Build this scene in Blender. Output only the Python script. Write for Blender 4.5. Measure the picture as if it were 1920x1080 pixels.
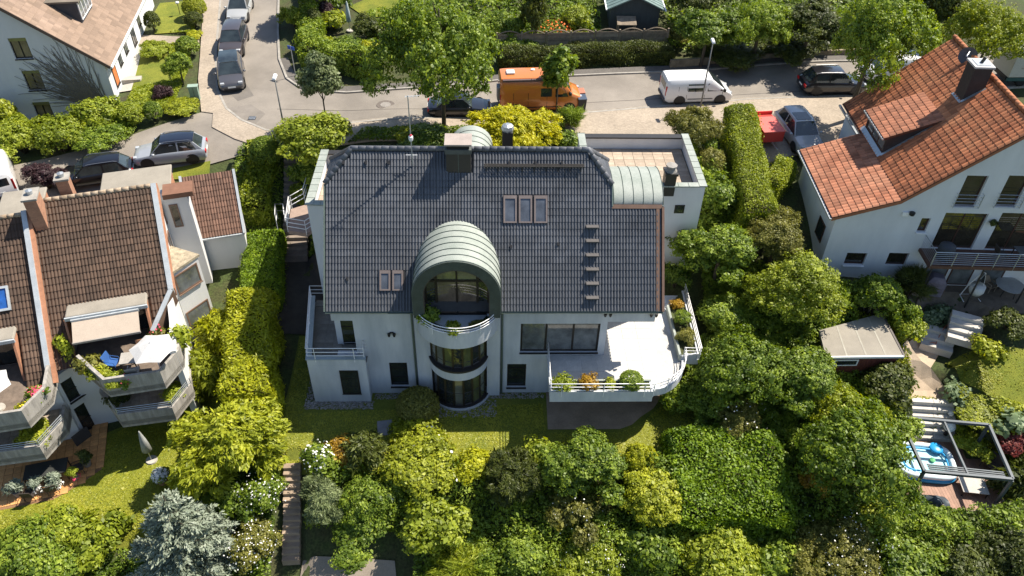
import bpy, bmesh, math, random
import numpy as np
from mathutils import Vector, Matrix
from mathutils.geometry import tessellate_polygon, delaunay_2d_cdt

for o in list(bpy.data.objects): bpy.data.objects.remove(o)
scene = bpy.context.scene
COL = scene.collection
R = math.radians

# ------------------------------------------------------------ camera
CAM = np.array([0., 0., 33.2]); FPX = 1500.; PITCH, YAW, ROLL = R(41), R(2.2), R(-1.44)
_fh = np.array([math.sin(YAW), math.cos(YAW), 0]); _rt = np.array([math.cos(YAW), -math.sin(YAW), 0]); _up = np.array([0, 0, 1.])
FW = _fh*math.cos(PITCH) - _up*math.sin(PITCH); _u = _fh*math.sin(PITCH) + _up*math.cos(PITCH)
RT = _rt*math.cos(ROLL) - _u*math.sin(ROLL); UP = _u*math.cos(ROLL) + _rt*math.sin(ROLL)
cd = bpy.data.cameras.new('camera'); cd.sensor_width = 36; cd.lens = FPX/1920*36; cd.clip_end = 3000; cd.clip_start = .5
cam = bpy.data.objects.new('camera', cd); COL.objects.link(cam)
m = Matrix.Identity(4)
for i in range(3):
    m[i][0] = RT[i]; m[i][1] = UP[i]; m[i][2] = -FW[i]; m[i][3] = CAM[i]
cam.matrix_world = m
scene.camera = cam
scene.render.resolution_x = 1024; scene.render.resolution_y = 576

# ------------------------------------------------------------ light
SUN_EL = R(54); SUN_AZ = math.atan2(.89, .46)          # azimuth from +Y towards +X
world = bpy.data.worlds.new('World'); scene.world = world; world.use_nodes = True
nt = world.node_tree; bg = nt.nodes['Background']
sky = nt.nodes.new('ShaderNodeTexSky'); sky.sky_type = 'NISHITA'; sky.sun_disc = False
sky.sun_elevation = SUN_EL; sky.sun_rotation = SUN_AZ; sky.air_density = 1.0; sky.dust_density = .6; sky.ozone_density = 1.0
nt.links.new(sky.outputs[0], bg.inputs[0]); bg.inputs[1].default_value = .088
sl = bpy.data.lights.new('sun', 'SUN'); sl.energy = 5.0; sl.angle = R(.53); sl.color = (1, .92, .79)
so = bpy.data.objects.new('sun', sl); COL.objects.link(so)
sd = Vector((math.sin(SUN_AZ)*math.cos(SUN_EL), math.cos(SUN_AZ)*math.cos(SUN_EL), math.sin(SUN_EL)))
so.rotation_euler = sd.to_track_quat('Z', 'Y').to_euler(); so.location = (40, 60, 60)
vs = scene.view_settings; vs.view_transform = 'Standard'; vs.look = 'None'; vs.exposure = 0.88; vs.gamma = 1
scene.cycles.max_bounces = 6; scene.cycles.diffuse_bounces = 3; scene.cycles.glossy_bounces = 3; scene.cycles.transmission_bounces = 4; scene.cycles.transparent_max_bounces = 6

# ------------------------------------------------------------ pixel -> world
def ray(x, y): return FW + RT*(x-960)/FPX + UP*(540-y)/FPX
def Zp(x, y, z):
    d = ray(x, y); return CAM + d*((z-CAM[2])/d[2])
def Yp(x, y, yy):
    d = ray(x, y); return CAM + d*((yy-CAM[1])/d[1])
def pxm(p):
    return FPX/float((np.array(p)-CAM) @ FW)

# ------------------------------------------------------------ terrain height
CP = np.array([
 (-10,29,0),(0,29,0),(8,29,0),(-10,25.3,0),(0,25.3,0),(8,25.3,0),(-4,27,0),(4,27,0),(10,27,-.05),
 (-10,21,-2.6),(0,21,-2.7),(10,21,-2.6),(0,17,-4.6),(-12,17,-4.6),(14,17,-4.4),(0,8,-8),(-30,8,-7),(30,8,-7),
 (-12.5,33,.35),(-12.5,36,1.1),(-12.5,38.9,1.9),(-12.5,44.2,5.9),(-9,36,.9),(-8,42.5,5.9),
 (-15,31,-.2),(-15,36,1.2),(-16,41,4.2),
 (-17,27,-1.3),(-20,24.5,-1.5),(-24,23.3,-1.5),(-25,28,-1.5),(-16.5,23,-1.9),(-18,20,-3),(-26,18,-3.2),
 (-15,45.5,6.05),(-10,48,6.2),(0,48,6.2),(10,48,6.2),(20,49,6.2),(30,50,6.2),(0,54,6.2),(15,56,6.25),(30,57,6.3),(-12,52,6.2),
 (-19,52,6.2),(-22,60,6.3),(-23,70,6.5),(-16,62,6.3),(-18,46.5,6.0),(-23,45,5.7),(-30,43,5.4),(-36,42,5.1),
 (-26,51,5.9),(-30,49.5,4.8),(-35,50,4.6),(-27,62,6.2),(-35,60,5.2),
 (10,42,6.0),(0,44,6.1),(13.5,38,4.2),(15,33,1.6),(13,30,.5),(12,26,-.3),(15.5,43,5.8),(18,45,6.1),
 (25,34,2.8),(30,33,2.8),(25.5,36,2.8),(21,33.5,2.5),(20,38,4.5),(22,28.5,.9),(25,29.5,1.7),(28,28.5,1.5),(31,28,1.5),
 (21.3,26.2,.0),(23,26,.1),(26,25.5,.1),(20.5,23.2,-1.3),(24,23.2,-1.3),(22,21.5,-1.5),(26,22,-1.2),(28,18,-3.6),(16,24,-1.1),(18,29,.6),
 (0,62,7.2),(15,62,7.4),(30,64,7.6),(-8,62,6.8),(0,75,8.5),(30,75,8.8),(-8,75,7.8),(-35,75,6.5),(0,90,9),(40,90,9),(-40,90,7),
 (40,50,6.2),(40,35,3),(45,25,0),(-45,30,-1),(-45,45,4.6)], float)
PADS = [(-10.4,10.8,25.3,31,0,1.2),(18.2,26.6,21.2,25.4,-1.42,1.5),(24.2,34,32.9,36,2.78,1.5),(-27,-15.8,23.2,28.4,-1.52,2.0)]   # levelled plots
def _pt(x, y, z): d_ = FW + RT*(x-960)/FPX + UP*(540-y)/FPX; return CAM + d_*((z-CAM[2])/d_[2])
def _flight(a, b, d, n):
    a, b = _pt(*a), _pt(*b)
    if d is None: return a, b
    mid = (a+b)/2; d = np.array(d)*n*.5/2
    return np.array([mid[0]-d[0], mid[1]-d[1], a[2]]), np.array([mid[0]+d[0], mid[1]+d[1], b[2]])
ST_DECK = _flight((1748,828,-1.3),(1748,748,.25),None,0); ST_UP = _flight((1796,640,1.85),(1824,592,2.65),(.43,.9),3.4); ST_MID = _flight((1740,650,1.05),(1778,622,1.75),(.43,.9),2.6)
ST_GARD = (np.array([-9.65,20.9,-2.75]), np.array([-9.85,24.75,-.02])); ST_SIDE = (np.array([-12.0,38.9,1.75]), np.array([-12.3,44.6,5.95]))
CUTS = [(*ST_DECK,2.4),(*ST_UP,2.0),(*ST_MID,2.1),(*ST_GARD,1.1),(*ST_SIDE,1.6)]
def _U(r2): return np.where(r2 > 1e-9, .5*r2*np.log(np.maximum(r2, 1e-9)), 0)
def _tps():
    n = len(CP); P = CP[:, :2]
    K = _U(((P[:, None]-P[None])**2).sum(-1)) + np.eye(n)*.15
    Q = np.hstack([np.ones((n, 1)), P]); A = np.zeros((n+3, n+3)); A[:n, :n] = K; A[:n, n:] = Q; A[n:, :n] = Q.T
    return np.linalg.solve(A, np.concatenate([CP[:, 2], np.zeros(3)]))
_W = _tps()
def zg(x, y):
    x = np.clip(np.atleast_1d(np.asarray(x, float)), -45, 45); y = np.clip(np.atleast_1d(np.asarray(y, float)), 9, 88)
    out = _W[-3] + _W[-2]*x + _W[-1]*y
    for i in range(0, len(x), 4000):
        xx, yy = x[i:i+4000], y[i:i+4000]
        out[i:i+4000] += _U((xx[:, None]-CP[None, :, 0])**2 + (yy[:, None]-CP[None, :, 1])**2) @ _W[:-3]
    for x0, x1, y0, y1, z, fo in PADS:
        d = np.hypot(np.maximum(0, np.maximum(x0-x, x-x1)), np.maximum(0, np.maximum(y0-y, y-y1))); m_ = np.clip(1-d/fo, 0, 1); m_ = m_*m_*(3-2*m_)
        out = out*(1-m_)+z*m_
    for a, b, w in CUTS:
        d = b[:2]-a[:2]; L2 = d@d; s_ = np.clip(((x-a[0])*d[0]+(y-a[1])*d[1])/L2, -.12, 1.05); e = np.hypot(x-a[0]-s_*d[0], y-a[1]-s_*d[1])
        lim = a[2]+(b[2]-a[2])*np.clip(s_,0,1)-.32+np.maximum(0, e-w/2)*1.4
        out = np.minimum(out, lim)
    return out
def zg1(x, y): return float(zg([x], [y])[0])
def Gp(x, y, h=0.):
    """ground point under a pixel; h = height above ground of what the pixel shows"""
    z = 2.
    for _ in range(25):
        p = Zp(x, y, z+h); z = .5*z + .5*zg1(p[0], p[1])
    return np.array([p[0], p[1], zg1(p[0], p[1])])

# ------------------------------------------------------------ materials
MATS = {}
def mat(name, c, rough=.75, var=.12, scale=2., bump=0., bscale=30., spec=.4, metal=0., c2=None, stretch=None, rnd=0., fine=.06, coat=0., attr=False, brick=None):
    if name in MATS: return MATS[name]
    m = bpy.data.materials.new(name); m.use_nodes = True; MATS[name] = m
    n, l = m.node_tree.nodes, m.node_tree.links; b = n['Principled BSDF']
    b.inputs['Roughness'].default_value = rough; b.inputs['Specular IOR Level'].default_value = spec; b.inputs['Metallic'].default_value = metal
    if coat: b.inputs['Coat Weight'].default_value = coat; b.inputs['Coat Roughness'].default_value = .05
    tc = n.new('ShaderNodeTexCoord'); mp = n.new('ShaderNodeMapping'); l.new(tc.outputs['Object'], mp.inputs[0])
    if stretch: mp.inputs['Scale'].default_value = stretch
    ns = n.new('ShaderNodeTexNoise'); ns.inputs['Scale'].default_value = scale; ns.inputs['Detail'].default_value = 5; ns.inputs['Roughness'].default_value = .65
    l.new(mp.outputs[0], ns.inputs[0])
    rp = n.new('ShaderNodeValToRGB'); l.new(ns.outputs[0], rp.inputs[0])
    lo = tuple(v*(1-var) for v in c); hi = tuple(min(1, v*(1+var)) for v in c)
    if c2: lo, hi = c, c2
    rp.color_ramp.elements[0].color = (*lo, 1); rp.color_ramp.elements[1].color = (*hi, 1)
    rp.color_ramp.elements[0].position = .33; rp.color_ramp.elements[1].position = .68
    col = rp.outputs[0]
    n2 = n.new('ShaderNodeTexNoise'); n2.inputs['Scale'].default_value = bscale; n2.inputs['Detail'].default_value = 3; l.new(tc.outputs['Object'], n2.inputs[0])
    if brick:
        bk = n.new('ShaderNodeTexBrick'); bk.inputs['Scale'].default_value = 1; bk.inputs['Brick Width'].default_value = brick[0]; bk.inputs['Row Height'].default_value = brick[1]
        bk.inputs['Mortar Size'].default_value = brick[2]; bk.inputs['Color1'].default_value = (1, 1, 1, 1); bk.inputs['Color2'].default_value = (.86, .86, .86, 1); bk.inputs['Mortar'].default_value = (brick[3],)*3+(1,)
        l.new(tc.outputs['Object'], bk.inputs[0]); mb = n.new('ShaderNodeMix'); mb.data_type = 'RGBA'; mb.blend_type = 'MULTIPLY'; mb.inputs[0].default_value = 1
        l.new(col, mb.inputs[6]); l.new(bk.outputs[0], mb.inputs[7]); col = mb.outputs[2]
    hs = n.new('ShaderNodeHueSaturation'); l.new(col, hs.inputs['Color'])
    mr = n.new('ShaderNodeMapRange'); l.new(n2.outputs[0], mr.inputs[0]); mr.inputs[1].default_value = .3; mr.inputs[2].default_value = .7; mr.inputs[3].default_value = 1-fine*2; mr.inputs[4].default_value = 1+fine*2
    v = mr.outputs[0]
    if rnd:
        src = None
        oi = n.new('ShaderNodeObjectInfo')
        mr2 = n.new('ShaderNodeMapRange'); mr2.inputs[3].default_value = 1-rnd; mr2.inputs[4].default_value = 1+rnd
        if attr:
            at = n.new('ShaderNodeAttribute'); at.attribute_name = 'lv'; ad = n.new('ShaderNodeMath'); ad.operation = 'ADD'; l.new(at.outputs['Fac'], ad.inputs[0]); l.new(oi.outputs['Random'], ad.inputs[1])
            fr = n.new('ShaderNodeMath'); fr.operation = 'FRACT'; l.new(ad.outputs[0], fr.inputs[0]); l.new(fr.outputs[0], mr2.inputs[0])
        else: l.new(oi.outputs['Random'], mr2.inputs[0])
        mu = n.new('ShaderNodeMath'); mu.operation = 'MULTIPLY'; l.new(v, mu.inputs[0]); l.new(mr2.outputs[0], mu.inputs[1]); v = mu.outputs[0]
    l.new(v, hs.inputs['Value']); l.new(hs.outputs[0], b.inputs['Base Color'])
    if bump:
        bp = n.new('ShaderNodeBump'); bp.inputs['Strength'].default_value = bump; bp.inputs['Distance'].default_value = .03; l.new(n2.outputs[0], bp.inputs['Height']); l.new(bp.outputs[0], b.inputs['Normal'])
    return m
def leafmat(name, cs, tr=.35, rough=.5, spec=.35):
    if name in MATS: return MATS[name]
    m = bpy.data.materials.new(name); m.use_nodes = True; MATS[name] = m
    n, l = m.node_tree.nodes, m.node_tree.links; b = n['Principled BSDF']; out = n['Material Output']
    at = n.new('ShaderNodeAttribute'); at.attribute_name = 'lv'; oi = n.new('ShaderNodeObjectInfo')
    mr = n.new('ShaderNodeMapRange'); l.new(oi.outputs['Random'], mr.inputs[0]); mr.inputs[3].default_value = -.12; mr.inputs[4].default_value = .12
    ad = n.new('ShaderNodeMath'); l.new(at.outputs['Fac'], ad.inputs[0]); l.new(mr.outputs[0], ad.inputs[1])
    rp = n.new('ShaderNodeValToRGB'); l.new(ad.outputs[0], rp.inputs[0]); e = rp.color_ramp.elements
    e[0].color = (*cs[0], 1); e[0].position = .1; e[1].color = (*cs[2], 1); e[1].position = .9; k = e.new(.5); k.color = (*cs[1], 1)
    l.new(rp.outputs[0], b.inputs['Base Color']); b.inputs['Roughness'].default_value = rough; b.inputs['Specular IOR Level'].default_value = spec
    t = n.new('ShaderNodeBsdfTranslucent'); hs = n.new('ShaderNodeHueSaturation'); hs.inputs['Hue'].default_value = .49; hs.inputs['Saturation'].default_value = 1.1; hs.inputs['Value'].default_value = 1.4
    l.new(rp.outputs[0], hs.inputs['Color']); l.new(hs.outputs[0], t.inputs[0])
    mx = n.new('ShaderNodeMixShader'); mx.inputs[0].default_value = tr; l.new(b.outputs[0], mx.inputs[1]); l.new(t.outputs[0], mx.inputs[2]); l.new(mx.outputs[0], out.inputs[0])
    return m
def glassmat(name, c, rough=.04, spec=.9):
    if name in MATS: return MATS[name]
    m = mat(name, c, rough=rough, var=.5, scale=.9, spec=spec, fine=.02); return m

# ------------------------------------------------------------ mesh builder
class MB:
    def __init__(s): s.v = []; s.f = []
    def add(s, vs, fs):
        o = len(s.v); s.v += [tuple(map(float, p)) for p in vs]; s.f += [tuple(i+o for i in f) for f in fs]; return s
    def box(s, x0, x1, y0, y1, z0, z1):
        return s.add([(x0,y0,z0),(x1,y0,z0),(x1,y1,z0),(x0,y1,z0),(x0,y0,z1),(x1,y0,z1),(x1,y1,z1),(x0,y1,z1)],
                     [(3,2,1,0),(4,5,6,7),(0,1,5,4),(1,2,6,5),(2,3,7,6),(3,0,4,7)])
    def obox(s, c, ax, ay, az):
        """oriented box: centre and three half-axis vectors"""
        c, ax, ay, az = map(np.array, (c, ax, ay, az)); P = []
        for k in (-1, 1):
            for a, b in ((-1,-1),(1,-1),(1,1),(-1,1)): P.append(c+a*ax+b*ay+k*az)
        return s.add(P, [(3,2,1,0),(4,5,6,7),(0,1,5,4),(1,2,6,5),(2,3,7,6),(3,0,4,7)])
    def bar(s, p, q, w, h, up=(0,0,1)):
        p, q, up = np.array(p, float), np.array(q, float), np.array(up, float); d = q-p; L = np.linalg.norm(d); d /= L
        sd_ = np.cross(d, up)
        if np.linalg.norm(sd_) < 1e-4: sd_ = np.cross(d, (1, 0, 0))
        sd_ /= np.linalg.norm(sd_); u = np.cross(sd_, d)
        return s.obox((p+q)/2, d*L/2, sd_*w/2, u*h/2)
    def prism(s, pts, z0, z1):
        n = len(pts); a = sum(pts[i][0]*pts[(i+1)%n][1]-pts[(i+1)%n][0]*pts[i][1] for i in range(n))
        if a < 0: pts = pts[::-1]
        za = z0 if hasattr(z0, '__len__') else [z0]*n; zb = z1 if hasattr(z1, '__len__') else [z1]*n
        return s.add([(p[0],p[1],z) for p, z in zip(pts, za)]+[(p[0],p[1],z) for p, z in zip(pts, zb)],
                     [tuple(range(n-1,-1,-1)), tuple(range(n,2*n))]+[(i,(i+1)%n,n+(i+1)%n,n+i) for i in range(n)])
    def extrude(s, pts, vec):
        """planar polygon (3d points) extruded by vec; outward if polygon normal is opposite to vec"""
        n = len(pts); vec = np.array(vec, float); P = [np.array(p, float) for p in pts]
        nr = sum((np.cross(P[i]-P[0], P[(i+1)%n]-P[0]) for i in range(n)), np.zeros(3))
        if nr @ vec > 0: P = P[::-1]
        return s.add(P+[p+vec for p in P], [tuple(range(n)), tuple(range(2*n-1,n-1,-1))]+[(i,n+i,n+(i+1)%n,(i+1)%n) for i in range(n)])
    def tube(s, pts, r, n=6, closed=False):
        P = [np.array(p, float) for p in pts]; N = len(P); V = []; F = []; pu = None
        rr = r if hasattr(r, '__len__') else [r]*N
        for i in range(N):
            a = P[(i-1)%N] if (closed or i) else P[i]; b = P[(i+1)%N] if (closed or i < N-1) else P[i]
            t = b-a; t /= (np.linalg.norm(t)+1e-9)
            u = np.cross(t, (0,0,1.)) if pu is None else pu-t*(pu@t)
            if np.linalg.norm(u) < 1e-3: u = np.cross(t, (1.,0,0))
            u /= np.linalg.norm(u); pu = u; w = np.cross(t, u)
            for k in range(n):
                an = 2*math.pi*k/n; V.append(P[i]+rr[i]*(u*math.cos(an)+w*math.sin(an)))
        for i in range(N if closed else N-1):
            j = (i+1)%N
            for k in range(n): F.append((i*n+k, j*n+k, j*n+(k+1)%n, i*n+(k+1)%n))
        if not closed: F += [tuple(range(n)), tuple(range(N*n-1, (N-1)*n-1, -1))]
        return s.add(V, F)
    def lathe(s, prof, n=16, c=(0,0,0), ax='z'):
        V = []; F = []; m_ = len(prof)
        for r, z in prof:
            for k in range(n):
                a = 2*math.pi*k/n; p = (r*math.cos(a), r*math.sin(a), z)
                if ax == 'y': p = (p[0], -z, p[1])
                V.append((c[0]+p[0], c[1]+p[1], c[2]+p[2]))
        for i in range(m_-1):
            for k in range(n): F.append((i*n+k, i*n+(k+1)%n, (i+1)*n+(k+1)%n, (i+1)*n+k))
        F += [tuple(range(n-1,-1,-1)), tuple(range((m_-1)*n, m_*n))]
        return s.add(V, F)
    def quad(s, *p): return s.add(p, [tuple(range(len(p)))])
    def mesh(s, name, smooth=False):
        me = bpy.data.meshes.new(name); me.from_pydata(s.v, [], s.f)
        if smooth: me.shade_smooth()
        me.validate(); me.update(); return me
    def build(s, name, mt, parent=None, smooth=False, bevel=0, loc=None):
        o = bpy.data.objects.new(name, s.mesh(name, smooth)); COL.objects.link(o)
        if mt: o.data.materials.append(mt)
        if parent: o.parent = parent
        if loc is not None: o.location = loc
        if smooth == 'auto' or (smooth and smooth != True): pass
        if bevel:
            b = o.modifiers.new('bevel', 'BEVEL'); b.width = bevel; b.segments = 2; b.limit_method = 'ANGLE'
        return o
def auto(o, ang=35):
    o.data.shade_smooth(); o.data.set_sharp_from_angle(angle=R(ang)); return o
def tag(o, label, cat, group=None):
    o['label'] = label; o['category'] = cat
    if group: o['group'] = group
    return o
def struct(o): o['kind'] = 'structure'; return o
def stuff(o): o['kind'] = 'stuff'; return o
def thing(name, label, cat, loc=(0,0,0), rz=0, group=None):
    o = bpy.data.objects.new(name, None); COL.objects.link(o); o.empty_display_size = .3
    o.location = tuple(map(float, loc)); o.rotation_euler = (0,0,rz); return tag(o, label, cat, group)
def dup(root, loc=None, rz=None, label=None, scale=None):
    r = root.copy(); COL.objects.link(r)
    if loc is not None: r.location = tuple(map(float, loc))
    if rz is not None: r.rotation_euler = (0,0,rz)
    if label: r['label'] = label
    if scale: r.scale = scale if hasattr(scale, '__len__') else (scale,)*3
    for ch in root.children:
        c = ch.copy(); COL.objects.link(c); c.parent = r
        for g in ch.children:
            d = g.copy(); COL.objects.link(d); d.parent = c
    return r

def wall(mb, outline, holes, th, o, u, v):
    """wall slab: 2d outline/holes in (u,v) coordinates from point o; thickness th goes along -(u x v)"""
    o, u, v = map(lambda a: np.array(a, float), (o, u, v)); n = np.cross(u, v); n /= np.linalg.norm(n)
    polys = [[Vector((a, b, 0)) for a, b in outline]]+[[Vector((a, b, 0)) for a, b in h] for h in holes]
    flat = [p for q in polys for p in q]; tr = tessellate_polygon(polys)
    P3 = [o+u*p.x+v*p.y for p in flat]; N = len(P3); F = []
    for t in tr:
        a, b, c = (flat[i] for i in t)
        t = tuple(t) if (b-a).cross(c-a).z > 0 else tuple(t)[::-1]
        F.append(t); F.append(tuple(i+N for i in t[::-1]))
    k = 0
    for qi, q in enumerate(polys):
        ar = sum(q[i].x*q[(i+1)%len(q)].y-q[(i+1)%len(q)].x*q[i].y for i in range(len(q)))
        ccw = ar > 0
        if qi: ccw = not ccw
        for i in range(len(q)):
            a, b = k+i, k+(i+1)%len(q)
            F.append((b, a, a+N, b+N) if ccw else (a, b, b+N, a+N))
        k += len(q)
    mb.add(P3+[p-n*th for p in P3], F); return mb
def rect(a, b, c, d): return [(a,c),(b,c),(b,d),(a,d)]

def window(parent, o, u, v, w, h, frame, glass, set_=.12, fw=.07, mull=(), trans=(), sill=None, name='window', depth=.07, sill_out=.1):
    """window in a hole: o lower-left corner on the outer wall face; parts frame bars (mesh), pane(s), sill"""
    o, u, v = (np.array(a, float) for a in (o, u, v)); n = np.cross(u, v)
    if set_ < 0: set_ = -(depth+.003)
    fb = MB(); b0 = o - n*set_
    def B(a0, a1, c0, c1, d=depth): fb.obox(b0+u*(a0+a1)/2+v*(c0+c1)/2-n*d/2, u*(a1-a0)/2, v*(c1-c0)/2, n*d/2)
    B(0, w, 0, fw); B(0, w, h-fw, h); B(0, fw, fw, h-fw); B(w-fw, w, fw, h-fw)
    xs = [fw]+[x for m_ in mull for x in (m_-fw*.5, m_+fw*.5)]+[w-fw]
    ys = [fw]+[y for t in trans for y in (t-fw*.35, t+fw*.35)]+[h-fw]
    for m_ in mull: B(m_-fw*.5, m_+fw*.5, fw, h-fw)
    for i in range(0, len(xs), 2):
        for t in trans: B(xs[i], xs[i+1], t-fw*.35, t+fw*.35)
    f = fb.build(name, frame, parent)
    for i in range(0, len(xs), 2):
        for j in range(0, len(ys), 2):
            pb = MB(); c = b0+u*(xs[i]+xs[i+1])/2+v*(ys[j]+ys[j+1])/2-n*depth*.55
            pb.obox(c, u*((xs[i+1]-xs[i])/2+.004), v*((ys[j+1]-ys[j])/2+.004), n*.012); pb.build('pane', glass, f)
    if sill:
        sb = MB(); sb.obox(o+u*w/2-v*.025+n*(sill_out/2-set_/2), u*(w/2+.03), v*.022, n*(sill_out/2+set_/2)); sb.build('sill', sill, f)
    return f

# ------------------------------------------------------------ roof tiles
_TM = {}
def tile_mesh(w, L, amp, waves, th=.035, seg=6):
    k = (w, L, amp, waves, th)
    if k in _TM: return _TM[k]
    n = waves*seg; V = []; F = []
    for i in range(n+1):
        u = w*i/n; h = amp*(.5-.5*math.cos(2*math.pi*i/seg))**.5
        V += [(u-w/2, 0, h+th), (u-w/2, L, h), (u-w/2, 0, h+th), (u-w/2, 0, h-.006)]
    for i in range(n):
        a = 4*i; b = a+4
        F += [(a, b, b+1, a+1), (a+3, b+3, b+2, a+2)]
    _TM[k] = (V, F); return _TM[k]
def in_poly(x, y, poly):
    x = np.asarray(x); y = np.asarray(y); c = np.zeros(x.shape, bool); n = len(poly)
    for i in range(n):
        x1, y1 = poly[i]; x2, y2 = poly[(i+1)%n]
        if y1 == y2: continue
        c ^= ((y1 > y) != (y2 > y)) & (x < (x2-x1)*(y-y1)/(y2-y1)+x1)
    return c
def tiles(parent, o, u, v, poly, tw, ex, amp, waves, mt, nparts=300, holes=(), th=.035, lift=.0, rev=False, name='roof_tile'):
    """lay tiles inside poly (u,s coordinates on the slope); first nparts are parts of their own, the rest one part"""
    o, u, v = (np.array(a, float) for a in (o, u, v)); n = np.cross(u, v)
    xs = [p[0] for p in poly]; ys = [p[1] for p in poly]
    nu = int(round((max(xs)-min(xs))/tw)); tw = (max(xs)-min(xs))/nu; nr = int(math.ceil((max(ys)-min(ys))/ex))
    V, F = tile_mesh(round(tw, 4), round(ex*1.12, 4), amp, waves, th); V = np.array(V)
    C = [(min(xs)+(i+.5)*tw, min(ys)+r*ex) for r in range(nr) for i in range(nu)]
    C = np.array(C); ok = in_poly(C[:, 0], np.minimum(C[:, 1]+ex*.55, C[:, 1]+ex*.55), poly)
    for h in holes: ok &= ~in_poly(C[:, 0], C[:, 1]+ex*.5, h)
    C = C[ok]
    if rev: C = C[::-1]
    me = MB(); me.v = [tuple(p) for p in V]; me.f = list(F); tm = me.mesh(name, True); tm.materials.append(mt)
    Rm = Matrix(((u[0], v[0], n[0]), (u[1], v[1], n[1]), (u[2], v[2], n[2]))).to_4x4()
    for c in C[:nparts]:
        p = o+u*c[0]+v*c[1]+n*lift
        t = bpy.data.objects.new(name, tm); COL.objects.link(t); t.parent = parent; t.matrix_local = Matrix.Translation(p) @ Rm
    rest = C[nparts:]
    if len(rest):
        k = len(V); A = (o+n*lift)[None, None]+(rest[:, 0, None, None]+V[None, :, 0, None])*u+(rest[:, 1, None, None]+V[None, :, 1, None])*v+V[None, :, 2, None]*n
        FF = (np.array(F)[None]+np.arange(len(rest))[:, None, None]*k).reshape(-1, 4)
        o_ = fast_mesh(name+'s', A.reshape(-1, 3), FF, mt, np.repeat(np.random.RandomState(3).rand(len(rest)), len(F)), smooth=True); o_.parent = parent; stuff(o_)
def fast_mesh(name, V, F, mt, lv=None, smooth=False, link=True):
    me = bpy.data.meshes.new(name); k = F.shape[1]
    me.vertices.add(len(V)); me.vertices.foreach_set('co', np.ascontiguousarray(V, np.float32).ravel())
    me.loops.add(F.size); me.loops.foreach_set('vertex_index', np.ascontiguousarray(F, np.int32).ravel())
    me.polygons.add(len(F)); me.polygons.foreach_set('loop_start', np.arange(0, F.size, k, dtype=np.int32))
    if smooth: me.polygons.foreach_set('use_smooth', np.ones(len(F), bool))
    me.update(calc_edges=True)
    if lv is not None:
        a = me.attributes.new('lv', 'FLOAT', 'FACE'); a.data.foreach_set('value', np.ascontiguousarray(lv, np.float32))
    if mt: me.materials.append(mt)
    if not link: return me
    o = bpy.data.objects.new(name, me); COL.objects.link(o); return o
def drape(name, poly, dz, mt, step=.6, skirt=0., zf=None):
    """sheet over the terrain inside a 2d polygon"""
    zf = zf or zg; B = []
    for i in range(len(poly)):
        a, b = np.array(poly[i], float), np.array(poly[(i+1)%len(poly)], float); k = max(1, int(np.linalg.norm(b-a)/step))
        B += [a+(b-a)*j/k for j in range(k)]
    xs = np.arange(min(p[0] for p in poly), max(p[0] for p in poly), step); ys = np.arange(min(p[1] for p in poly), max(p[1] for p in poly), step)
    gx, gy = np.meshgrid(xs, ys); gx, gy = gx.ravel()+.13, gy.ravel()+.17; k = in_poly(gx, gy, poly); nb = len(B)
    pts = [Vector(p) for p in B]+[Vector((a, b)) for a, b in zip(gx[k], gy[k])]
    vv, ee, ff, *_ = delaunay_2d_cdt(pts, [(i, (i+1)%nb) for i in range(nb)], [], 1, 1e-4)
    V = np.array([(p.x, p.y) for p in vv]); z = zf(V[:, 0], V[:, 1])+dz
    mb = MB(); mb.v = [(a[0], a[1], c) for a, c in zip(V, z)]
    for f in ff:
        a, b, c = (V[i] for i in f[:3]); cr = (b[0]-a[0])*(c[1]-a[1])-(b[1]-a[1])*(c[0]-a[0])
        mb.f.append(tuple(f) if cr > 0 else tuple(f[::-1]))
    if skirt:
        Q = np.array(B); zq = zf(Q[:, 0], Q[:, 1])+dz; ar = sum(Q[i][0]*Q[(i+1)%nb][1]-Q[(i+1)%nb][0]*Q[i][1] for i in range(nb))
        idx = range(nb) if ar > 0 else range(nb-1, -1, -1); idx = list(idx); o = len(mb.v)
        mb.v += [(Q[i][0], Q[i][1], zq[i]) for i in idx]+[(Q[i][0], Q[i][1], zq[i]-skirt) for i in idx]
        mb.f += [(o+i, o+nb+i, o+nb+(i+1)%nb, o+(i+1)%nb) for i in range(nb)]
    return mb.build(name, mt, smooth=False)
def PX(pts, z=None): return [tuple((Zp(x, y, z) if z is not None else Gp(x, y))[:2]) for x, y in pts]
# ------------------------------------------------------------ palette
ASPH = mat('asphalt', (.225,.20,.172), .9, .2, .25, .25, 60, fine=.09)
ASPH2 = mat('asphalt_side', (.235,.208,.178), .9, .2, .3, .25, 60, fine=.09)
PAVE = mat('tan_paving', (.36,.30,.235), .9, .14, .4, .2, 8, fine=.08, brick=(.2,.1,.008,.8))
KERB = mat('kerb_stone', (.30,.28,.25), .85, .2, 2)
SOIL = mat('soil', (.055,.05,.022), .95, .4, .8, .5, 9, c2=(.05,.075,.018), fine=.2)
LAWN = mat('lawn', (.105,.135,.012), .95, .2, .7, .8, 25, c2=(.20,.205,.022), fine=.22)
LAWN2 = mat('lawn_garden', (.095,.125,.014), .95, .2, .7, .8, 25, c2=(.18,.185,.022), fine=.2)
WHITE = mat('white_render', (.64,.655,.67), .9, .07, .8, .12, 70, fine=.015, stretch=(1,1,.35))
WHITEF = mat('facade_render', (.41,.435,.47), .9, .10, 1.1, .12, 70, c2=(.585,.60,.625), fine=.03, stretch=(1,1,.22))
WHITEN = mat('neighbour_render', (.62,.615,.61), .9, .06, .6, .12, 60, fine=.02, stretch=(1,1,.3))
ANTH = mat('anthracite_tile', (.082,.087,.099), .42, .3, .7, .05, 40, spec=.5, rnd=.07, attr=True)
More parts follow.
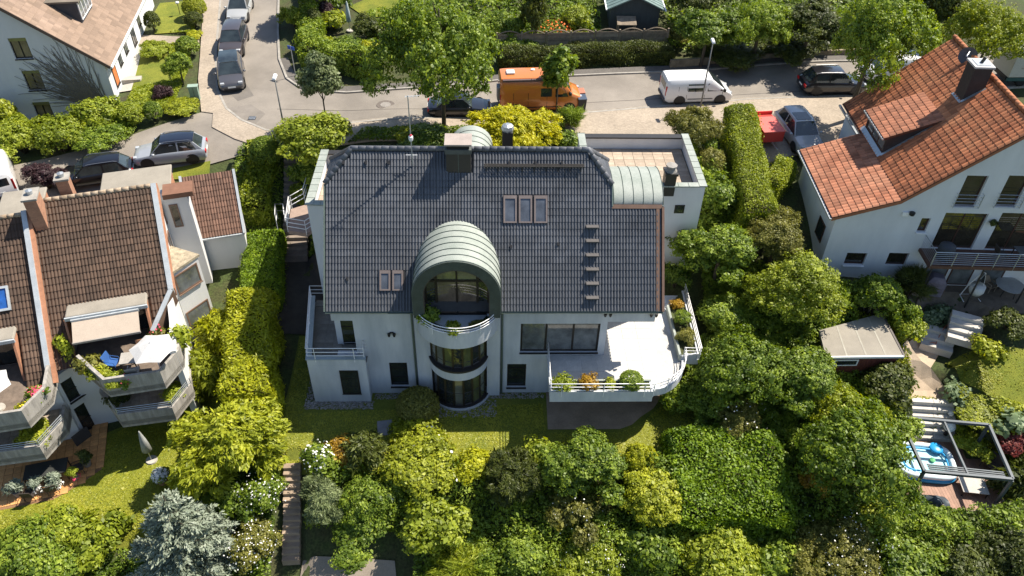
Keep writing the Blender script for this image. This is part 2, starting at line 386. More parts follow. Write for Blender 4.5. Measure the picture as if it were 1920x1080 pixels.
BROWNT = mat('brown_tile', (.062,.036,.023), .75, .25, .8, .15, 30, rnd=.3, attr=True, c2=(.10,.062,.042))
REDT = mat('clay_tile', (.30,.095,.040), .8, .3, .7, .12, 30, rnd=.34, attr=True, c2=(.45,.185,.085))
COPPER = mat('green_copper', (.245,.28,.25), .55, .12, 1.1, .05, 20, c2=(.34,.365,.335), spec=.4)
COPD = mat('copper_trim', (.12,.155,.135), .55, .15, 2)
BROWNM = mat('brown_metal', (.17,.105,.075), .5, .12, 2)
DARKM = mat('dark_metal', (.030,.028,.027), .45, .15, 2, spec=.5)
FRAME = mat('brown_frame', (.022,.017,.014), .45, .2, 3)
GLASS = glassmat('window_glass', (.022,.026,.027))
GLASSC = glassmat('curtained_glass', (.13,.14,.145), .06)
GLASSS = glassmat('sky_glass', (.075,.085,.105), .05, .8)
STEELW = mat('white_steel', (.80,.80,.80), .4, .04, 3)
STEEL = mat('galvanised_steel', (.42,.45,.48), .4, .1, 4, metal=.6)
CONC = mat('concrete', (.40,.375,.33), .9, .18, 1.2, .2, 30, stretch=(1,1,.4))
CONCD = mat('weathered_concrete', (.23,.215,.195), .9, .35, 2.4, .2, 30, c2=(.40,.375,.34), stretch=(2,2,.25))
BITU = mat('bitumen_roof', (.27,.245,.205), .95, .12, .9, .2, 40, fine=.08)
STONEP = mat('terrace_paver', (.38,.305,.235), .9, .16, 1.5, .1, 25, rnd=.14)
STONEW = mat('white_terrace_paver', (.50,.487,.465), .85, .08, 1.5, .05, 25, rnd=.07)
TERRA = mat('terracotta_paver', (.62,.31,.115), .85, .18, 1.2, .1, 25, rnd=.2)
GREYP = mat('grey_paver', (.18,.165,.14), .9, .2, 1.2, .15, 25, rnd=.15)
GRAV = mat('gravel', (.16,.15,.14), .95, .5, 14, .8, 30, c2=(.34,.32,.3), fine=.25)
WOOD = mat('brown_wood', (.28,.14,.075), .7, .18, 3, .1, 30, stretch=(1,1,6), rnd=.12)
WOODG = mat('weathered_wood', (.26,.205,.15), .85, .25, 3, .2, 30, rnd=.2)
DECK = mat('deck_wood', (.30,.175,.125), .7, .15, 2, .1, 30, rnd=.14)
BARK = mat('bark', (.10,.08,.055), .95, .3, 6, .6, 20)
BLACKP = mat('black_plastic', (.018,.018,.02), .5, .2, 4)
CLOTHW = mat('white_canvas', (.52,.515,.505), .9, .03, 2)
CLOTHB = mat('beige_canvas', (.43,.355,.285), .9, .04, 2)
PINKC = mat('chimney_cap', (.33,.28,.255), .85, .1, 2)

# ------------------------------------------------------------ ground
def axis(lo, hi, st): return np.concatenate([[lo-400, lo-150, lo-50, lo-15], np.arange(lo, hi+.01, st), [hi+15, hi+50, hi+150, hi+400, hi+1200]])
gx, gy = axis(-44, 44, .4), axis(9, 88, .4)
X, Y = np.meshgrid(gx, gy); Zv = zg(X.ravel(), Y.ravel())-.06; nx, ny = len(gx), len(gy)
I = np.arange(nx*ny).reshape(ny, nx); Fq = np.stack([I[:-1,:-1], I[:-1,1:], I[1:,1:], I[1:,:-1]], -1).reshape(-1, 4)
struct(fast_mesh('ground', np.stack([X.ravel(), Y.ravel(), Zv], -1), Fq, SOIL, smooth=True))

NK = [(524,-60),(521,60),(524,112),(538,148),(562,165),(600,172),(650,175),(800,165),(950,150),(1100,142),(1260,136),(1400,125),(1560,116),(1700,108),(2050,88)]
SK = [(418,-60),(405,100),(408,170),(425,205),(452,226),(500,246),(560,250),(660,232),(830,223),(1000,217),(1110,212),(1260,199),(1400,188),(1500,184),(1700,176),(2050,158)]
nk, sk = PX(NK), PX(SK)
struct(drape('road', sk+nk[::-1], .02, ASPH))
SIDE = [(378,211),(400,214),(398,240),(440,262),(470,272),(465,288),(395,308),(322,335),(200,380),(0,430),(-80,430),(-80,338),(19,312),(94,296),(189,271),(252,252)]
struct(drape('side_road', PX(SIDE), .024, ASPH2))
LP = [(385,-60)]+SK[:8]+[(700,230),(700,264),(640,272),(520,277),(470,272),(440,262),(398,240),(400,214),(378,211),(372,150),(376,100)]
struct(drape('pavement', PX(LP), .09, PAVE, skirt=.14))
RP = [(700,230)]+SK[8:15]+[(1700,262),(1560,275),(1440,306),(1380,255),(1090,266),(700,264)]
struct(drape('driveway', PX(RP), .088, PAVE, skirt=.14))
struct(drape('north_pavement', PX(NK[2:14]+[(1700,97),(1560,105),(1400,114),(1260,125),(1100,132),(950,140),(800,155),(650,164),(606,161),(574,153),(553,140),(540,110)]), .1, mat('grey_pavement', (.115,.105,.095), .9, .2, .6, .2, 12, fine=.1), skirt=.14))
def strip(name, pts, w, h, dz, mt):
    mb = MB(); P = [np.array(p, float) for p in pts]; Q = []
    for a, b in zip(P[:-1], P[1:]):
        k = max(1, int(np.linalg.norm(b-a)/1.)); Q += [a+(b-a)*i/k for i in range(k)]
    Q.append(P[-1]); V = []; n = len(Q); z = zg([q[0] for q in Q], [q[1] for q in Q])
    for i, q in enumerate(Q):
        t = Q[min(i+1, n-1)]-Q[max(i-1, 0)]; t /= np.linalg.norm(t); s = np.array([-t[1], t[0]])*w/2
        for sg, zz in ((-1,-.1),(-1,h),(1,h),(1,-.1)): V.append((q[0]+s[0]*sg, q[1]+s[1]*sg, z[i]+dz+zz))
    F = [(i*4+k, (i+1)*4+k, (i+1)*4+k+1, i*4+k+1) for i in range(n-1) for k in range(3)]
    mb.add(V, F); return mb.build(name, mt)
struct(strip('kerb', sk, .16, .1, 0, KERB)); struct(strip('kerb', nk, .16, .12, 0, KERB))

# lawns, paths
struct(drape('lawn', [(-11.0,24.4),(13.5,24.4),(13.5,31),(9.5,31.5),(6,30),(-7,30),(-8,33.5),(-11.0,33.5)], .012, LAWN2))
struct(drape('left_lawn', [(-27,21.5),(-15.0,21.5),(-13.4,26),(-14.6,30.5),(-19,29),(-27,24)], .012, LAWN))
struct(drape('verge_lawn', PX([(322,337),(325,316),(395,302),(392,334)]), .03, LAWN))
struct(drape('front_garden_lawn', PX([(262,82),(318,98),(322,152),(243,170)]), .02, LAWN))
struct(drape('upper_garden_lawn', PX([(285,30),(300,6),(352,2),(360,60),(290,64)]), .02, LAWN))
struct(drape('top_garden_lawn', PX([(655,12),(750,-30),(760,20),(690,36)]), .02, LAWN))
struct(drape('house_walk', PX([(225,90),(268,84),(246,170),(212,176)]), .03, mat('walk_paving', (.42,.40,.36), .9, .12, 1)))
struct(drape('garden_path', PX([(255,66),(372,72),(374,80),(262,88)]), .03, PAVE))
RLAWN = PX([(1772,682),(1800,668),(1920,655),(2010,655),(2010,775),(1925,770),(1850,740),(1800,715)])
struct(drape('right_lawn', RLAWN, .03, LAWN))
struct(drape('gravel_path', [(-10.75,33.6),(-8.2,33.6),(-8.2,39),(-12.6,39),(-12.6,33.6)], .014, mat('dark_path', (.06,.052,.042), .95, .25, 1, .3, 20)))
struct(drape('lower_pavement', PX([(568,1052),(740,1052),(745,1100),(560,1100)]), .03, mat('lower_slabs', (.27,.225,.18), .9, .15, .7, .2, 20)))
SPATH = PX([(1722,625),(1775,640),(1745,690),(1768,722),(1790,748),(1708,748),(1712,700),(1690,650)])
struct(drape('sand_path', SPATH, .02, mat('sand_path', (.42,.33,.24), .95, .15, 1.2, .3, 20)))
struct(drape('patio_floor', [(24.3,33.0),(33,32.6),(33,36),(24.3,36)], .03, mat('old_patio', (.165,.13,.095), .9, .3, 1.2, .2, 20)))

PATCH = mat('asphalt_patch', (.15,.135,.12), .9, .15, .8, .2, 40); struct(drape('road_patch', PX([(432,176),(462,158),(476,180),(446,190)]), .026, PATCH)); struct(drape('road_patch', PX([(425,203),(470,196),(498,214),(480,232),(455,224)]), .024, mat('asphalt_patch_pale', (.20,.178,.155), .9, .15, .8, .2, 40)))
struct(strip('road_seam', PX([(520,205),(640,208),(800,205),(1000,200),(1230,186),(1500,172)]), .05, .004, .024, mat('seam_tar', (.10,.09,.08), .9))); struct(strip('gutter_line', PX([(660,229),(830,220),(1000,214),(1110,209),(1260,196),(1400,185),(1500,181)]), .3, .004, .022, mat('gutter_stone', (.27,.235,.195), .9, .2, 3)))
# manhole cover and gully
t = thing('manhole_cover', 'round cast manhole cover set in the asphalt road', 'manhole cover', Gp(723,197)+np.array([0,0,.03]))
MB().lathe([(.62,-.02),(.62,.006),(.40,.008)], 24).build('ring', mat('manhole_ring', (.13,.11,.095), .8, .3, 8), t)
MB().lathe([(.36,-.01),(.36,.016),(.18,.017)], 24).build('lid', mat('manhole_lid', (.24,.22,.2), .8, .2, 8), t)
t = thing('road_gully', 'dark square drain grate by the kerb at the junction', 'drain', Gp(473,222)+np.array([0,0,.025]))
MB().box(-.25,.25,-.25,.25,-.02,.008).build('frame', DARKM, t)
for i in range(5): MB().box(-.2+.09*i,-.16+.09*i,-.2,.2,.0,.02).build('bar', STEEL, t)

# ------------------------------------------------------------ stairs
def stairs(name, label, p0, p1, w, n, mt, th=.12, group=None, joint=False):
    """n blocks from p0 (lowest, centre of front edge) to p1"""
    p0, p1 = np.array(p0, float), np.array(p1, float); d = p1-p0; run = np.linalg.norm(d[:2]); a = math.atan2(d[1], d[0])-math.pi/2
    t = thing(name, label, 'stairs', p0, a, group); tr = run/n; ri = d[2]/n
    for i in range(n):
        jj = random.uniform(-.02,.02)
        for s in ((-1,1) if joint else (0,)):
            x0, x1 = (-w/2, w/2) if not joint else ((-w/2, -.006) if s < 0 else (.006, w/2))
            MB().box(x0+jj, x1+jj, i*tr, (i+1)*tr+.04, (i+1)*ri-max(th, ri*1.0)-.25, (i+1)*ri).build('step', mt, t, bevel=.012)
    return t
random.seed(4)
STEPM = mat('stair_stone', (.31,.235,.17), .9, .2, 1.5, .2, 25, rnd=.12)
stairs('garden_stairs', 'narrow stone garden stairs going down beside the flowering bushes', *ST_GARD, .85, 15, STEPM)
stairs('side_stairs', 'shaded stairs climbing between the hedge and the dark-roofed house', *ST_SIDE, 1.5, 18, mat('side_step', (.21,.17,.14), .9, .2, 1.5, .2, 25, rnd=.1))
CSTEP = mat('pale_step', (.50,.47,.43), .9, .1, 1.5, .1, 25, rnd=.08)
stairs('terrace_stairs', 'six pale concrete steps leading down to the wooden deck', *ST_DECK, 2.3, 6, CSTEP, joint=True)
stairs('bank_stairs', 'four pale diagonal steps just below the shaded patio', *ST_UP, 1.7, 4, CSTEP, th=.1)
stairs('bank_stairs', 'three pale steps beside the red garden hose', *ST_MID, 1.7, 3, CSTEP)
# ============================================================ MAIN HOUSE (local origin at the foot of the garden front)
HY = 29.4
H = thing('villa', 'white house with anthracite tile roof, green copper barrel dormer and curved balcony', 'house', (0,HY,0))
EY, EZ, RY, RZ = -.45, 6.5, 4.75, 12.5
KS = (RZ-EZ)/(RY-EY); SL = math.hypot(RZ-EZ, RY-EY); CV = np.array([0,(RY-EY)/SL,(RZ-EZ)/SL]); CN = np.array([0,-CV[2],CV[1]])
def S(z): return (z-EZ)/(RZ-EZ)*SL
def RPt(x, s, lift=0): return np.array([x,EY,EZ])+CV*s+CN*lift
XL, XR, XU = -8.0, 8.55, 6.07
fp = [(XL,0),(XR,0),(XR,S(10.35)),(XU,S(10.35)),(XU,S(11.2)),(4.83,SL),(-6.61,SL),(XL,S(11.2))]
# roof deck (both slopes and half hips), a slab below the tiles
rb = MB(); rb.extrude([RPt(x,s) for x,s in fp], -CN*.16)
bx = lambda x,s: np.array([x,2*RY-EY,EZ])+np.array([0,-CV[1],CV[2]])*s
rb.extrude([bx(x,s) for x,s in [(XL,0),(XU,0),(XU,S(11.2)),(4.83,SL),(-6.61,SL),(XL,S(11.2))]], -np.array([0,CV[2],CV[1]])*.16)
for xe, xr in ((XL,-6.61),(XU,4.83)):
    h = (11.2-EZ)/KS
    rb.extrude([(xr,RY,RZ),(xe,EY+h,11.2),(xe,2*RY-EY-h,11.2)], (0,0,-.16))
roof = rb.build('roof', mat('roof_deck', (.035,.036,.04), .8, .2, 2), H)
DX, DR, DZ, DF = -1.55, 2.12, 7.78, -.78          # dormer: axis x, radius, spring height, front y
def circ_hole(n=16): return [(DX+ (DR-.15)*math.cos(a), None, DZ+(DR-.15)*math.sin(a)) for a in np.linspace(0,math.pi,n)]
dh = [(DX-DR+.12,-.5),(DX+DR-.12,-.5)]+[(x,S(z)) for x,_,z in circ_hole()]
sky1 = [(.67,8.0+0),(2.93,0)]
def skyhole(x0,x1,z0,z1): return [(x0,S(z0)),(x1,S(z0)),(x1,S(z1)),(x0,S(z1))]
holes = [dh, skyhole(.66,2.94,9.75,10.8), skyhole(-5.4,-4.13,7.26,8.02), skyhole(-2.06,-.9,11.7,12.7)]
tiles(roof, (0,EY,EZ), (1,0,0), CV, fp,   .30, .338, .058, 2, ANTH, 300, holes, th=.03, lift=.01)
# half-hip tiles
for sg, xe, xr, nm in ((-1,XL,-6.61,'l'),(1,XU,4.83,'r')):
    h = (11.2-EZ)/KS; dx = abs(xe-xr); L = math.hypot(dx,1.3); v = np.array([-sg*dx/L,0,1.3/L]); u = np.array([0,sg,0.]); hw = RY-(EY+h)
    tiles(roof, (xe,RY,11.2), u, v, [(-hw,0),(hw,0),(.0,L)], .30, .34, .046, 2, ANTH, 10, lift=.02)
# ridge and hip caps
RC = mat('ridge_tile', (.12,.125,.14), .45, .15, 2, rnd=.12)
def caps(p, q, n, r=.13):
    p, q = np.array(p,float), np.array(q,float); d = (q-p)/n
    for i in range(n): MB().tube([p+d*i, p+d*(i+.93), p+d*(i+1.04)], [r*1.1,r,r*.97], 10).build('ridge_tile', RC, roof, smooth=True)
caps((-6.75,RY,RZ+.05),(4.95,RY,RZ+.05),31)
hh = EY+(11.2-EZ)/KS
caps((-8.02,hh,11.24),(-6.7,RY,RZ+.06),6); caps((6.1,hh,11.24),(4.9,RY,RZ+.06),6)
caps((-8.02,2*RY-hh,11.24),(-6.7,RY,RZ+.06),6); caps((6.1,2*RY-hh,11.24),(4.9,RY,RZ+.06),6)
# verge and eave trims
vb = MB(); vb.bar(RPt(XR+.05,-.02,.02),RPt(XR+.05,S(10.38),.02),.12,.26,CN); vb.build('verge_trim', BROWNM, roof)
vb = MB(); vb.bar(RPt(XR-.2,0,.055),RPt(XR-.2,S(10.38),.055),.16,.06,CN); vb.build('verge_flashing', BROWNM, roof)
vb = MB(); vb.bar(RPt(XL-.03,-.02,.0),RPt(XL-.03,S(11.2),.0),.06,.22,CN); vb.build('verge_trim', COPD, roof)
vb = MB(); vb.bar(RPt(XU+.03,S(10.4),.0),RPt(XU+.03,S(11.2),.0),.06,.22,CN); vb.build('verge_trim', COPD, roof)
vb = MB(); vb.bar(RPt(XU,S(10.40),.07),RPt(XR,S(10.40),.07),.2,.05,CN); vb.build('ridge_flashing', BROWNM, roof)
for x0, x1 in ((XL,DX-DR-.05),(DX+DR+.05,XR+.1)):
    g = MB(); pr = [(-.075+.075*math.cos(a)*1.0, .0+.075*math.sin(a)) for a in np.linspace(math.pi,2*math.pi,7)]
    pr2 = [(p[0], EY-.02+0*p[1]) for p in pr]
    V = []; 
    for x in (x0,x1):
        for a in np.linspace(math.pi,2*math.pi,7): V.append((x,EY-.06+.075*math.cos(a),EZ-.02+.075*math.sin(a)))
        for a in np.linspace(2*math.pi,math.pi,7): V.append((x,EY-.06+.065*math.cos(a),EZ-.02+.06*math.sin(a)))
    g.add(V, [(i,(i+1)%14,14+(i+1)%14,14+i) for i in range(14)]); g.build('gutter', COPD, roof)
# skylights
def skylight(x0,x1,z0,z1,n):
    w = (x1-x0)/n
    for i in range(n):
        a, b = x0+i*w+.05, x0+(i+1)*w-.05; s0, s1 = S(z0), S(z1); f = MB()
        for (p,q,r_,s_) in ((a,b,s0,s0+.07),(a,b,s1-.16,s1),(a,a+.08,s0+.07,s1-.16),(b-.08,b,s0+.07,s1-.16)):
            f.obox(RPt((p+q)/2,(r_+s_)/2,.07), (( q-p)/2,0,0), CV*(s_-r_)/2, CN*.07)
        fo = f.build('skylight', mat('skylight_frame', (.19,.155,.145), .5, .1, 3), roof)
        p = MB(); p.obox(RPt((a+b)/2,(s0+s1)/2-.045,.09), ((b-a)/2-.07,0,0), CV*((s1-s0)/2-.11), CN*.012); p.build('pane', GLASSS, fo)
    f = MB(); f.obox(RPt((x0+x1)/2,(S(z0)+S(z1))/2,.02), ((x1-x0)/2+.06,0,0), CV*((S(z1)-S(z0))/2+.08), CN*.03); f.build('skylight_flashing', DARKM, roof)
skylight(.67,2.93,9.78,10.8,3); skylight(-5.39,-4.14,7.27,8.02,2)
# roof steps, snow guard, hooks
for i in range(6):
    s = S(6.87)+.05+i*(S(9.51)-S(6.87))/5
    st = MB(); c = RPt(5.1,s,.0); st.obox(c+np.array([0,-.02,.20]), (.31,0,0), (0,.13,0), (0,0,.012)); st.obox(c+np.array([0,-.15,.205]),(.31,0,0),(0,.01,0),(0,0,.03))
    for sx in (-.25,.25): st.bar(c+np.array([sx,.08,.0]), c+np.array([sx,-.12,.19]),.03,.03)
    st.build('roof_step', mat('roof_step', (.085,.08,.08), .6, .1, 3), roof)
sg = MB(); c0, c1 = RPt(-.22,S(11.87),.22), RPt(4.69,S(11.87),.22)
for k in range(4): sg.bar(c0+np.array([0,-.05+.075*k,0]), c1+np.array([0,-.05+.075*k,0]), .045,.04)
for k in range(9):
    x = -.1+k*.58; sg.bar(RPt(x,S(11.87)-.05,.0),RPt(x,S(11.87)+.0,.25),.05,.05); sg.bar(RPt(x,S(11.87)-.3,.03),(RPt(x,S(11.87),.2)),.04,.04)
sg.build('roof_walkway', DARKM, roof)
for x in (-7.1,-6.0,-4.9,1.0,2.3,3.6): MB().obox(RPt(x,S(12.0),.08),(.05,0,0),CV*.09,CN*.07).build('roof_hook', DARKM, roof)
for x,z in ((-6.9,7.7),(1.1,8.9),(3.4,9.0)): MB().obox(RPt(x,S(z),.07),(.05,0,0),CV*.08,CN*.06).build('roof_hook', DARKM, roof)

# ---- chimneys
def chimney(x0,x1,y0,y1,z0,z1,capm,nm='chimney',over=.06,gap=.12):
    c = MB().box(x0,x1,y0,y1,z0,z1).build(nm, DARKM, H, bevel=.01)
    sm = MB(); ym = (y0+y1)/2; sm.box((x0+x1)/2-.01,(x0+x1)/2+.01,y0-.012,y0+.01,z0,z1-.02); sm.build('seam', COPD, c)
    MB().box(x0+.06,x1-.06,y0+.06,y1-.06,z1,z1+gap).build('vent_gap', BLACKP, c)
    MB().box(x0-over,x1+over,y0-over,y1+over,z1+gap,z1+gap+.09).build('cap', capm, c, bevel=.015)
    return c
c = chimney(-2.08,-.88,3.98,4.95,11.3,12.95,PINKC,gap=.22)
MB().box(-2.12,-.84,3.94,4.99,12.72,12.96).build('collar', mat('collar_copper', (.085,.095,.09), .6, .15, 3), c)
cc = MB().box(.72,1.28,7.9,8.5,8.5,11.6); cr_ = cc.build('chimney', DARKM, H); MB().lathe([(.30,11.6),(.34,11.72),(.30,11.9),(.12,11.98)],8,(1.0,8.2,0)).build('cowl', STEEL, cr_)
q = Yp(1254,345,36.6); cx, cy = float(q[0]), 36.6-HY
c = MB(); c.prism([(cx-.3,cy-.3),(cx+.3,cy-.3),(cx+.3,cy+.35),(cx-.3,cy+.35)],8.3,9.62); cr2 = c.build('chimney', DARKM, H, bevel=.01)
c = MB(); c.prism([(cx-.36,cy-.36),(cx+.36,cy-.36),(cx+.36,cy+.41),(cx-.36,cy+.41)],9.62,9.76); c.build('collar', DARKM, cr2)
c = MB(); c.lathe([(.34,9.76),(.22,9.96),(.22,10.04),(.31,10.06),(.31,10.12),(.05,10.15)],8,(cx,cy+.02,0)); c.build('cowl', mat('grey_cowl', (.26,.245,.225), .8, .15, 4), cr2)

# ---- antenna mast on the roof
an = MB(); b0 = RPt(-3.72,S(11.75),-.1); top = b0+np.array([-.02,0,4.0])
an.tube([b0, b0+np.array([0,0,4.0])], .028, 6); an_o = an.build('antenna_mast', STEEL, H)
for dz, w, yy in ((3.95,.55,0),(.85,.28,0)):
    MB().tube([top+np.array([-.1 if dz>2 else -w,0,dz-4]), top+np.array([w,.0,dz-4+ (.06 if dz>2 else 0)])], .018, 5).build('crossbar', STEELW, an_o)
for k in range(5): MB().tube([b0+np.array([-.16+.13*k+.05,-.14,3.95]), b0+np.array([-.16+.13*k+.05,.14,3.95])],.009,4).build('antenna_rod', STEEL, an_o)
MB().lathe([(.09,0),(.11,.1),(.11,.22),(.05,.25)],10,tuple(b0+np.array([0,0,1.65]))).build('amplifier', STEELW, an_o)
MB().lathe([(.06,0),(.07,.05),(.02,.1)],10,tuple(b0+np.array([0,0,1.9]))).build('amplifier_cap', mat('red_cap', (.6,.05,.08), .5), an_o)

# ---- barrel dormer
N = 28
def arch(r, legz): 
    P = [(DX-r,legz)]+[(DX-r*math.cos(a),DZ+r*math.sin(a)) for a in np.linspace(0,math.pi,N)]+[(DX+r,legz)]; return P
def ringwall(r0, r1, y0, y1, leg0, mtl, name, par, smooth=True):
    mb = MB(); A, B = arch(r1,leg0), arch(r0,leg0); n = len(A); V = []
    for y in (y0,y1): V += [(p[0],y,p[1]) for p in A]+[(p[0],y,p[1]) for p in B]
    F = []
    for i in range(n-1):
        F += [(i,n+i,n+i+1,i+1), (2*n+i,2*n+i+1,3*n+i+1,3*n+i), (i,i+1,2*n+i+1,2*n+i), (n+i,3*n+i,3*n+i+1,n+i+1)]
    mb.add(V,F); o = mb.build(name, mtl, par); return auto(o,50)
dorm = ringwall(DR-.1, DR, DF+.05, 3.0, 6.4, COPPER, 'barrel_dormer', H)
for k in range(8):
    y = DF+.08+k*.46
    ringwall(DR-.02, DR+.032, y-.014, y+.014, 6.5, mat('copper_seam', (.10,.125,.11), .6), 'seam', dorm)
ringwall(DR-.52, DR-.01, DF, DF+.05, 6.35, mat('arch_fascia', (.06,.075,.066), .6, .2, 2), 'arch_fascia', dorm)
ringwall(DR-.56, DR-.50, DF+.001, .35, 6.2, mat('arch_soffit', (.07,.06,.05), .6, .2, 2), 'arch_soffit', dorm)
# arched glazing set back in the dormer
gy_ = -.12; gr = DR-.56; sp = 7.55
gl = ringwall(gr-.09, gr, gy_-.06, gy_+.04, 6.0, FRAME, 'arched_window', dorm)
fr = MB()
for x in (DX-1.0, DX+1.0): fr.box(x-.06,x+.06,gy_-.05,gy_+.05,5.98,8.62)
fr.box(DX-gr+.05,DX+gr-.05,gy_-.055,gy_+.055,8.15,8.27); fr.box(DX-.04,DX+.04,gy_-.05,gy_+.05,5.98,DZ+gr-.05)
fr.box(DX-gr+.05,DX+gr-.05,gy_-.055,gy_+.055,5.96,6.1); fr.build('glazing_bar', FRAME, gl)
for x0,x1 in ((DX-1.0,DX),(DX,DX+1.0)): MB().box(x0+.05,x1-.05,gy_-.01,gy_+.01,6.1,8.16).build('pane', glassmat('brown_room_glass',(.13,.10,.08)), gl)
def archpane(x0,x1,z0):
    P = [(x0,z0),(x1,z0)]+[(x,DZ+math.sqrt(max(0,(gr-.08)**2-(x-DX)**2)) if abs(x-DX)<gr-.08 else DZ) for x in np.linspace(x1,x0,8)]
    mb = MB(); mb.extrude([(p[0],gy_,p[1]) for p in P],(0,.02,0)); return mb
archpane(DX-.98,DX-.04,8.26).build('pane', glassmat('fanlight_glass',(.16,.16,.09)), gl); archpane(DX+.04,DX+.98,8.26).build('pane', MATS['fanlight_glass'], gl)
archpane(DX-gr+.08,DX-1.06,6.1).build('pane', GLASS, gl); archpane(DX+1.06,DX+gr-.08,6.1).build('pane', GLASS, gl)

# ---- facade
fo = [(XL+.1,0),(8.4,0),(8.4,2.68),(6.05,2.68),(6.05,6.42),(XL+.1,6.42),(XL+.1,5.45),(-6.85,5.45),(-6.85,3.0),(XL+.1,3.0)]
w_lo2, w_lo3, w_big = (-5.28,-4.33,.55,2.4),(.98,2.0,.44,2.27),(1.63,5.7,3.15,5.22)
hl = [rect(*w_lo2),rect(*w_lo3),rect(*w_big),rect(-3.0,-.1,.2,5.95)]
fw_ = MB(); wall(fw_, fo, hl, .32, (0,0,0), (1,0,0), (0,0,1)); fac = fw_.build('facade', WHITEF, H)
MB().box(6.05,8.42,.0,.28,5.35,6.42).build('lintel', WHITEF, H)
SILL = mat('dark_sill', (.03,.026,.024), .5)
def fwin(r, **k): return window(H, (r[0],0,r[2]), (1,0,0), (0,0,1), r[1]-r[0], r[3]-r[2], FRAME, k.pop('glass',GLASS), sill=SILL, **k)
fwin(w_lo2, trans=(.62,1.35)); fwin(w_lo3, trans=(.62,1.4))
window(H,(w_big[0],0,w_big[2]),(1,0,0),(0,0,1),4.07,2.07,FRAME,GLASSC,mull=(1.32,2.72),fw=.1,set_=.1,sill=SILL,trans=())
# rest of the shell: side walls, gables, back wall, floors
k45 = lambda y: EZ-.2+KS*(min(y,2*RY-y)-EY)
sh = MB()
wall(sh, [(.9,0),(9.6,0),(9.6,6.3),(2*RY-hh,11.0),(RY,11.0),(hh,11.0),(.9,k45(.9))], [], .3, (-7.7,0,0), (0,1,0), (0,0,1))
wall(sh, [(.33,0),(9.6,0),(9.6,6.3),(2*RY-hh,11.0),(hh,11.0),(.33,k45(.33))], [], .3, (6.05,0,0), (0,1,0), (0,0,1))
sh.box(-7.6,6,9.3,9.6,0,6.3); sh.build('side_wall', WHITE, H)
sh = MB(); sh.box(-7.98,-6.5,.98,1.2,2.9,6.0); sh.box(-6.87,-6.6,.31,.99,2.9,5.6); sh.build('loggia_wall', WHITE, H)
window(H,(-8.0,.98,3.02),(1,0,0),(0,0,1),1.08,2.2,FRAME,glassmat('tree_glass',(.05,.055,.02)),mull=(),trans=(1.15,),set_=-.08,fw=.08,name='terrace_door')
MB().prism([(6.07,.285),(8.5,.285)]+[(8.5+.06*abs(math.sin(k*math.pi/4)),.285+k*2.6/48) for k in range(49)]+[(6.07,2.88)],6.25,6.33).build('soffit', WHITE, H)
MB().box(6.06,8.45,2.9,3.2,0,9.9).build('recess_wall', WHITE, H)
# spotlights
for x,z in ((-4.95,4.62),(5.98,6.0),(8.3,5.98)):
    sp_ = MB(); sp_.box(x-.09,x+.09,-.06,-.003,z-.02,z+.05); so_ = sp_.build('spotlight', BLACKP, H)
    for s in (-1,1): MB().lathe([(.05,0),(.075,.1),(.08,.2)],10,(x+s*.13,-.12,z-.18)).build('lamp_head', BLACKP, so_)
# downpipes
for x in (-3.86,.68): MB().tube([(x,-.42,6.42),(x,-.1,6.1),(x,-.1,0.1)],.055,8).build('downpipe', COPD, H, smooth=True)

# ---- bow front: piers, curved bands, glazing
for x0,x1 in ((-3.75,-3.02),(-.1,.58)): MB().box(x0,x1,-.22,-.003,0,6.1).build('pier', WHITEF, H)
def arc(hw, dep, n=17, cx=DX-.03, y0=-.2):
    Rr = (hw*hw+dep*dep)/(2*dep); a = math.asin(min(1,hw/Rr)); a = a if dep <= Rr else math.pi-a
    return [(cx+Rr*math.sin(t), y0-dep+Rr-Rr*math.cos(t)) for t in np.linspace(-a,a,n)]
def band(hw,dep,z0,z1,th,nm,mtl,par=H,y0=-.2,solid=False):
    A = arc(hw,dep,21,y0=y0); 
    if solid: o = MB().prism(A,z0,z1).build(nm,mtl,par); return auto(o,30)
    B = arc(hw-th,dep-th,21,y0=y0); o = MB().prism(A+B[::-1],z0,z1).build(nm,mtl,par); return auto(o,30)
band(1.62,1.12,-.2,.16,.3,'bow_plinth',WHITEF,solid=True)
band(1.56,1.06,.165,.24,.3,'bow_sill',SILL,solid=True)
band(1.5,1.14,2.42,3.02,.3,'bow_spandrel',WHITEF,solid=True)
band(1.55,1.2,3.025,3.14,.3,'bow_sill',SILL,solid=True)
def bow(z0,z1,tr,nm):
    P = arc(1.36,.92,8); f = MB(); 
    f.tube([(p[0],p[1],z0+.04) for p in P],.05,4); f.tube([(p[0],p[1],z1-.04) for p in P],.05,4)
    if tr: f.tube([(p[0],p[1],z0+tr) for p in P],.035,4)
    for p in P: f.box(p[0]-.05,p[0]+.05,p[1]-.05,p[1]+.05,z0,z1)
    o = f.build(nm,FRAME,H)
    for a,b in zip(P[:-1],P[1:]):
        d = np.array([b[0]-a[0],b[1]-a[1]]); n_ = np.array([d[1],-d[0]])/np.linalg.norm(d); c = [(a[0]+b[0])/2,(a[1]+b[1])/2]
        m_ = MB(); m_.obox((c[0],c[1],(z0+z1)/2),(d[0]/2,d[1]/2,0),(n_[0]*.01,n_[1]*.01,0),(0,0,(z1-z0)/2)); m_.build('pane', random.choice([GLASS,glassmat('bow_glass_reflect',(.12,.125,.11)),glassmat('bow_glass_reflect_green',(.09,.10,.045))]), o)  # paler and green pane colours imitate reflections in the bow windows
random.seed(2); bow(.24,2.42,.95,'bow_window'); bow(3.14,5.1,.38,'bow_window')
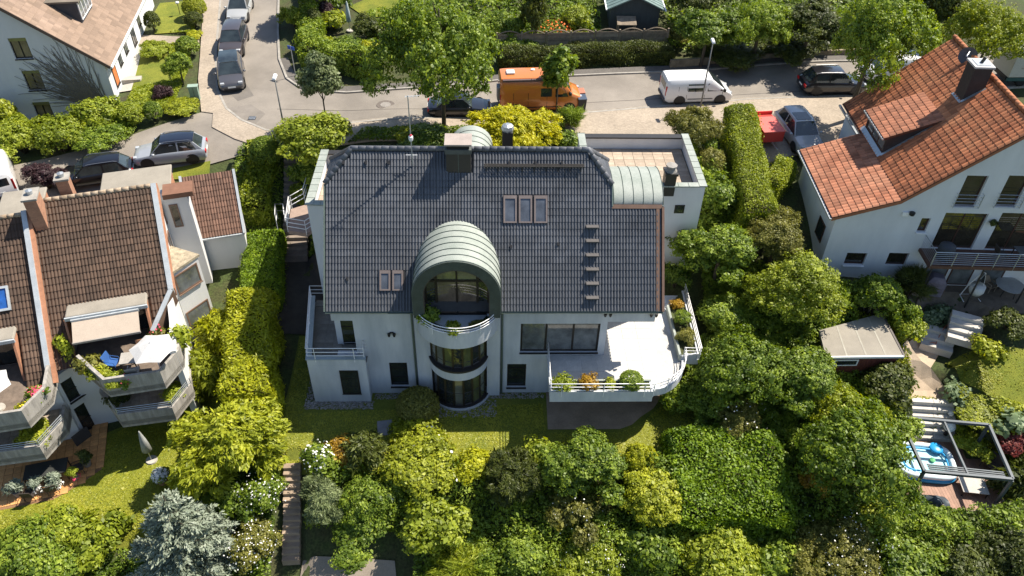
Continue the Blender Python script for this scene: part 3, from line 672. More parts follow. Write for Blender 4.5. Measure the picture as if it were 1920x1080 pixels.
# curved balcony
band(2.08,1.62,5.1,5.22,.2,'balcony_slab',WHITEF,solid=True,y0=-.05)
band(2.08,1.62,5.22,6.12,.14,'balcony_parapet',WHITEF,y0=-.05)
band(1.92,1.46,5.3,5.93,.2,'planter_soil',SOIL,y0=-.05,solid=True)
band(1.62,1.45,5.94,6.0,.2,'balcony_floor',mat('balcony_floor',(.45,.48,.5),.8,.1,2),solid=True,y0=.35)
def rails(par, path, zs, r=.022, posts=(), drop=.35, nm='railing'):
    m_ = MB()
    for z,off in zs: m_.tube([(p[0],p[1],(p[2] if len(p)>2 else 0)+z) for p in path], r, 6)
    o = m_.build(nm, STEELW, par, smooth=True)
    for p in posts:
        MB().bar((p[0],p[1],(p[2] if len(p)>2 else 0)+min(z for z,_ in zs)-drop),(p[0],p[1],(p[2] if len(p)>2 else 0)+max(z for z,_ in zs)),.04,.03).build('post', STEELW, o)
    return o
A = arc(2.14,1.68,25,y0=-.05); rails(H, A, ((6.22,0),(6.38,0),(6.56,0)), .026, [A[i] for i in (1,7,12,17,23)], .35)
rails(H, [A[0],A[0]], ((6.22,0),), .01)

# ---- left ground-floor wing with terrace on top
lw = [(-9.36,-.62),(-6.36,-.62),(-6.36,.0),(-7.9,.0),(-7.9,4.3),(-9.95,4.3)]
MB().prism(lw,-.2,2.85).build('wing', WHITEF, H)
# front window of the wing (proud frame inside a shallow reveal box)
window(H,(-7.79,-.62,.69),(1,0,0),(0,0,1),.97,1.79,FRAME,GLASS,set_=-.012,trans=(.55,1.2),fw=.06,sill=SILL,sill_out=.06,depth=.03)
po = [(-9.36,-.62),(-6.36,-.62),(-6.36,-.50),(-9.2,-.50),(-9.78,4.3),(-9.95,4.3)]
MB().prism(po,2.855,3.28).build('wing_parapet', WHITEF, H)
MB().prism([(p[0]+(.0),p[1]) for p in [(-9.40,-.66),(-6.33,-.66),(-6.33,-.40),(-9.12,-.40),(-9.70,4.3),(-9.99,4.3)]],3.283,3.33).build('wing_coping', mat('coping_bluegrey',(.30,.35,.36),.5,.1,2), H)
wf = thing
fl = MB().prism([(-9.18,-.48),(-6.4,-.48),(-6.4,-.02),(-6.9,-.02),(-6.9,.9),(-7.95,.9),(-7.95,4.3),(-9.75,4.3)],2.855,2.88).build('wing_terrace_floor', GREYP, H)
PAVB = MB().box(-.235,.235,-.235,.235,0,.035).mesh('paver')
PAVB.materials.append(GREYP)
for ix in range(7):
    for iy in range(10):
        x, y = -9.45+ix*.48+.0, -.2+iy*.48
        if in_poly(np.array([x]),np.array([y]),[(-8.95,-.45),(-6.5,-.45),(-6.5,-.05),(-7.0,-.05),(-7.0,.7),(-8.0,.7),(-8.0,4.2),(-9.5,4.2)])[0]:
            o = bpy.data.objects.new('paver', PAVB); COL.objects.link(o); o.parent = fl; o.location = (x,y,2.882)
lp = [(-6.42,.0),(-6.42,-.60),(-9.30,-.60),(-9.90,4.25),(-8.0,4.25)]
rails(H, lp, ((3.55,0),(3.80,0),(4.08,0)), .024, [(-6.42,-.5),(-6.9,-.62),(-8.9,-.62),(-9.38,.1),(-9.62,2.0),(-9.9,4.2)], .45)

# ---- right terrace on a slab
TZ = 2.95
def hp(x,y,z): p = Zp(x,y,z); return (float(p[0]),float(p[1]-HY))
c1, c2, c3, c4 = hp(1232,722,3.3), hp(1282,664,3.3), hp(1312,664,3.3), hp(1282,545,3.3)
yf = -2.9
curve = [(8.2+ (c2[0]-8.2)*math.sin(t), yf+.35+(c2[1]-yf-.35)*(1-math.cos(t))) for t in np.linspace(0,math.pi/2,9)]
slab = [(3.05,-.003),(3.05,yf),(8.2,yf)]+curve+[(c3[0],c2[1]-.05),(c3[0]-.15,c2[1]+1.2),(c4[0],c4[1]),(8.5,c4[1]),(8.5,2.88),(6.07,2.88),(6.07,-.003)]
MB().prism(slab,TZ-.38,TZ-.02).build('terrace_slab', WHITEF, H)
fl = MB().prism([(3.2,-.01),(3.2,yf+.85),(8.25,yf+.85)]+[(p[0]-.12,p[1]+.1) for p in curve[2:]]+[(c2[0]-.15,c2[1]+.2),(9.3,c4[1]-.2),(8.5,c4[1]-.2),(8.5,2.87),(6.08,2.87),(6.08,-.01)],TZ-.018,TZ).build('terrace_floor', mat('terrace_joint',(.46,.45,.43),.9), H)
PW = MB().box(-.395,.395,-.395,.395,0,.02).mesh('paver'); PW.materials.append(STONEW)
inp = [(3.5,-.3),(3.5,yf+1.1),(8.3,yf+1.1),(9.0,-1.4),(9.25,-.3),(9.1,2.4),(6.3,2.4),(6.3,-.3)]
for ix in range(8):
    for iy in range(8):
        x, y = 3.62+.8*ix, yf+1.28+.8*iy
        if in_poly(np.array([x]),np.array([y]),[(3.3,-.35),(3.3,yf+.9),(8.5,yf+.9),(9.05,-1.35),(9.0,-.1),(8.8,2.5),(6.4,2.5),(6.4,-.35)])[0]:
            o = bpy.data.objects.new('paver', PW); COL.objects.link(o); o.parent = fl; o.location = (x,y,TZ+.002)
# front planter
MB().box(3.05,8.2,yf,yf+.1,TZ-.019,TZ+.36).build('planter_wall', WHITEF, H)
MB().box(3.2,8.2,yf+.74,yf+.84,TZ+.001,TZ+.36).build('planter_wall', COPPER, H)
MB().box(3.05,3.19,yf+.1,-.3,TZ-.019,TZ+.16).build('planter_wall', WHITEF, H)
MB().box(8.1,8.2,yf+.1,yf+.84,TZ+.001,TZ+.3).build('planter_wall', WHITEF, H)
MB().box(3.2,8.1,yf+.1,yf+.74,TZ+.001,TZ+.28).build('planter_soil', SOIL, H)
# curved front edge parapet
cv2 = [(p[0]-.1,p[1]+.06) for p in curve]
MB().prism(curve+cv2[::-1],TZ-.019,TZ+.12).build('terrace_edge', WHITEF, H)
# side planter
ca, cb = hp(1250,572,3.35), hp(1274,668,3.35)
s1 = [(ca[0],ca[1]),(cb[0],cb[1]),(cb[0]+.12,cb[1]),(ca[0]+.12,ca[1])]
MB().prism(s1,TZ+.001,TZ+.42).build('planter_wall', COPPER, H)
s2 = [(c3[0]-.02,c3[1]-.0),(c4[0]-.02,c4[1]),(c4[0]-.12,c4[1]),(c3[0]-.12,c3[1])]
MB().prism(s2,TZ-.019,TZ+.36).build('planter_wall', WHITEF, H)
MB().prism([(cb[0]+.12,cb[1]+.02),(c3[0]-.13,c3[1]+.02),(c3[0]-.13,c3[1]+.12),(cb[0]+.12,cb[1]+.12)],TZ-.019,TZ+.36).build('planter_wall', WHITEF, H)
MB().prism([(ca[0]+.13,ca[1]),(cb[0]+.13,cb[1]+.13),(c3[0]-.13,c3[1]+.13),(c4[0]-.13,c4[1])],TZ+.001,TZ+.3).build('planter_soil', SOIL, H)
rp_ = [(3.08,-.05),(3.08,yf-.02),(8.25,yf-.02)]
rails(H, rp_, ((TZ+.5,0),(TZ+.72,0),(TZ+.96,0)), .024, [(3.08,-.4),(3.6,yf-.02),(5.7,yf-.02),(7.75,yf-.02),(8.2,yf-.02)], .5)
rc_ = [(8.25,yf-.02)]+[(p[0]+.03,p[1]-.03) for p in curve]+[(c3[0]+.02,c2[1]-.08),(c4[0]+.02,c4[1])]
rails(H, rc_, ((TZ+.42,0),(TZ+.64,0),(TZ+.86,0)), .024, [rc_[3],rc_[6],(c2[0],c2[1]),(c3[0],c2[1]-.06),((c3[0]+c4[0])/2,(c2[1]+c4[1])/2)], .5)
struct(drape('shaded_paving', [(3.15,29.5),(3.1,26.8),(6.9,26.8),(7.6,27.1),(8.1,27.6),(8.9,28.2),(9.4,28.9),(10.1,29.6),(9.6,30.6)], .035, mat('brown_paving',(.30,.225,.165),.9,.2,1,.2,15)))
# retaining wall under terrace and the shaded paving
MB().box(3.3,8.2,-.35,-.05,-.1,TZ-.39).build('lower_wall', CONC, H)
# ---- copper vault over the side stair
vx0, vx1, vy, vz, va, vh = XU+.06, XR+.1, 34.0-HY, 10.36, 1.62, .82
pr = [(vy-va,vz-.35)]+[(vy-va*math.cos(a),vz+vh*math.sin(a)) for a in np.linspace(0,math.pi,19)]+[(vy+va,vz-.35)]
V = [(x,p[0],p[1]) for x in (vx0,vx1) for p in pr]; n = len(pr)
vo = MB().add(V,[(i,n+i,n+i+1,i+1) for i in range(n-1)]+[tuple(range(n)),tuple(range(2*n-1,n-1,-1))]).build('copper_vault', COPPER, H); auto(vo,50)
for k in range(6):
    x = vx0+.04+k*(vx1-vx0-.06)/5; MB().tube([(x,p[0],p[1]+.01) for p in pr[1:-1]],.018,4).build('seam', MATS['copper_seam'], vo)
MB().box(vx0,vx1,vy-va-.03,vy-va-.003,vz-.12,vz+.1).build('skirt', COPPER, vo)

# ---- rear blocks with roof terraces
def rear(x0,x1,y0,y1,zt,zf,front_open,nm):
    """box with parapet and copper coping"""
    b = MB().box(x0,x1,y0,y1,1.5 if y0 < 9 else 3,zf-.04).build(nm, WHITE, H); return b
PT = 8.95; PF = 8.1
rq = [hp(1325,350,PT),hp(1287,250,PT),hp(1085,252,PT)]
X1, Yf0, Yb = rq[0][0], rq[0][1], (rq[1][1]+rq[2][1])/2
X0r = rq[2][0]
rb_ = MB().box(X0r+.0,X1-.05,Yf0+.05,Yb-.05,1.0,PF-.04).build('rear_wing', WHITE, H)
def parapet(x0,x1,y0,y1,z0,z1,mt_=WHITE): return MB().box(x0,x1,y0,y1,z0,z1).build('parapet', mt_, rb_)
parapet(X0r,X1-.05,Yb-.25,Yb-.05,PF-.039,PT-.08); parapet(X1-.25,X1-.05,Yf0+.05,Yb-.252,PF-.039,PT-.08); parapet(8.6,X1-.252,Yf0+.05,Yf0+.25,PF-.039,PT-.08); parapet(X0r,X0r+.2,RY+2,Yb-.252,PF-.039,PT-.08)
def coping(p, q, w, n, par, zt=PT, slope=0):
    p, q = np.array([*p,zt],float), np.array([*q,zt],float); d = (q-p)/n
    for i in range(n): 
        m_ = MB(); m_.bar(p+d*(i+.01), p+d*(i+.985), w, .07); m_.build('coping', COPPER, par)
        MB().bar(p+d*(i+.985)+np.array([0,0,.012]), p+d*(i+1.01)+np.array([0,0,.012]), w+.01, .075).build('seam', MATS['copper_seam'], par)
coping((X1-.17,Yf0),(X1-.17,Yb),.42,9,rb_); coping((9.2,Yf0+.16),(X1-.39,Yf0+.16),.40,4,rb_); coping((X0r+.15,RY+2),(X0r+.15,Yb),.42,4,rb_)
MB().box(X0r-.05,X1-.4,Yb-.42,Yb+.02,PT-.10,PT-.01).build('coping', DARKM, rb_)  # rear coping coloured dark for the shade on its away-facing slope
rfl = MB().prism([(X0r+.21,Yb-.26),(X0r+.21,6.3),(8.55,6.3),(8.55,Yf0+.26),(X1-.26,Yf0+.26),(X1-.26,Yb-.26)],PF-.035,PF-.02).build('roof_terrace_floor', mat('joint_dark',(.2,.16,.12),.9), H)
PT2 = MB().box(-.29,.29,-.29,.29,0,.03).mesh('paver'); PT2.materials.append(STONEP)
for ix in range(9):
    for iy in range(10):
        x, y = 6.45+ix*.6, Yb-.62-iy*.6
        if x > X1-.55 or y < 6.6 or (x > 8.3 and y < Yf0+.5): continue
        o = bpy.data.objects.new('paver', PT2); COL.objects.link(o); o.parent = rfl; o.location = (x,y,PF-.018)
window(H,(10.35,Yf0+.05,7.15),(1,0,0),(0,0,1),.55,.55,FRAME,GLASS,set_=-.01,fw=.05,depth=.03)
lq = [hp(573,384,PT),hp(602,281,PT)]
LX, Lf, Lb = lq[0][0], lq[0][1], lq[1][1]
lb_ = MB().box(LX+.05,-7.95,Lf+.05,Lb-.05,.5,PF-.04).build('rear_wing', WHITE, H)
for a_ in ((LX+.05,LX+.25,Lf+.05,Lb-.05),(LX+.252,-8.05,Lf+.05,Lf+.25),(LX+.252,-7.95,Lb-.25,Lb-.05)): MB().box(*a_,PF-.039,PT-.08).build('parapet', WHITE, lb_)
coping((LX+.17,Lf),(LX+.17,Lb),.44,9,lb_); coping((LX+.4,Lf+.17),(-8.05,Lf+.17),.42,3,lb_)
MB().box(LX+.38,-7.9,Lb-.4,Lb,PT-.1,PT-.01).build('coping', DARKM, lb_)  # same shade painted dark on the left wing's rear coping
rfl2 = MB().box(LX+.26,-8.03,Lf+.26,Lb-.26,PF-.035,PF-.02).build('roof_terrace_floor', MATS['joint_dark'], H)
for ix in range(3):
    for iy in range(12):
        x, y = LX+.58+ix*.6, Lf+.6+iy*.6
        if x > -8.3 or y > Lb-.5: continue
        o = bpy.data.objects.new('paver', PT2); COL.objects.link(o); o.parent = rfl2; o.location = (x,y,PF-.018)
# rear barrel dormer seen above the ridge
bx_ = -.95; pr = [(bx_-1.15*math.cos(a),10.35+1.15*math.sin(a)) for a in np.linspace(-.35,math.pi+.35,20)]
V = [(p[0],y,p[1]) for y in (5.0,8.9) for p in pr]; n = 20
bo = MB().add(V,[(i,i+1,n+i+1,n+i) for i in range(n-1)]+[tuple(range(n-1,-1,-1)),tuple(range(n,2*n))]).build('rear_barrel_dormer', COPPER, H); auto(bo,50)
for k in range(6): MB().tube([(p[0]*1+ (p[0]-bx_)*.01,5.6+.55*k,p[1]+.01) for p in pr],.02,4).build('seam', MATS['copper_seam'], bo)
# ---- entrance landing with railings on the left
lz = 5.0
q = [hp(x,y,lz) for x,y in ((540,432),(575,438),(612,412),(612,400),(585,380),(545,392))]
MB().prism([q[0],q[1],q[2],(-7.9,q[2][1]),(-7.9,q[4][1]+.6),q[4],q[5]],lz-.25,lz).build('landing', mat('landing_stone',(.30,.22,.18),.9,.15,2), H)
rails(H,[(q[5][0],q[5][1]),(q[0][0],q[0][1]),(q[1][0],q[1][1]),(q[2][0]+.2,q[2][1]+.2)],((lz+.3,0),(lz+.6,0),(lz+.9,0)),.026,[q[0],q[1],q[5]],.4)
qa = [hp(x,y,lz-.2) for x,y in ((548,392),(572,378),(580,350))]
rails(H,qa,((lz+.1,0),(lz+.4,0),(lz+.75,0)),.026,[qa[0],qa[1]],.5)
qb = [hp(x,y,lz-1) for x,y in ((520,425),(520,405),(535,405),(537,425))]
rails(H,qb,((lz-.6,0),(lz-.1,0)),.026,[qb[0],qb[1]],.6)
# ============================================================ NEIGHBOURS ON THE LEFT
class Frame:
    def __init__(s, o, rz):
        s.o = np.array(o, float); s.rz = rz; s.ux = np.array([math.cos(rz),math.sin(rz),0]); s.uy = np.array([-math.sin(rz),math.cos(rz),0])
    def loc(s, p): q = np.array(p)-s.o; return np.array([q@s.ux, q@s.uy, q[2]])
    def w(s, p): return s.o+s.ux*p[0]+s.uy*p[1]+np.array([0,0,p[2]])
    def onz(s, x, y, z): return s.loc(Zp(x, y, z+s.o[2]))
    def ony(s, x, y, v): d = ray(x, y); return s.loc(CAM+d*(((s.o-CAM)@s.uy+v)/(d@s.uy)))
    def onx(s, x, y, v): d = ray(x, y); return s.loc(CAM+d*(((s.o-CAM)@s.ux+v)/(d@s.ux)))
def offs(path, d):
    P = [np.array(p[:2], float) for p in path]; out = []
    for i in range(len(P)):
        ns = []
        if i > 0: t = P[i]-P[i-1]; ns.append(np.array([-t[1],t[0]])/np.linalg.norm(t))
        if i < len(P)-1: t = P[i+1]-P[i]; ns.append(np.array([-t[1],t[0]])/np.linalg.norm(t))
        n = sum(ns)/len(ns); n /= max(.4, n@n)**.5*np.linalg.norm(n)**0 if len(ns) > 1 else 1
        out.append(tuple(P[i]+n*d))
    return out
def ribbon(path, d, z0, z1): return MB().prism(list(map(lambda p: tuple(p[:2]), path))+offs(path, d)[::-1], z0, z1)
VERGE = mat('zinc_coping', (.45,.48,.50), .45, .12, 2, metal=.2)
BRICKR = mat('brick_red_band', (.40,.19,.11), .8, .15, 2, stretch=(1,1,4))
PITCH_L = .927
def row_house(F, label, end):
    t = thing('row_house', label, 'house', F.o, F.rz)
    b = 0.; RZ_, EZ_ = 9.3, 3.4; D = (RZ_-EZ_)/PITCH_L; cs = 1/math.sqrt(1+PITCH_L**2); v = np.array([0,cs,PITCH_L*cs]); n = np.array([0,-v[2],v[1]]); SL_ = D/cs
    sy = lambda y: (y+D)/cs
    if end: fp_ = [(-6.0,0),(-5.1,0),(-5.1,sy(-4.35)),(-1.25,sy(-4.35)),(-1.25,sy(-5.5)),(-.12,sy(-4.1)),(-.12,SL_),(-6.0,SL_)]
    else: fp_ = [(-6.0,0),(-5.1,0),(-5.1,sy(-4.35)),(-1.05,sy(-4.35)),(-1.05,0),(-.12,0),(-.12,SL_),(-6.0,SL_)]
    P = lambda x, s, l=0: np.array([x,-D,EZ_])+v*s+n*l
    rb = MB(); rb.extrude([P(x,s) for x,s in fp_], -n*.15)
    rb.extrude([np.array([x,y,RZ_-PITCH_L*y]) for x,y in ((-6,0),(-.1,0),(-.1,6),(-6,6))], (0,0,-.2)); rf = rb.build('roof', mat('brown_deck',(.05,.035,.025),.9), t)
    tiles(rf, (0,-D,EZ_), (1,0,0), v, fp_, .335, .36, .05, 2, BROWNT, 300, th=.04, lift=.01, rev=True)
    MOSS = mat('mossy_ridge', (.24,.17,.11), .9, .45, 5, .3, 20, c2=(.40,.33,.25), rnd=.2)
    for i in range(16): MB().tube([(-6+.37*i,0,RZ_+.02),(-6+.37*(i+.97),0,RZ_+.03)],[.13,.12],8).build('ridge_tile', MOSS, rf, smooth=True)
    # right verge
    if end:
        vb = MB(); vb.bar(P(.0,sy(-4.1),.06),P(.0,SL_+.1,.06),.26,.16,n); vb.bar(P(.0,sy(-4.1),.06),P(-1.2,sy(-5.55),.06),.22,.16,n); vb.build('verge_coping', VERGE, rf)
        vb = MB(); vb.extrude([(.13,-4.1,5.55),(.13,.05,9.4),(.13,.05,8.95),(.13,-4.1,5.05)],(.06,0,0)); vb.build('verge_board', BRICKR, rf)
        vb = MB(); vb.extrude([(.10,-4.15,5.45),(-1.1,-5.65,4.15),(-1.0,-5.75,3.45),(.16,-4.2,4.7)],(.0,.08,.02)); vb.build('verge_cladding', BROWNT, rf)
    else:
        vb = MB(); vb.bar(P(.0,-.1,.12),P(.0,SL_+.15,.12),.24,.3,n); vb.build('party_coping', VERGE, rf)
        vb = MB(); vb.bar(P(.2,.0,.0),P(.2,SL_+.1,.0),.16,.34,n); vb.build('party_cladding', BRICKR, rf)
        vb = MB(); vb.bar((-1.1,-D-.1,EZ_-.02),(.1,-D-.1,EZ_-.02),.16,.12); vb.build('gutter', VERGE, rf)
    # body
    sh = MB(); sh.box(-5.95,-.32,-5.9,5.9,-1.9,3.3); sh.build('body', WHITEN, t)
    gw = MB(); wall(gw, [(-7.6,-1.9),(6,-1.9),(6,3.5),(0,9.05),(-4.2,5.2),(-5.6,4.5),(-7.6,4.4)] if end else [(-6.1,-1.9),(6,-1.9),(6,3.5),(0,9.05),(-6.1,3.4)], [], .3, (.0,0,0), (0,1,0), (0,0,1)); gw.build('gable_wall', WHITEN, t)
    # dormer recess over the upper terrace, flat roof with rounded lip
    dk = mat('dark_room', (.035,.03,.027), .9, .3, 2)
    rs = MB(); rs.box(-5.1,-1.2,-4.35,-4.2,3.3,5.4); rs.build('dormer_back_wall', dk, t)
    for i in range(3): window(t, (-4.9+1.2*i,-4.36,3.45),(1,0,0),(0,0,1),1.15,1.9,FRAME,GLASS,set_=-.03,depth=.04,name='terrace_door')
    MB().box(-5.0,-1.15,-5.0,-3.9,5.4,5.58).build('dormer_roof', BITU, t, bevel=.08)
    MB().box(-5.02,-1.13,-5.1,-5.005,5.36,5.55).build('dormer_fascia', VERGE, t)
    for x0,x1 in ((-5.1,-4.98),(-1.3,-1.18)):
        m_ = MB(); m_.extrude([(x0,-5.0,5.38),(x0,-4.0,5.38),(x0,-5.9,3.5)],(.1,0,0)); m_.build('dormer_cheek', BRICKR, t)
    # terraces
    up = [(-5.25,-5.7),(-4.75,-6.5),(-3.8,-7.9),(-3.35,-8.55),(-.75,-8.7),(.12,-7.4),(.12,-5.9)]
    MB().prism([(-5.2,-4.3)]+up+[(-.3,-4.3)],3.12,3.4).build('terrace_slab', CONC, t)
    MB().prism([(-5.1,-4.4)]+offs(up,.18)+[(-.32,-4.4)],3.401,3.42).build('terrace_floor', mat('terrace_shade_tone',(.15,.115,.09),.85,.25,3), t)  # floor sheet coloured dark to imitate shade on the terrace
    ribbon(up[1:], .16, 3.0, 4.25).build('terrace_parapet', CONCD, t)
    lo = [(-4.6,-6.2),(-3.75,-7.9),(-3.4,-8.6),(-.8,-8.85),(.1,-7.45),(.1,-6.3)]
    sl_ = MB().prism([(-4.6,-5.9)]+lo+[(.05,-5.9)],.9,1.2).build('balcony_slab', CONC, t)
    pv = MB().box(-.21,.21,-.21,.21,0,.02).mesh('paver'); pv.materials.append(STONEP)
    for ix in range(9):
        for iy in range(6):
            x, y = -3.6+.43*ix, -8.35+.43*iy
            if in_poly(np.array([x]),np.array([y]),[(-3.6,-6.0),(-3.35,-8.3),(-.95,-8.55),(-.2,-7.3),(-.2,-6.0)])[0]:
                o = bpy.data.objects.new('paver', pv); COL.objects.link(o); o.parent = sl_; o.location = (x,y,1.202)
    ribbon(lo[1:], .16, .75, 1.75).build('balcony_parapet', CONCD, t)
    m_ = MB()
    for z in (1.85,1.98,2.12): m_.tube([(p[0]*1.0,p[1]+.08,z) for p in lo[1:-1]],.02,5)
    o = m_.build('railing', STEEL, t)
    for p in lo[1:-1]: MB().box(p[0]-.02,p[0]+.02,p[1]+.06,p[1]+.1,1.7,2.13).build('post', STEEL, o)
    for z0,h in ((-1.45,2.1),(1.25,2.1)):
        for i in range(3): window(t,(-4.4+1.3*i,-5.9,z0),(1,0,0),(0,0,1),1.2,h,FRAME,GLASS,set_=-.03,depth=.04,name='terrace_door')
    return t, rf
FA = Frame((-17.62,35.68,0), R(15.5))
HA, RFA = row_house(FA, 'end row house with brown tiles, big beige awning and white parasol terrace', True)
FB = Frame(FA.w((-6.17,-.56,-.3)), R(15.5))
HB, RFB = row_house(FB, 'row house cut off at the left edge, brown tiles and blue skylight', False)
# skylight on the left house
v = np.array([0,1/math.sqrt(1+PITCH_L**2),PITCH_L/math.sqrt(1+PITCH_L**2)]); nn = np.array([0,-v[2],v[1]])
c = np.array([-1.75,-3.0,9.3-PITCH_L*3.0]); f = MB()
for a_,b_,p_,q_ in ((-.5,.5,-.62,-.5),(-.5,.5,.5,.62),(-.5,-.4,-.5,.5),(.4,.5,-.5,.5)): f.obox(c+np.array([(a_+b_)/2,0,0])+v*(p_+q_)/2+nn*.1,((b_-a_)/2,0,0),v*(q_-p_)/2,nn*.08)
f = f.build('skylight', VERGE, RFB); MB().obox(c+nn*.1,(.42,0,0),v*.52,nn*.01).build('pane', glassmat('blue_glass',(.02,.09,.32),.05,1.), f)
# chimneys of the end house
def clad_chimney(x0,x1,y0,y1,z0,z1,par):
    c = MB().box(x0,x1,y0,y1,z0,z1).build('chimney', mat('chimney_cladding',(.36,.19,.12),.8,.2,3,stretch=(1,1,3)), par, bevel=.02)
    MB().box(x0-.06,x1+.06,y0-.06,y1+.06,z1,z1+.1).build('cap', mat('grey_cap',(.3,.28,.25),.8,.15,3), c); MB().lathe([(.14,z1+.1),(.17,z1+.3),(.02,z1+.36)],10,((x0+x1)/2,(y0+y1)/2,0)).build('cowl', STEEL, c)
clad_chimney(-5.85,-5.25,-1.15,-.15,7.6,10.1,HA); clad_chimney(-4.6,-4.0,.5,1.1,7.9,10.0,HA)
fl_ = MB().box(-3.4,.2,2.6,5.3,3,7.15); fl_.build('flat_dormer', BRICKR, HA); MB().box(-3.5,.3,2.5,5.4,7.152,7.3).build('flat_roof', BITU, HA, bevel=.05)
fl_ = MB().box(-2.6,-.5,3.3,5.8,3,7.1); fl_.build('flat_dormer', BRICKR, HB); MB().box(-2.7,-.4,3.2,5.9,7.102,7.25).build('flat_roof', BITU, HB, bevel=.05)
# annex
an_t = HA
ax0, ax1 = .75, 3.75
MB().box(ax0+.05,ax1-.05,1.45,4.0,-.5,4.5).build('annex_wall', WHITEN, HA)
pz = lambda y: 4.55+(y-1.3)*.9
ro = MB(); ro.extrude([(ax0,1.3,pz(1.3)),(ax1,1.3,pz(1.3)),(ax1,4.1,pz(4.1)),(ax0,4.1,pz(4.1))],(0,0,-.14)); rfx = ro.build('annex_roof', MATS['brown_deck'], HA)
cs = 1/math.sqrt(1+.81); va_ = np.array([0,cs,.9*cs]); tiles(rfx,(0,1.3,4.55),(1,0,0),va_,[(ax0+.08,0),(ax1-.08,0),(ax1-.08,2.8/cs),(ax0+.08,2.8/cs)],.30,.34,.05,2,mat('annex_tile',(.12,.062,.042),.75,.25,.9,.15,30,rnd=.25,attr=True,c2=(.175,.10,.07)),300,th=.025,lift=.01)
na = np.array([0,-va_[2],va_[1]])
for x in (ax0,ax1): 
    m_ = MB(); m_.bar(np.array([x,1.25,pz(1.25)])+na*.05,np.array([x,4.15,pz(4.15)])+na*.05,.14,.16,na); m_.build('verge_coping', VERGE, rfx)
m_ = MB(); m_.bar((ax0,1.22,4.5),(ax1,1.22,4.5),.12,.1); m_.build('gutter', VERGE, rfx)
MB().box(.005,1.4,.3,1.28,2,8.2).build('stair_tower', WHITEN, HA); MB().box(.2,1.75,.2,1.3,8.205,8.5).build('tower_cladding', mat('tower_brown',(.19,.095,.06),.8,.15,2,stretch=(1,1,4)), HA)
window(HA,(.35,.3,6.3),(1,0,0),(0,0,1),.45,1.5,BROWNM,GLASS,set_=-.02,depth=.05)
# gable windows
for (y0,y1,z0,z1) in ((.1,.7,6.7,7.9),(-1.0,-.3,5.2,6.6)): window(HA,(.0,y0,z0),(0,1,0),(0,0,1),y1-y0,z1-z0,BROWNM,GLASS,set_=-.02,depth=.05)
# triangular oriel
oz = [(.02,-1.0),(1.4,-2.15),(.02,-3.3)]
MB().prism(oz,-1.5,5.85).build('oriel', WHITEN, HA); MB().prism([(.0,-.9),(1.52,-2.12),(.02,-3.45)],5.86,6.0).build('oriel_roof', mat('lichen_roof',(.33,.28,.2),.95,.4,4,.3,20), HA)
uo = np.array([1.38,1.15,0]); Lo = np.linalg.norm(uo); uo /= Lo
for z0 in (4.35,1.75): window(HA,np.array([.02,-3.3,z0])+uo*.12,uo,(0,0,1),Lo-.3,1.25,BROWNM,GLASSC,set_=-.015,depth=.05,sill=BROWNM,sill_out=.12,fw=.08)
# diagonal wall of the left house with two windows
p0, p1 = np.array([-.16,-6.0]), np.array([1.05,-5.05]); ud = np.append(p1-p0,0); Ld = np.linalg.norm(ud); ud /= Ld
dw = MB(); wall(dw,[(0,-1.6),(Ld,-1.6),(Ld,3.3),(0,3.3)],[rect(.35,1.35,-1.3,.75),rect(.35,1.35,1.25,2.75)],.25,(p0[0],p0[1],0),ud,(0,0,1)); dw.build('diagonal_wall', WHITEN, HB)
for z0,z1 in ((-1.3,.75),(1.25,2.75)): window(HB,np.array([p0[0],p0[1],z0])+ud*.35,ud,(0,0,1),1.0,z1-z0,FRAME,GLASS,trans=((z1-z0)*.45,),set_=.06,sill=SILL)
MB().box(-1.6,-.16,-6.0,-5.91,-1.6,3.25).build('front_wall', WHITEN, HB)
# awnings
def awning(F, label):
    t = thing('awning', label, 'awning', F.w((0,0,0)), F.rz)
    m_ = MB(); m_.extrude([(-4.72,-5.15,5.38),(-1.6,-5.15,5.38),(-1.6,-6.2,4.85),(-4.72,-6.2,4.85)],(0,0,-.02)); m_.build('canopy', CLOTHB, t)
    MB().box(-4.74,-1.58,-6.25,-6.17,4.76,4.87).build('front_bar', mat('awning_bar',(.3,.27,.24),.5), t); MB().box(-4.75,-1.57,-5.2,-5.11,5.3,5.46).build('cassette', VERGE, t)
    for x in (-4.3,-2.0): MB().tube([(x,-5.15,5.28),(x+.3,-5.6,5.02),(x,-6.2,4.8)],.025,5).build('arm', STEEL, t)
awning(FA, 'beige awning pulled out over the plant-filled upper terrace')

# ============================================================ TOP-LEFT HOUSE
FT = Frame((-26.1,51.5,0), R(7.8)); T = thing('gabled_house', 'white house with pale brown roof and bare creeper at the top left', 'house', FT.o, FT.rz)
TB = 4.2; hw = 6.2; ke = .80; ez = 8.65
PTILE = mat('pale_brown_tile',(.20,.14,.10),.85,.18,.6,.2,25,rnd=.18,attr=True,c2=(.26,.185,.14))
def fwinT(x0,y0,x1,y1): a, b = FT.ony(x0,y0,0), FT.ony(x1,y1,0); return a, b
ws = []
for (xa,ya,xb,yb) in ((17,72,60,110),(43,134,84,168),(67,194,98,224)):
    c = FT.ony((xa+xb)/2,(ya+yb)/2,0); ws.append((c[0]-.55,c[0]+.55,c[2]-.72,c[2]+.72))
gw = MB(); wall(gw,[(-2*hw,TB),(0,TB),(0,ez),(-hw,ez+hw*ke),(-2*hw,ez)],[rect(*w) for w in ws],.3,(0,0,0),(1,0,0),(0,0,1)); gw.build('gable_wall', WHITEN, T)
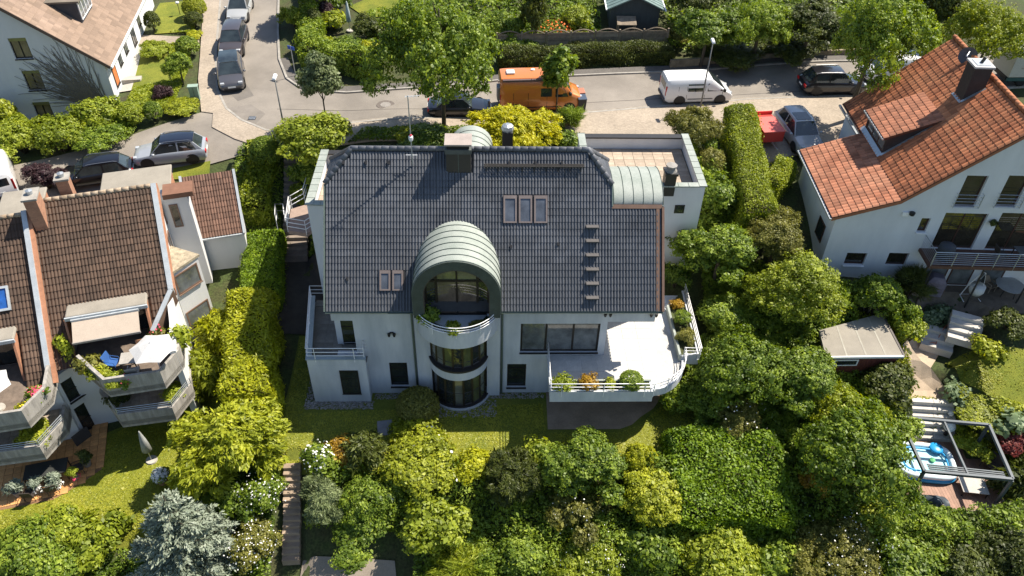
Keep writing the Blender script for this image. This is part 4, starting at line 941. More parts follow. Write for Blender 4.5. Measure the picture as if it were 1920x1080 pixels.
for w in ws: 
    window(T,(w[0],0,w[2]),(1,0,0),(0,0,1),1.1,1.44,FRAME,glassmat('amber_glass',(.20,.16,.09),.1),set_=.12,fw=.08,sill=SILL,mull=(.55,)); MB().box(w[0]-.02,w[1]+.02,.06,.12,w[3]-.24,w[3]+.0).build('roller_blind_box', mat('olive_blind',(.22,.21,.07),.7), T)
MB().box(-.3,-.002,.31,16,TB,ez).build('street_wall', WHITE, T)
for y0,z0,h,w in ((1.0,6.3,1.7,.9),(3.0,6.9,1.3,.8),(5.0,6.9,1.3,.8),(7.5,6.4,1.9,1.0),(10,6.9,1.3,.8)):
    window(T,(0,y0,z0),(0,1,0),(0,0,1),w,h,FRAME,mat('orange_panel',(.55,.17,.05),.6) if y0 == 1.0 else GLASSC,set_=-.02,depth=.05,sill=SILL,mull=(w/2,) if y0 > 1 else ())
cs = 1/math.sqrt(1+ke*ke); vt = np.array([-cs,0,ke*cs]); o0 = np.array([.45,0,ez-.36*ke+.05]); SLt = (hw+.45)/cs; ntt = np.array([ke*cs,0,cs])
rb = MB(); rb.extrude([o0+vt*s+np.array([0,y,0]) for s,y in ((0,-.3),(0,16),(SLt,16),(SLt,-.3))], -ntt*.15); rb.extrude([np.array([-hw,y,ez+hw*ke+.1]) if k else np.array([-2*hw-.4,y,ez-.3]) for k,y in ((0,-.3),(0,16),(1,16),(1,-.3))],(0,0,-.15)); rft = rb.build('roof', mat('pale_deck',(.16,.11,.08),.9), T)
tiles(rft, o0, (0,1,0), vt, [(-.3,0),(15.8,0),(15.8,SLt),(-.3,SLt)], .34, .40, .012, 1, PTILE, 300, th=.018, lift=.005)
m_ = MB(); m_.bar(o0+np.array([.06,-.3,-.03]),o0+np.array([.06,16,-.03]),.13,.12); m_.build('gutter', STEELW, rft)
m_ = MB(); m_.bar(o0+np.array([0,-.34,.0]),o0+vt*SLt+np.array([0,-.34,.0]),.06,.2,ntt); m_.build('verge_board', mat('dark_board',(.12,.08,.06),.8), rft)
# flat dormer
d0 = FT.loc(Zp(160,40,11.6)); dy0, dy1, dxf, dz = 3.2, 6.2, -1.6, 11.55
MB().box(-4.6,dxf-.02,dy0+.06,dy1-.06,9.6,dz).build('dormer', mat('slate_cheek',(.045,.05,.06),.7,.2,3), T); MB().box(-4.8,dxf+.2,dy0-.08,dy1+.08,dz+.003,dz+.12).build('dormer_roof', mat('old_felt',(.17,.145,.115),.95,.2,1), T)
window(T,(dxf,dy0+.12,dz-1.25),(0,1,0),(0,0,1),dy1-dy0-.25,1.2,STEELW,GLASSC,set_=-.05,depth=.07,mull=(.7,1.4,2.05),fw=.07,name='dormer_window')
MB().box(-.2,1.3,2.3,2.9,5.9,6.2).build('door_step', CONC, T)
MB().box(-13.0,-9.6,-1.25,-.003,6.1,6.3).build('balcony_slab', CONC, T); MB().box(-13.0,-9.6,-1.3,-1.2,5.6,6.75).build('balcony_front', WOOD, T); MB().box(-9.7,-9.6,-1.19,-.01,6.31,6.75).build('balcony_side', STEELW, T)
# bare creeper over the gable
rng = np.random.RandomState(5); crb = MB()
for i in range(170):
    x, z = -1.1+rng.rand()*.8, TB+1.0; P = [(x,-.03,z)]; a = R(90+rng.uniform(15,62))
    for k in range(rng.randint(8,20)):
        a += rng.uniform(-.16,.17); x += .3*math.cos(a); z += .3*math.sin(a)
        if z > ez+min(-x,12.4+x)*ke-.1 or x < -9: break
        P.append((x,-.03-.01*rng.rand(),z))
    if len(P) > 3: crb.tube(P,[.03*(1-.6*k/len(P)) for k in range(len(P))],3)
cr = thing('creeper', 'leafless brown creeper fanned over the white gable wall', 'creeper', FT.w((-.7,-.05,TB)), FT.rz)
o = crb.build('stems', mat('dry_stem',(.14,.12,.10),.95), cr); o.location = (.7,.05,-TB)
# ============================================================ RIGHT HOUSE
FR = Frame((18.86,35.3,0), R(-2.5)); HRt = thing('gabled_house', 'white house with orange clay tile roof and steel-railed balcony at right', 'house', FR.o, FR.rz)
GX = lambda x, y: FR.ony(x, y, .25)
def gw2(ax, ay, bx_, by): a, b = GX(ax, ay), GX(bx_, by); return (min(a[0],b[0]), max(a[0],b[0]), b[2], a[2])
wins = {'fr1': gw2(1814,329,1823,389), 'fr2': gw2(1893,329,1901,389), 'door1': gw2(1774,399,1815,459), 'door2': gw2(1880,399,1935,462), 'small': gw2(1729,409,1731,435), 'low1': gw2(1589,474,1610,497), 'low2': gw2(1668,474,1686,498)}
wins['fr1'] = (wins['fr1'][0],wins['fr1'][0]+1.15,wins['fr1'][2],wins['fr1'][3]); wins['fr2'] = (wins['fr2'][0],wins['fr2'][0]+1.15,wins['fr2'][2],wins['fr2'][3])
wins['door1'] = (wins['door1'][0],wins['door1'][0]+2.35,5.5,wins['door1'][3]); wins['door2'] = (wins['door2'][0],wins['door2'][0]+2.4,5.5,wins['door2'][3])
wins['small'] = (wins['small'][0],wins['small'][0]+.5,wins['small'][2],wins['small'][3])
for k in ('low1','low2'): wins[k] = (wins[k][0],wins[k][0]+1.15,wins[k][2],wins[k][3])
gw = MB(); wall(gw,[(.35,1.0),(14.5,1.0),(14.5,8.8),(8.75,13.2),(3.42,8.68),(.35,7.55)],[rect(*w) for w in wins.values()],.3,(0,.25,0),(1,0,0),(0,0,1)); gw.build('gable_wall', WHITE, HRt)
REDF = mat('redbrown_frame',(.07,.03,.022),.5)
for k,w in wins.items():
    ml = (1.17,) if k == 'door1' else (1.2,) if k == 'door2' else ()
    window(HRt,(w[0],.25,w[2]),(1,0,0),(0,0,1),w[1]-w[0],w[3]-w[2],REDF,glassmat('warm_glass',(.035,.03,.02)),mull=ml,set_=.14,fw=.07,sill=STEELW if k in ('small','low1') else None,sill_out=.14,name='terrace_door' if 'door' in k else 'window')
for k in ('fr1','fr2'):
    w = wins[k]; m_ = MB()
    for z in (.08,.28,.48,.68,.92): m_.tube([(w[0]-.12,.24,w[2]+z),(w[0]-.12,.06,w[2]+z),(w[1]+.12,.06,w[2]+z),(w[1]+.12,.24,w[2]+z)],.014,4)
    o = m_.build('french_balcony', STEEL, HRt)
    for x in (w[0]-.12,w[1]+.12): MB().box(x-.015,x+.015,.045,.075,w[2]+.05,w[2]+.94).build('post', STEEL, o)
sh = MB(); sh.box(.35,.65,.56,6.8,1.0,7.4); sh.box(3.6,3.9,6.9,10.4,3,8.6); sh.box(3.91,13.9,10.1,10.4,3,8); sh.build('side_wall', WHITE, HRt)
window(HRt,(.35,2.2,5.0),(0,-1,0),(0,0,1),1.1,1.2,REDF,GLASS,set_=-.02,depth=.05)
# roof: steep upper slope and flared lower slope
ku, kl = .855, .374; ZR = lambda x: 8.9+ku*(x-3.42) if x > 3.42 else 7.6+(x)*kl*1.016
cu = 1/math.sqrt(1+ku*ku); vu = np.array([cu,0,ku*cu]); nu_ = np.array([-ku*cu,0,cu]); SU = (8.75-3.42)/cu
cl = 1/math.sqrt(1+kl*kl); vl = np.array([cl,0,kl*cl]); nl = np.array([-kl*cl,0,cl]); SLo = 3.42/cl
rb = MB(); P3 = lambda x, y: np.array([x,y,ZR(x)])
rb.extrude([P3(3.42,0),P3(8.75,0),P3(8.75,10.8),P3(3.3,10.8),P3(3.3,7.1),P3(3.42,7.1)],-nu_*.15); rb.extrude([np.array([0,0,7.6]),np.array([3.42,0,8.9]),np.array([3.42,7.1,8.9]),np.array([0,7.1,7.6])],-nl*.15)
rb.extrude([(8.75,0,13.46),(8.75,10.8,13.46),(14.6,10.8,8.46),(14.6,0,8.46)],(0,0,-.18)); rfR = rb.build('roof', mat('clay_deck',(.10,.04,.025),.9), HRt)
def RR(x, y):
    d = ray(x, y); ax, bz = (CAM-FR.o)@FR.ux, CAM[2]; t = (8.9+ku*(ax-3.42)-bz)/(d[2]-ku*(d@FR.ux)); return FR.loc(CAM+d*t)
b1, b2 = RR(1622,239), RR(1652,290); fb, fc = RR(1755,220), RR(1725,159)
dx0 = (b1[0]+b2[0])/2; dy0, dy1 = min(b1[1],b2[1]), max(b1[1],b2[1]); dxb = (fb[0]+fc[0])/2
top = FR.onx(1645,229,dx0)[2]
c1_, c2_, c3_ = RR(1789,175), RR(1803,191), RR(1842,161)
chx0, chx1, chy0, chy1 = min(c1_[0],c2_[0]), c3_[0], c2_[1], c1_[1]
if chx1-chx0 > 1.3: chx1 = chx0+1.3
if chy1-chy0 < .5: chy1 = chy0+.6
hz = lambda x: (x-3.42)/cu
tiles(rfR,(3.42,10.8,8.9),(0,-1,0),vu,[(0,0),(10.8,0),(10.8,SU),(0,SU)],.27,.36,.06,1,REDT,300,[[(10.8-dy1,hz(dx0)),(10.8-dy0,hz(dx0)),(10.8-dy0,hz(dxb)-.2),(10.8-dy1,hz(dxb)-.2)]],th=.02,lift=.01)
tiles(rfR,(0,7.1,7.6),(0,-1,0),vl,[(0,0),(7.1,0),(7.1,SLo),(0,SLo)],.27,.36,.06,1,mat('pale_clay_tile',(.31,.115,.06),.8,.3,.7,.12,30,rnd=.28,attr=True,c2=(.42,.19,.11)),0,th=.03,lift=.01)
for i in range(29): MB().tube([(8.75,.0+.375*i,13.5),(8.75,.375*(i+.97),13.5)],[.15,.13],8).build('ridge_tile', REDT, rfR, smooth=True)
m_ = MB(); m_.bar((-.08,-.05,7.52),(-.08,7.1,7.52),.13,.11); m_.build('gutter', STEEL, rfR); m_ = MB(); m_.bar((3.2,7.15,8.74),(3.2,10.85,8.74),.13,.11); m_.build('gutter', STEEL, rfR)
MB().add(*[[(0,-.02,7.58),(3.42,-.02,8.88),(8.75,-.02,13.44),(8.75,-.02,13.24),(3.42,-.02,8.66),(0,-.02,7.4),(0,.02,7.58),(3.42,.02,8.88),(8.75,.02,13.44),(8.75,.02,13.24),(3.42,.02,8.66),(0,.02,7.4)],[(0,1,4,5),(1,2,3,4),(11,10,7,6),(10,9,8,7)]]).build('verge_board', mat('clay_verge',(.3,.12,.06),.8), rfR)
# shed dormer
zb0 = ZR(dx0); zbk = ZR(dxb)
DC = mat('slate_cladding',(.035,.03,.03),.7,.2,4)
m_ = MB(); m_.extrude([(dx0,dy0,zb0),(dxb,dy0,zbk),(dx0,dy0,top)],(0,.12,0)); m_.extrude([(dx0,dy1,zb0),(dxb,dy1,zbk),(dx0,dy1,top)],(0,-.12,0)); m_.box(dx0,dx0+.12,dy0+.121,dy1-.121,zb0-.1,zb0+.12); dm = m_.build('dormer', DC, HRt)
window(HRt,(dx0,dy1-.13,zb0+.12),(0,-1,0),(0,0,1),dy1-dy0-.26,top-zb0-.2,REDF,GLASSC,mull=((dy1-dy0-.26)/3,(dy1-dy0-.26)*2/3),set_=.02,fw=.07,name='dormer_window')
dv = np.array([dxb+.2-(dx0-.25),0,zbk+.12-(top-.02)]); dL = np.linalg.norm(dv); dv /= dL
m_ = MB(); o_ = np.array([dx0-.25,0,top+.0]); m_.extrude([o_+np.array([0,dy0-.12,0]),o_+np.array([0,dy1+.12,0]),o_+dv*dL+np.array([0,dy1+.12,0]),o_+dv*dL+np.array([0,dy0-.12,0])],np.array([dv[2],0,-dv[0]])*.12); dr = m_.build('dormer_roof', MATS['clay_deck'], HRt)
tiles(dr,o_+np.array([0,dy1+.12,0]),(0,-1,0),dv,[(0,0),(dy1-dy0+.24,0),(dy1-dy0+.24,dL),(0,dL)],.27,.36,.055,1,MATS['pale_clay_tile'],300,th=.03,lift=.01)
m_ = MB(); m_.bar(o_+np.array([-.05,dy0-.15,-.04]),o_+np.array([-.05,dy1+.15,-.04]),.1,.09); m_.build('gutter', STEEL, dr)
m_ = MB(); m_.bar((dx0-.12,dy0-.1,zb0-.02),(dx0-.12,dy1+.1,zb0-.02),.3,.04,nu_); m_.build('flashing', STEEL, dr); m_ = MB(); m_.bar((dx0-.1,dy0-.1,zb0+.02),(dxb,dy0-.1,zbk+.06),.16,.03,nu_); m_.build('flashing', STEEL, dr)
# chimney and dish
ct = FR.ony(1822,128,chy0)[2]
ch = MB().box(chx0,chx1,chy0,chy1,ZR(chx0)-.3,ct).build('chimney', DC, HRt, bevel=.02); MB().box(chx0-.06,chx1+.06,chy0-.06,chy1+.06,ct,ct+.1).build('cap', mat('pale_cap',(.5,.5,.5),.6), ch); MB().box(chx0+.12,chx1-.12,chy0+.12,chy1-.12,ct+.1,ct+.13).build('cap_plate', STEEL, ch); MB().tube([((chx0+chx1)/2,(chy0+chy1)/2,ct+.1),((chx0+chx1)/2+.1,(chy0+chy1)/2,ct+.42)],.09,8).build('flue', DARKM, ch)
m_ = MB(); m_.bar((chx0-.08,chy0-.05,ZR(chx0-.08)+.07),(chx0-.08,chy1+.05,ZR(chx0-.08)+.07),.14,.04,nu_); m_.bar((chx0-.1,chy0-.08,ZR(chx0)+.05),(chx1,chy0-.08,ZR(chx1)+.05),.14,.04,nu_); m_.build('flashing', STEEL, ch)
dp = FR.ony(1815,105,8.2); sd_ = MB()
n_ = np.array([-.55,-.75,.35]); n_ /= np.linalg.norm(n_); a_ = np.cross(n_,(0,0,1)); a_ /= np.linalg.norm(a_); b_ = np.cross(n_,a_); V = [dp]; Fc = []
for r in (.2,.42,.5):
    for k in range(20): V.append(dp+(a_*math.cos(k*math.pi/10)+b_*math.sin(k*math.pi/10))*r+n_*(r*r*.5))
Fc = [(0,1+k,1+(k+1)%20) for k in range(20)]+[(1+20*j+k,21+20*j+k,21+20*j+(k+1)%20,1+20*j+(k+1)%20) for j in range(2) for k in range(20)]
sd_.add(V,Fc); sdo = sd_.build('satellite_dish', mat('grey_dish',(.09,.09,.1),.6), HRt, smooth=True); MB().tube([dp,dp+np.array([.1,.1,-.9])],.03,6).build('pole', STEEL, sdo); MB().tube([dp-b_*.4,dp+n_*.5],.015,5).build('arm', STEEL, sdo); MB().obox(dp+n_*.5,n_*.06,a_*.04,b_*.04).build('receiver', STEELW, sdo)
# balcony
bl = FR.onz(1716,452,5.5)[0]; by0 = FR.onz(1770,499,5.5)[1]
MB().box(bl,14.4,by0,.248,5.3,5.5).build('balcony_slab', mat('balcony_wood',(.10,.05,.035),.7,.2,3), HRt)
m_ = MB()
for i in range(7): m_.tube([(bl+.05,.22,5.62+.135*i),(bl+.05,by0+.02,5.62+.135*i),(14.4,by0+.02,5.62+.135*i)],.014 if i < 6 else .03,5)
o = m_.build('balcony_railing', STEEL, HRt)
for x in [bl+.05+1.15*i for i in range(8)]: MB().box(x-.02,x+.02,by0,by0+.05,5.3,6.45).build('post', STEEL, o)
for x in (bl+.3,bl+3.2,bl+6.0): MB().tube([(x,by0+.15,1.6),(x,by0+.15,5.3)],.05,6).build('support_post', DARKM, HRt)
m_ = MB(); q = GX(1709,398); m_.lathe([(.13,-.1),(.15,.08),(.03,.1)],10,(q[0],.12,q[2])); m_.build('wall_lamp', BLACKP, HRt); q = GX(1698,400); MB().box(q[0]-.2,q[0]+.12,.14,.247,q[2]-.12,q[2]+.12).build('floodlight', STEELW, HRt)
# ground-floor glazing under the balcony
for x in (bl+.9,bl+2.4,bl+4.2): window(HRt,(x,.25,2.9),(1,0,0),(0,0,1),1.3,2.1,REDF,GLASSC,set_=-.02,depth=.05,name='terrace_door')

# ============================================================ small red shed with flat roof
sc = [np.array(Zp(x,y,3.1)) for x,y in ((1537,618),(1654,586),(1696,666),(1549,668))]
fr_ = (sc[2]+sc[3])/2; bk = (sc[0]+sc[1])/2; ax = (sc[2]-sc[3]); W_ = np.linalg.norm(ax); rz = math.atan2(ax[1],ax[0]); Dp = abs((bk-fr_)@np.array([-math.sin(rz),math.cos(rz),0]))
g0 = zg1(fr_[0],fr_[1]); t = thing('garden_shed', 'small red-brown garden shed with flat grey bitumen roof among the trees', 'shed', (fr_[0],fr_[1],0), rz)
REDW = mat('red_shed_wood',(.13,.035,.025),.8,.25,3,stretch=(1,1,.3))
for i in range(14):
    w = (W_-.5)/14; MB().box(-W_/2+.25+i*w,-W_/2+.25+(i+1)*w-.012,.08,.11,g0-.6,2.85).build('board', REDW, t)
sr = np.array([t.location.x,t.location.y,0]); lc = [(np.array([(p-sr)@np.array([math.cos(rz),math.sin(rz),0]),(p-sr)@np.array([-math.sin(rz),math.cos(rz),0])])) for p in sc]
lc = [(float(p[0]),float(p[1])) for p in lc]
ctr = np.mean(np.array(lc),0); MB().prism([tuple(ctr+(np.array(p)-ctr)*.86) for p in lc],g0-.8,2.84).build('body', REDW, t)
rf_ = MB().prism(lc,2.86,3.05).build('roof', BITU, t)
for k in (.27,.52,.77):
    a_, b_ = np.array(lc[3])*(1-k)+np.array(lc[2])*k, np.array(lc[0])*(1-k)+np.array(lc[1])*k; m_ = MB(); m_.bar((a_[0],a_[1],3.052),(b_[0],b_[1],3.052),.09,.012); m_.build('felt_seam', mat('felt_seam',(.33,.31,.26),.9), rf_)
m_ = MB(); m_.bar((*lc[3],3.0),(*lc[2],3.0),.09,.12); m_.build('gutter', STEELW, rf_); m_ = MB(); m_.bar((*lc[2],3.03),(*lc[1],3.03),.1,.1); m_.build('edge_trim', mat('dark_trim',(.10,.085,.08),.6), rf_)
window(t,(-W_/2+.6,.08,2.3),(1,0,0),(0,0,1),1.3,.45,STEELW,GLASS,set_=-.02,depth=.04)

# ============================================================ deck, pergola, pool
DZk = -1.28
t = thing('wooden_deck', 'brown wooden deck with low slatted fence under the metal pergola', 'deck', Zp(1790,880,DZk))
dp_ = [tuple((Zp(x,y,DZk)-np.array(t.location))[:2]) for x,y in ((1660,822),(1795,828),(1838,852),(1868,890),(1885,935),(1850,962),(1775,958),(1715,940),(1668,900))]
for i in range(44):
    x = -3.6+i*.16; ys = []
    for k in range(len(dp_)):
        (x1,y1),(x2,y2) = dp_[k],dp_[(k+1)%len(dp_)]
        if (x1 > x) != (x2 > x): ys.append(y1+(y2-y1)*(x-x1)/(x2-x1))
    if len(ys) >= 2 and max(ys)-min(ys) > .2: MB().box(x-.076,x+.076,min(ys),max(ys),-.05,.02).build('board', DECK, t)
fpz = [Zp(x,y,DZk+.55)-np.array(t.location) for x,y in ((1768,948),(1800,958),(1838,957),(1880,940))]
for z in (-.1,-.32,-.54):
    for a_,b_ in zip(fpz[:-1],fpz[1:]): m_ = MB(); m_.bar(a_+np.array([0,0,z+.05]),b_+np.array([0,0,z+.05]),.04,.13); m_.build('fence_slat', WOODG, t)
for p in fpz: MB().box(p[0]-.04,p[0]+.04,p[1]-.04,p[1]+.04,-.5,.62).build('fence_post', WOODG, t)
t = thing('pergola', 'dark grey metal pergola frame standing over the pool deck', 'pergola', Zp(1790,880,DZk)); o = np.array(t.location)
PG = mat('pergola_grey',(.055,.07,.085),.5,.1,3,metal=.1); pc = [Zp(x,y,DZk+2.45)-o for x,y in ((1686,782),(1854,797),(1899,899),(1733,884))]
for i in range(4): m_ = MB(); m_.bar(pc[i],pc[(i+1)%4],.13,.16); m_.build('beam', PG, t)
m_ = MB(); m_.bar((pc[0]+pc[1])/2,(pc[2]+pc[3])/2,.09,.1); m_.build('cross_beam', PG, t)
for p in pc: MB().box(p[0]-.065,p[0]+.065,p[1]-.065,p[1]+.065,-.05,p[2]-.08).build('leg', PG, t)
for k in range(4): m_ = MB(); m_.bar(pc[3]+(pc[0]-pc[3])*(.02+.035*k)+np.array([.3,0,-.02]),pc[2]+(pc[1]-pc[2])*(.02+.035*k)+np.array([-.3,0,-.02]),.06,.06); m_.build('folded_louvre', PG, t)
t = thing('paddling_pool', 'blue and white inflatable paddling pool on the wooden deck', 'pool', Zp(1728,872,DZk+.02), R(-8))
def pill(a, b, r): return [(a*math.copysign(abs(math.cos(x))**.5,math.cos(x)),b*math.copysign(abs(math.sin(x))**.5,math.sin(x)),r) for x in np.linspace(0,2*math.pi,28,endpoint=False)]
BL, BW = mat('pool_blue',(.02,.30,.62),.35,.08,2), mat('pool_white',(.70,.80,.84),.35,.05,2)
MB().tube(pill(1.45,1.05,.15),.16,10,True).build('lower_ring', BL, t, smooth=True); MB().tube(pill(1.43,1.03,.40),.15,10,True).build('upper_ring', BW, t, smooth=True); MB().tube(pill(1.15,.76,.46),.05,6,True).build('inner_ring', BL, t, smooth=True)
MB().prism([(p[0],p[1]) for p in pill(1.33,.95,0)],.02,.3).build('water', mat('pool_water',(.42,.70,.76),.1,.1,2,spec=.6), t); MB().lathe([(.02,.30),(.14,.36),(.14,.42),(.02,.48)],10,(.45,.1,0)).build('toy', mat('toy_green',(.15,.5,.2),.5), t)
MB().lathe([(.34,.44),(.38,.50),(.32,.56),(.02,.57)],14,(.8,.85,0)).build('headrest', BL, t, smooth=True)
t = thing('tarpaulin', 'dark blue-grey tarpaulin slumped over the deck fence', 'tarpaulin', Zp(1742,948,DZk))
rng = np.random.RandomState(8); V = []; nx_, ny_ = 14, 9
for j in range(ny_):
    for i in range(nx_): u_, v_ = i/(nx_-1), j/(ny_-1); V.append((-.9+1.8*u_, .5-1.0*v_+.1*math.sin(7*u_), .85*math.sin(math.pi*(.1+.75*(1-v_)))**1.2*(.55+.45*math.sin(math.pi*u_))+.09*math.sin(11*u_+3*v_)+.05*rng.rand()-.15))
MB().add(V,[(j*nx_+i,(j+1)*nx_+i,(j+1)*nx_+i+1,j*nx_+i+1) for j in range(ny_-1) for i in range(nx_-1)]).build('sheet', mat('tarp',(.045,.06,.075),.5,.25,3), t, smooth=True)
def low_table(label, p, w, d, h, mt_, rz=0, nm='garden_table'):
    t = thing(nm, label, 'table', p, rz); MB().box(-w/2,w/2,-d/2,d/2,h-.05,h).build('table_top', mt_, t, bevel=.01)
    for x in (-w/2+.06,w/2-.06):
        for y in (-d/2+.06,d/2-.06): MB().box(x-.025,x+.025,y-.025,y+.025,0,h-.051).build('leg', DARKM, t)
    return t
low_table('low pale square table half in pergola shadow', Zp(1820,918,DZk+.02), 1.3,1.0,.4, mat('pale_cushion',(.46,.43,.39),.9), R(-8))
def chair(label, p, rz, mt_, nm='garden_chair', cush=None, w=.52):
    t = thing(nm, label, 'chair', p, rz); MB().box(-w/2,w/2,-.25,.25,.40,.44).build('seat', mt_, t); m_ = MB(); m_.extrude([(-w/2,.24,.44),(w/2,.24,.44),(w/2,.36,.92),(-w/2,.36,.92)],(0,.035,0)); m_.build('backrest', cush or mt_, t)
    for x in (-w/2+.02,w/2-.02):
        for y in (-.22,.22): MB().tube([(x,y,0),(x,y,.40)],.018,5).build('leg', mt_, t)
        MB().tube([(x,.28,.62),(x,-.2,.62),(x,-.22,.42)],.018,5).build('armrest', mt_, t)
    return t
chair('dark woven lounge chair at the planted end of the deck', Zp(1853,880,DZk+.02), R(-60), mat('woven',(.07,.055,.045),.8), w=.8)
for i,(x,y,r,lb) in enumerate(((1783,776,.15,'smallest white ball lamp on the pale steps'),(1781,800,.3,'largest white ball lamp beside the lower pale steps'))):
    p = Zp(x,y,-.25+.1*(1-i)); zz = p[2]; t = thing('ball_lamp', lb, 'lamp', (p[0],p[1],zz-r)); MB().lathe([(r*math.sin(a),r-r*math.cos(a)) for a in np.linspace(.25,math.pi-.05,12)],18).build('globe', mat('white_globe',(.75,.74,.72),.5,.04), t, smooth=True); MB().lathe([(r*.4,-.35),(r*.4,.03)],12).build('foot', BLACKP, t)

# ============================================================ garden behind the street
sp0 = Gp(1187,58); gz = sp0[2]; t = thing('garden_shed', 'dark grey garden shed with green-grey gable roof behind the fence', 'shed', (sp0[0],sp0[1],gz), R(-2))
SG = mat('shed_grey',(.055,.065,.07),.8,.15,3,stretch=(1,1,.2)); SRf = mat('shed_roof',(.14,.20,.19),.6,.15,2)
m_ = MB(); wall(m_,[(-1.9,-.6),(1.9,-.6),(1.9,1.9),(0,2.75),(-1.9,1.9)],[],.1,(0,0,0),(1,0,0),(0,0,1)); m_.box(-1.9,-1.8,.101,4,-.6,1.85); m_.box(1.8,1.9,.101,4,-.6,1.85); m_.build('wall', SG, t)
for s in (-1,1):
    rr = MB(); rr.extrude([(0,-.35,2.86),(0,4.2,2.86),(s*2.25,4.2,1.82),(s*2.25,-.35,1.82)],(0,0,-.08)); ro = rr.build('roof', SRf, t)
    for k in range(9): m_ = MB(); m_.bar((0,-.35+.55*k,2.875),(s*2.25,-.35+.55*k,1.835),.05,.03); m_.build('roof_batten', SRf, ro)
    m_ = MB(); m_.bar((s*2.3,-.4,1.80),(s*2.3,4.2,1.80),.1,.08); m_.build('gutter', STEELW, ro)
t = thing('garden_shelter', 'little wooden lean-to roof in front of the grey shed', 'shelter', (sp0[0]-.75,sp0[1]-.75,zg1(sp0[0]-.75,sp0[1]-.75)-.1)); m_ = MB(); m_.extrude([(-.75,-.5,1.25),(.75,-.5,1.25),(.75,.4,1.6),(-.75,.4,1.6)],(0,0,-.05)); m_.build('roof', WOODG, t)
for x in (-.65,.65): 
    for y,h in ((-.4,1.25),(.3,1.5)): MB().box(x-.04,x+.04,y-.04,y+.04,0,h).build('post', WOODG, t)
f0, f1 = np.array([*Yp(932,92,58.0)]), np.array([*Yp(1250,80,58.6)]); npan = 7
t = thing('panel_fence', 'weathered wooden fence of arched panels above the street hedge', 'fence', (f0[0],f0[1],0), math.atan2(f1[1]-f0[1],f1[0]-f0[0])); LF = np.linalg.norm((f1-f0)[:2]); pw = LF/npan; z0 = 6.75
for i in range(npan):
    pn = MB(); pts = [(i*pw+.08,z0+1.3+i*.03)]+[(i*pw+.08+(pw-.16)*k/8,z0+1.3+i*.03+.26*math.sin(math.pi*k/8)) for k in range(9)]+[((i+1)*pw-.08,z0+1.3+i*.03)]
    pn.tube([(x,-.03,z) for x,z in pts[1:-1]],.05,5); po_ = pn.build('panel', WOODG, t)
    for k in range(9): MB().box(i*pw+.08,(i+1)*pw-.08,-.02+.012*(k%2),.0+.012*(k%2),z0+.12+.135*k+i*.03,z0+.25+.135*k+i*.03).build('board', WOODG, po_)
for i in range(npan+1): MB().box(i*pw-.06,i*pw+.06,-.06,.06,z0-.3,z0+1.45+i*.03).build('post', WOODG, t)
rw = PX([(1256,132),(1400,118),(1560,108),(1700,98)]); m_ = MB()
t = thing('retaining_wall', 'low weathered concrete wall along the far side of the street', 'wall', (rw[0][0],rw[0][1],6.2))
for a_,b_ in zip(rw[:-1],rw[1:]): MB().bar((a_[0]-rw[0][0],a_[1]-rw[0][1]+.3,.3),(b_[0]-rw[0][0],b_[1]-rw[0][1]+.3,.3),.2,.95).build('wall_section', mat('old_wall',(.22,.18,.12),.95,.35,1.5,.3,15), t)
# ============================================================ VEHICLES (x forward, y left)
TYRE = mat('tyre',(.015,.015,.016),.85,.2,8); RIM = mat('alloy_rim',(.35,.35,.36),.35,.1,6,metal=.8); CGL = glassmat('car_glass',(.03,.04,.043),.03,1.); HEAD = mat('headlight',(.38,.40,.42),.12,.05,8,spec=.9); TAIL = mat('taillight',(.45,.012,.015),.25,.1,8); PLATE = mat('plate',(.75,.75,.72),.5,.04)
def paint(n, c, metal=.25): return mat('paint_'+n, c, .3, .03, 1, metal=metal, coat=.9, spec=.5, fine=.01)
def wheels(t, L, W, r, fx, rx):
    tm = MB().lathe([(r*.62,-.1),(r*.95,-.11),(r,-.07),(r,.07),(r*.95,.11),(r*.62,.1)],20,ax='y').mesh('wheel',True); tm.materials.append(TYRE)
    rm = MB().lathe([(r*.6,-.06),(r*.64,.09),(r*.52,.075),(r*.1,.085)],14,ax='y').mesh('rim'); rm.materials.append(RIM)
    for x in (fx,rx):
        for s in (1,-1):
            w = bpy.data.objects.new('wheel',tm); COL.objects.link(w); w.parent = t; w.location = (x,s*(W/2-.12),r); w.rotation_euler = (0,0,0 if s < 0 else math.pi)
            k = bpy.data.objects.new('rim',rm); COL.objects.link(k); k.parent = w
def loft(sec, smooth=True):
    """sec: list of rings with equal point count"""
    n = len(sec[0]); V = [p for r in sec for p in r]; F = [(i*n+k,i*n+(k+1)%n,(i+1)*n+(k+1)%n,(i+1)*n+k) for i in range(len(sec)-1) for k in range(n)]
    F += [tuple(range(n-1,-1,-1)),tuple(range((len(sec)-1)*n,len(sec)*n))]; return MB().add(V,F)
def interp(x, pts): xs = [p[0] for p in pts]; return [float(np.interp(x,xs,[p[k] for p in pts])) for k in range(1,len(pts[0]))]
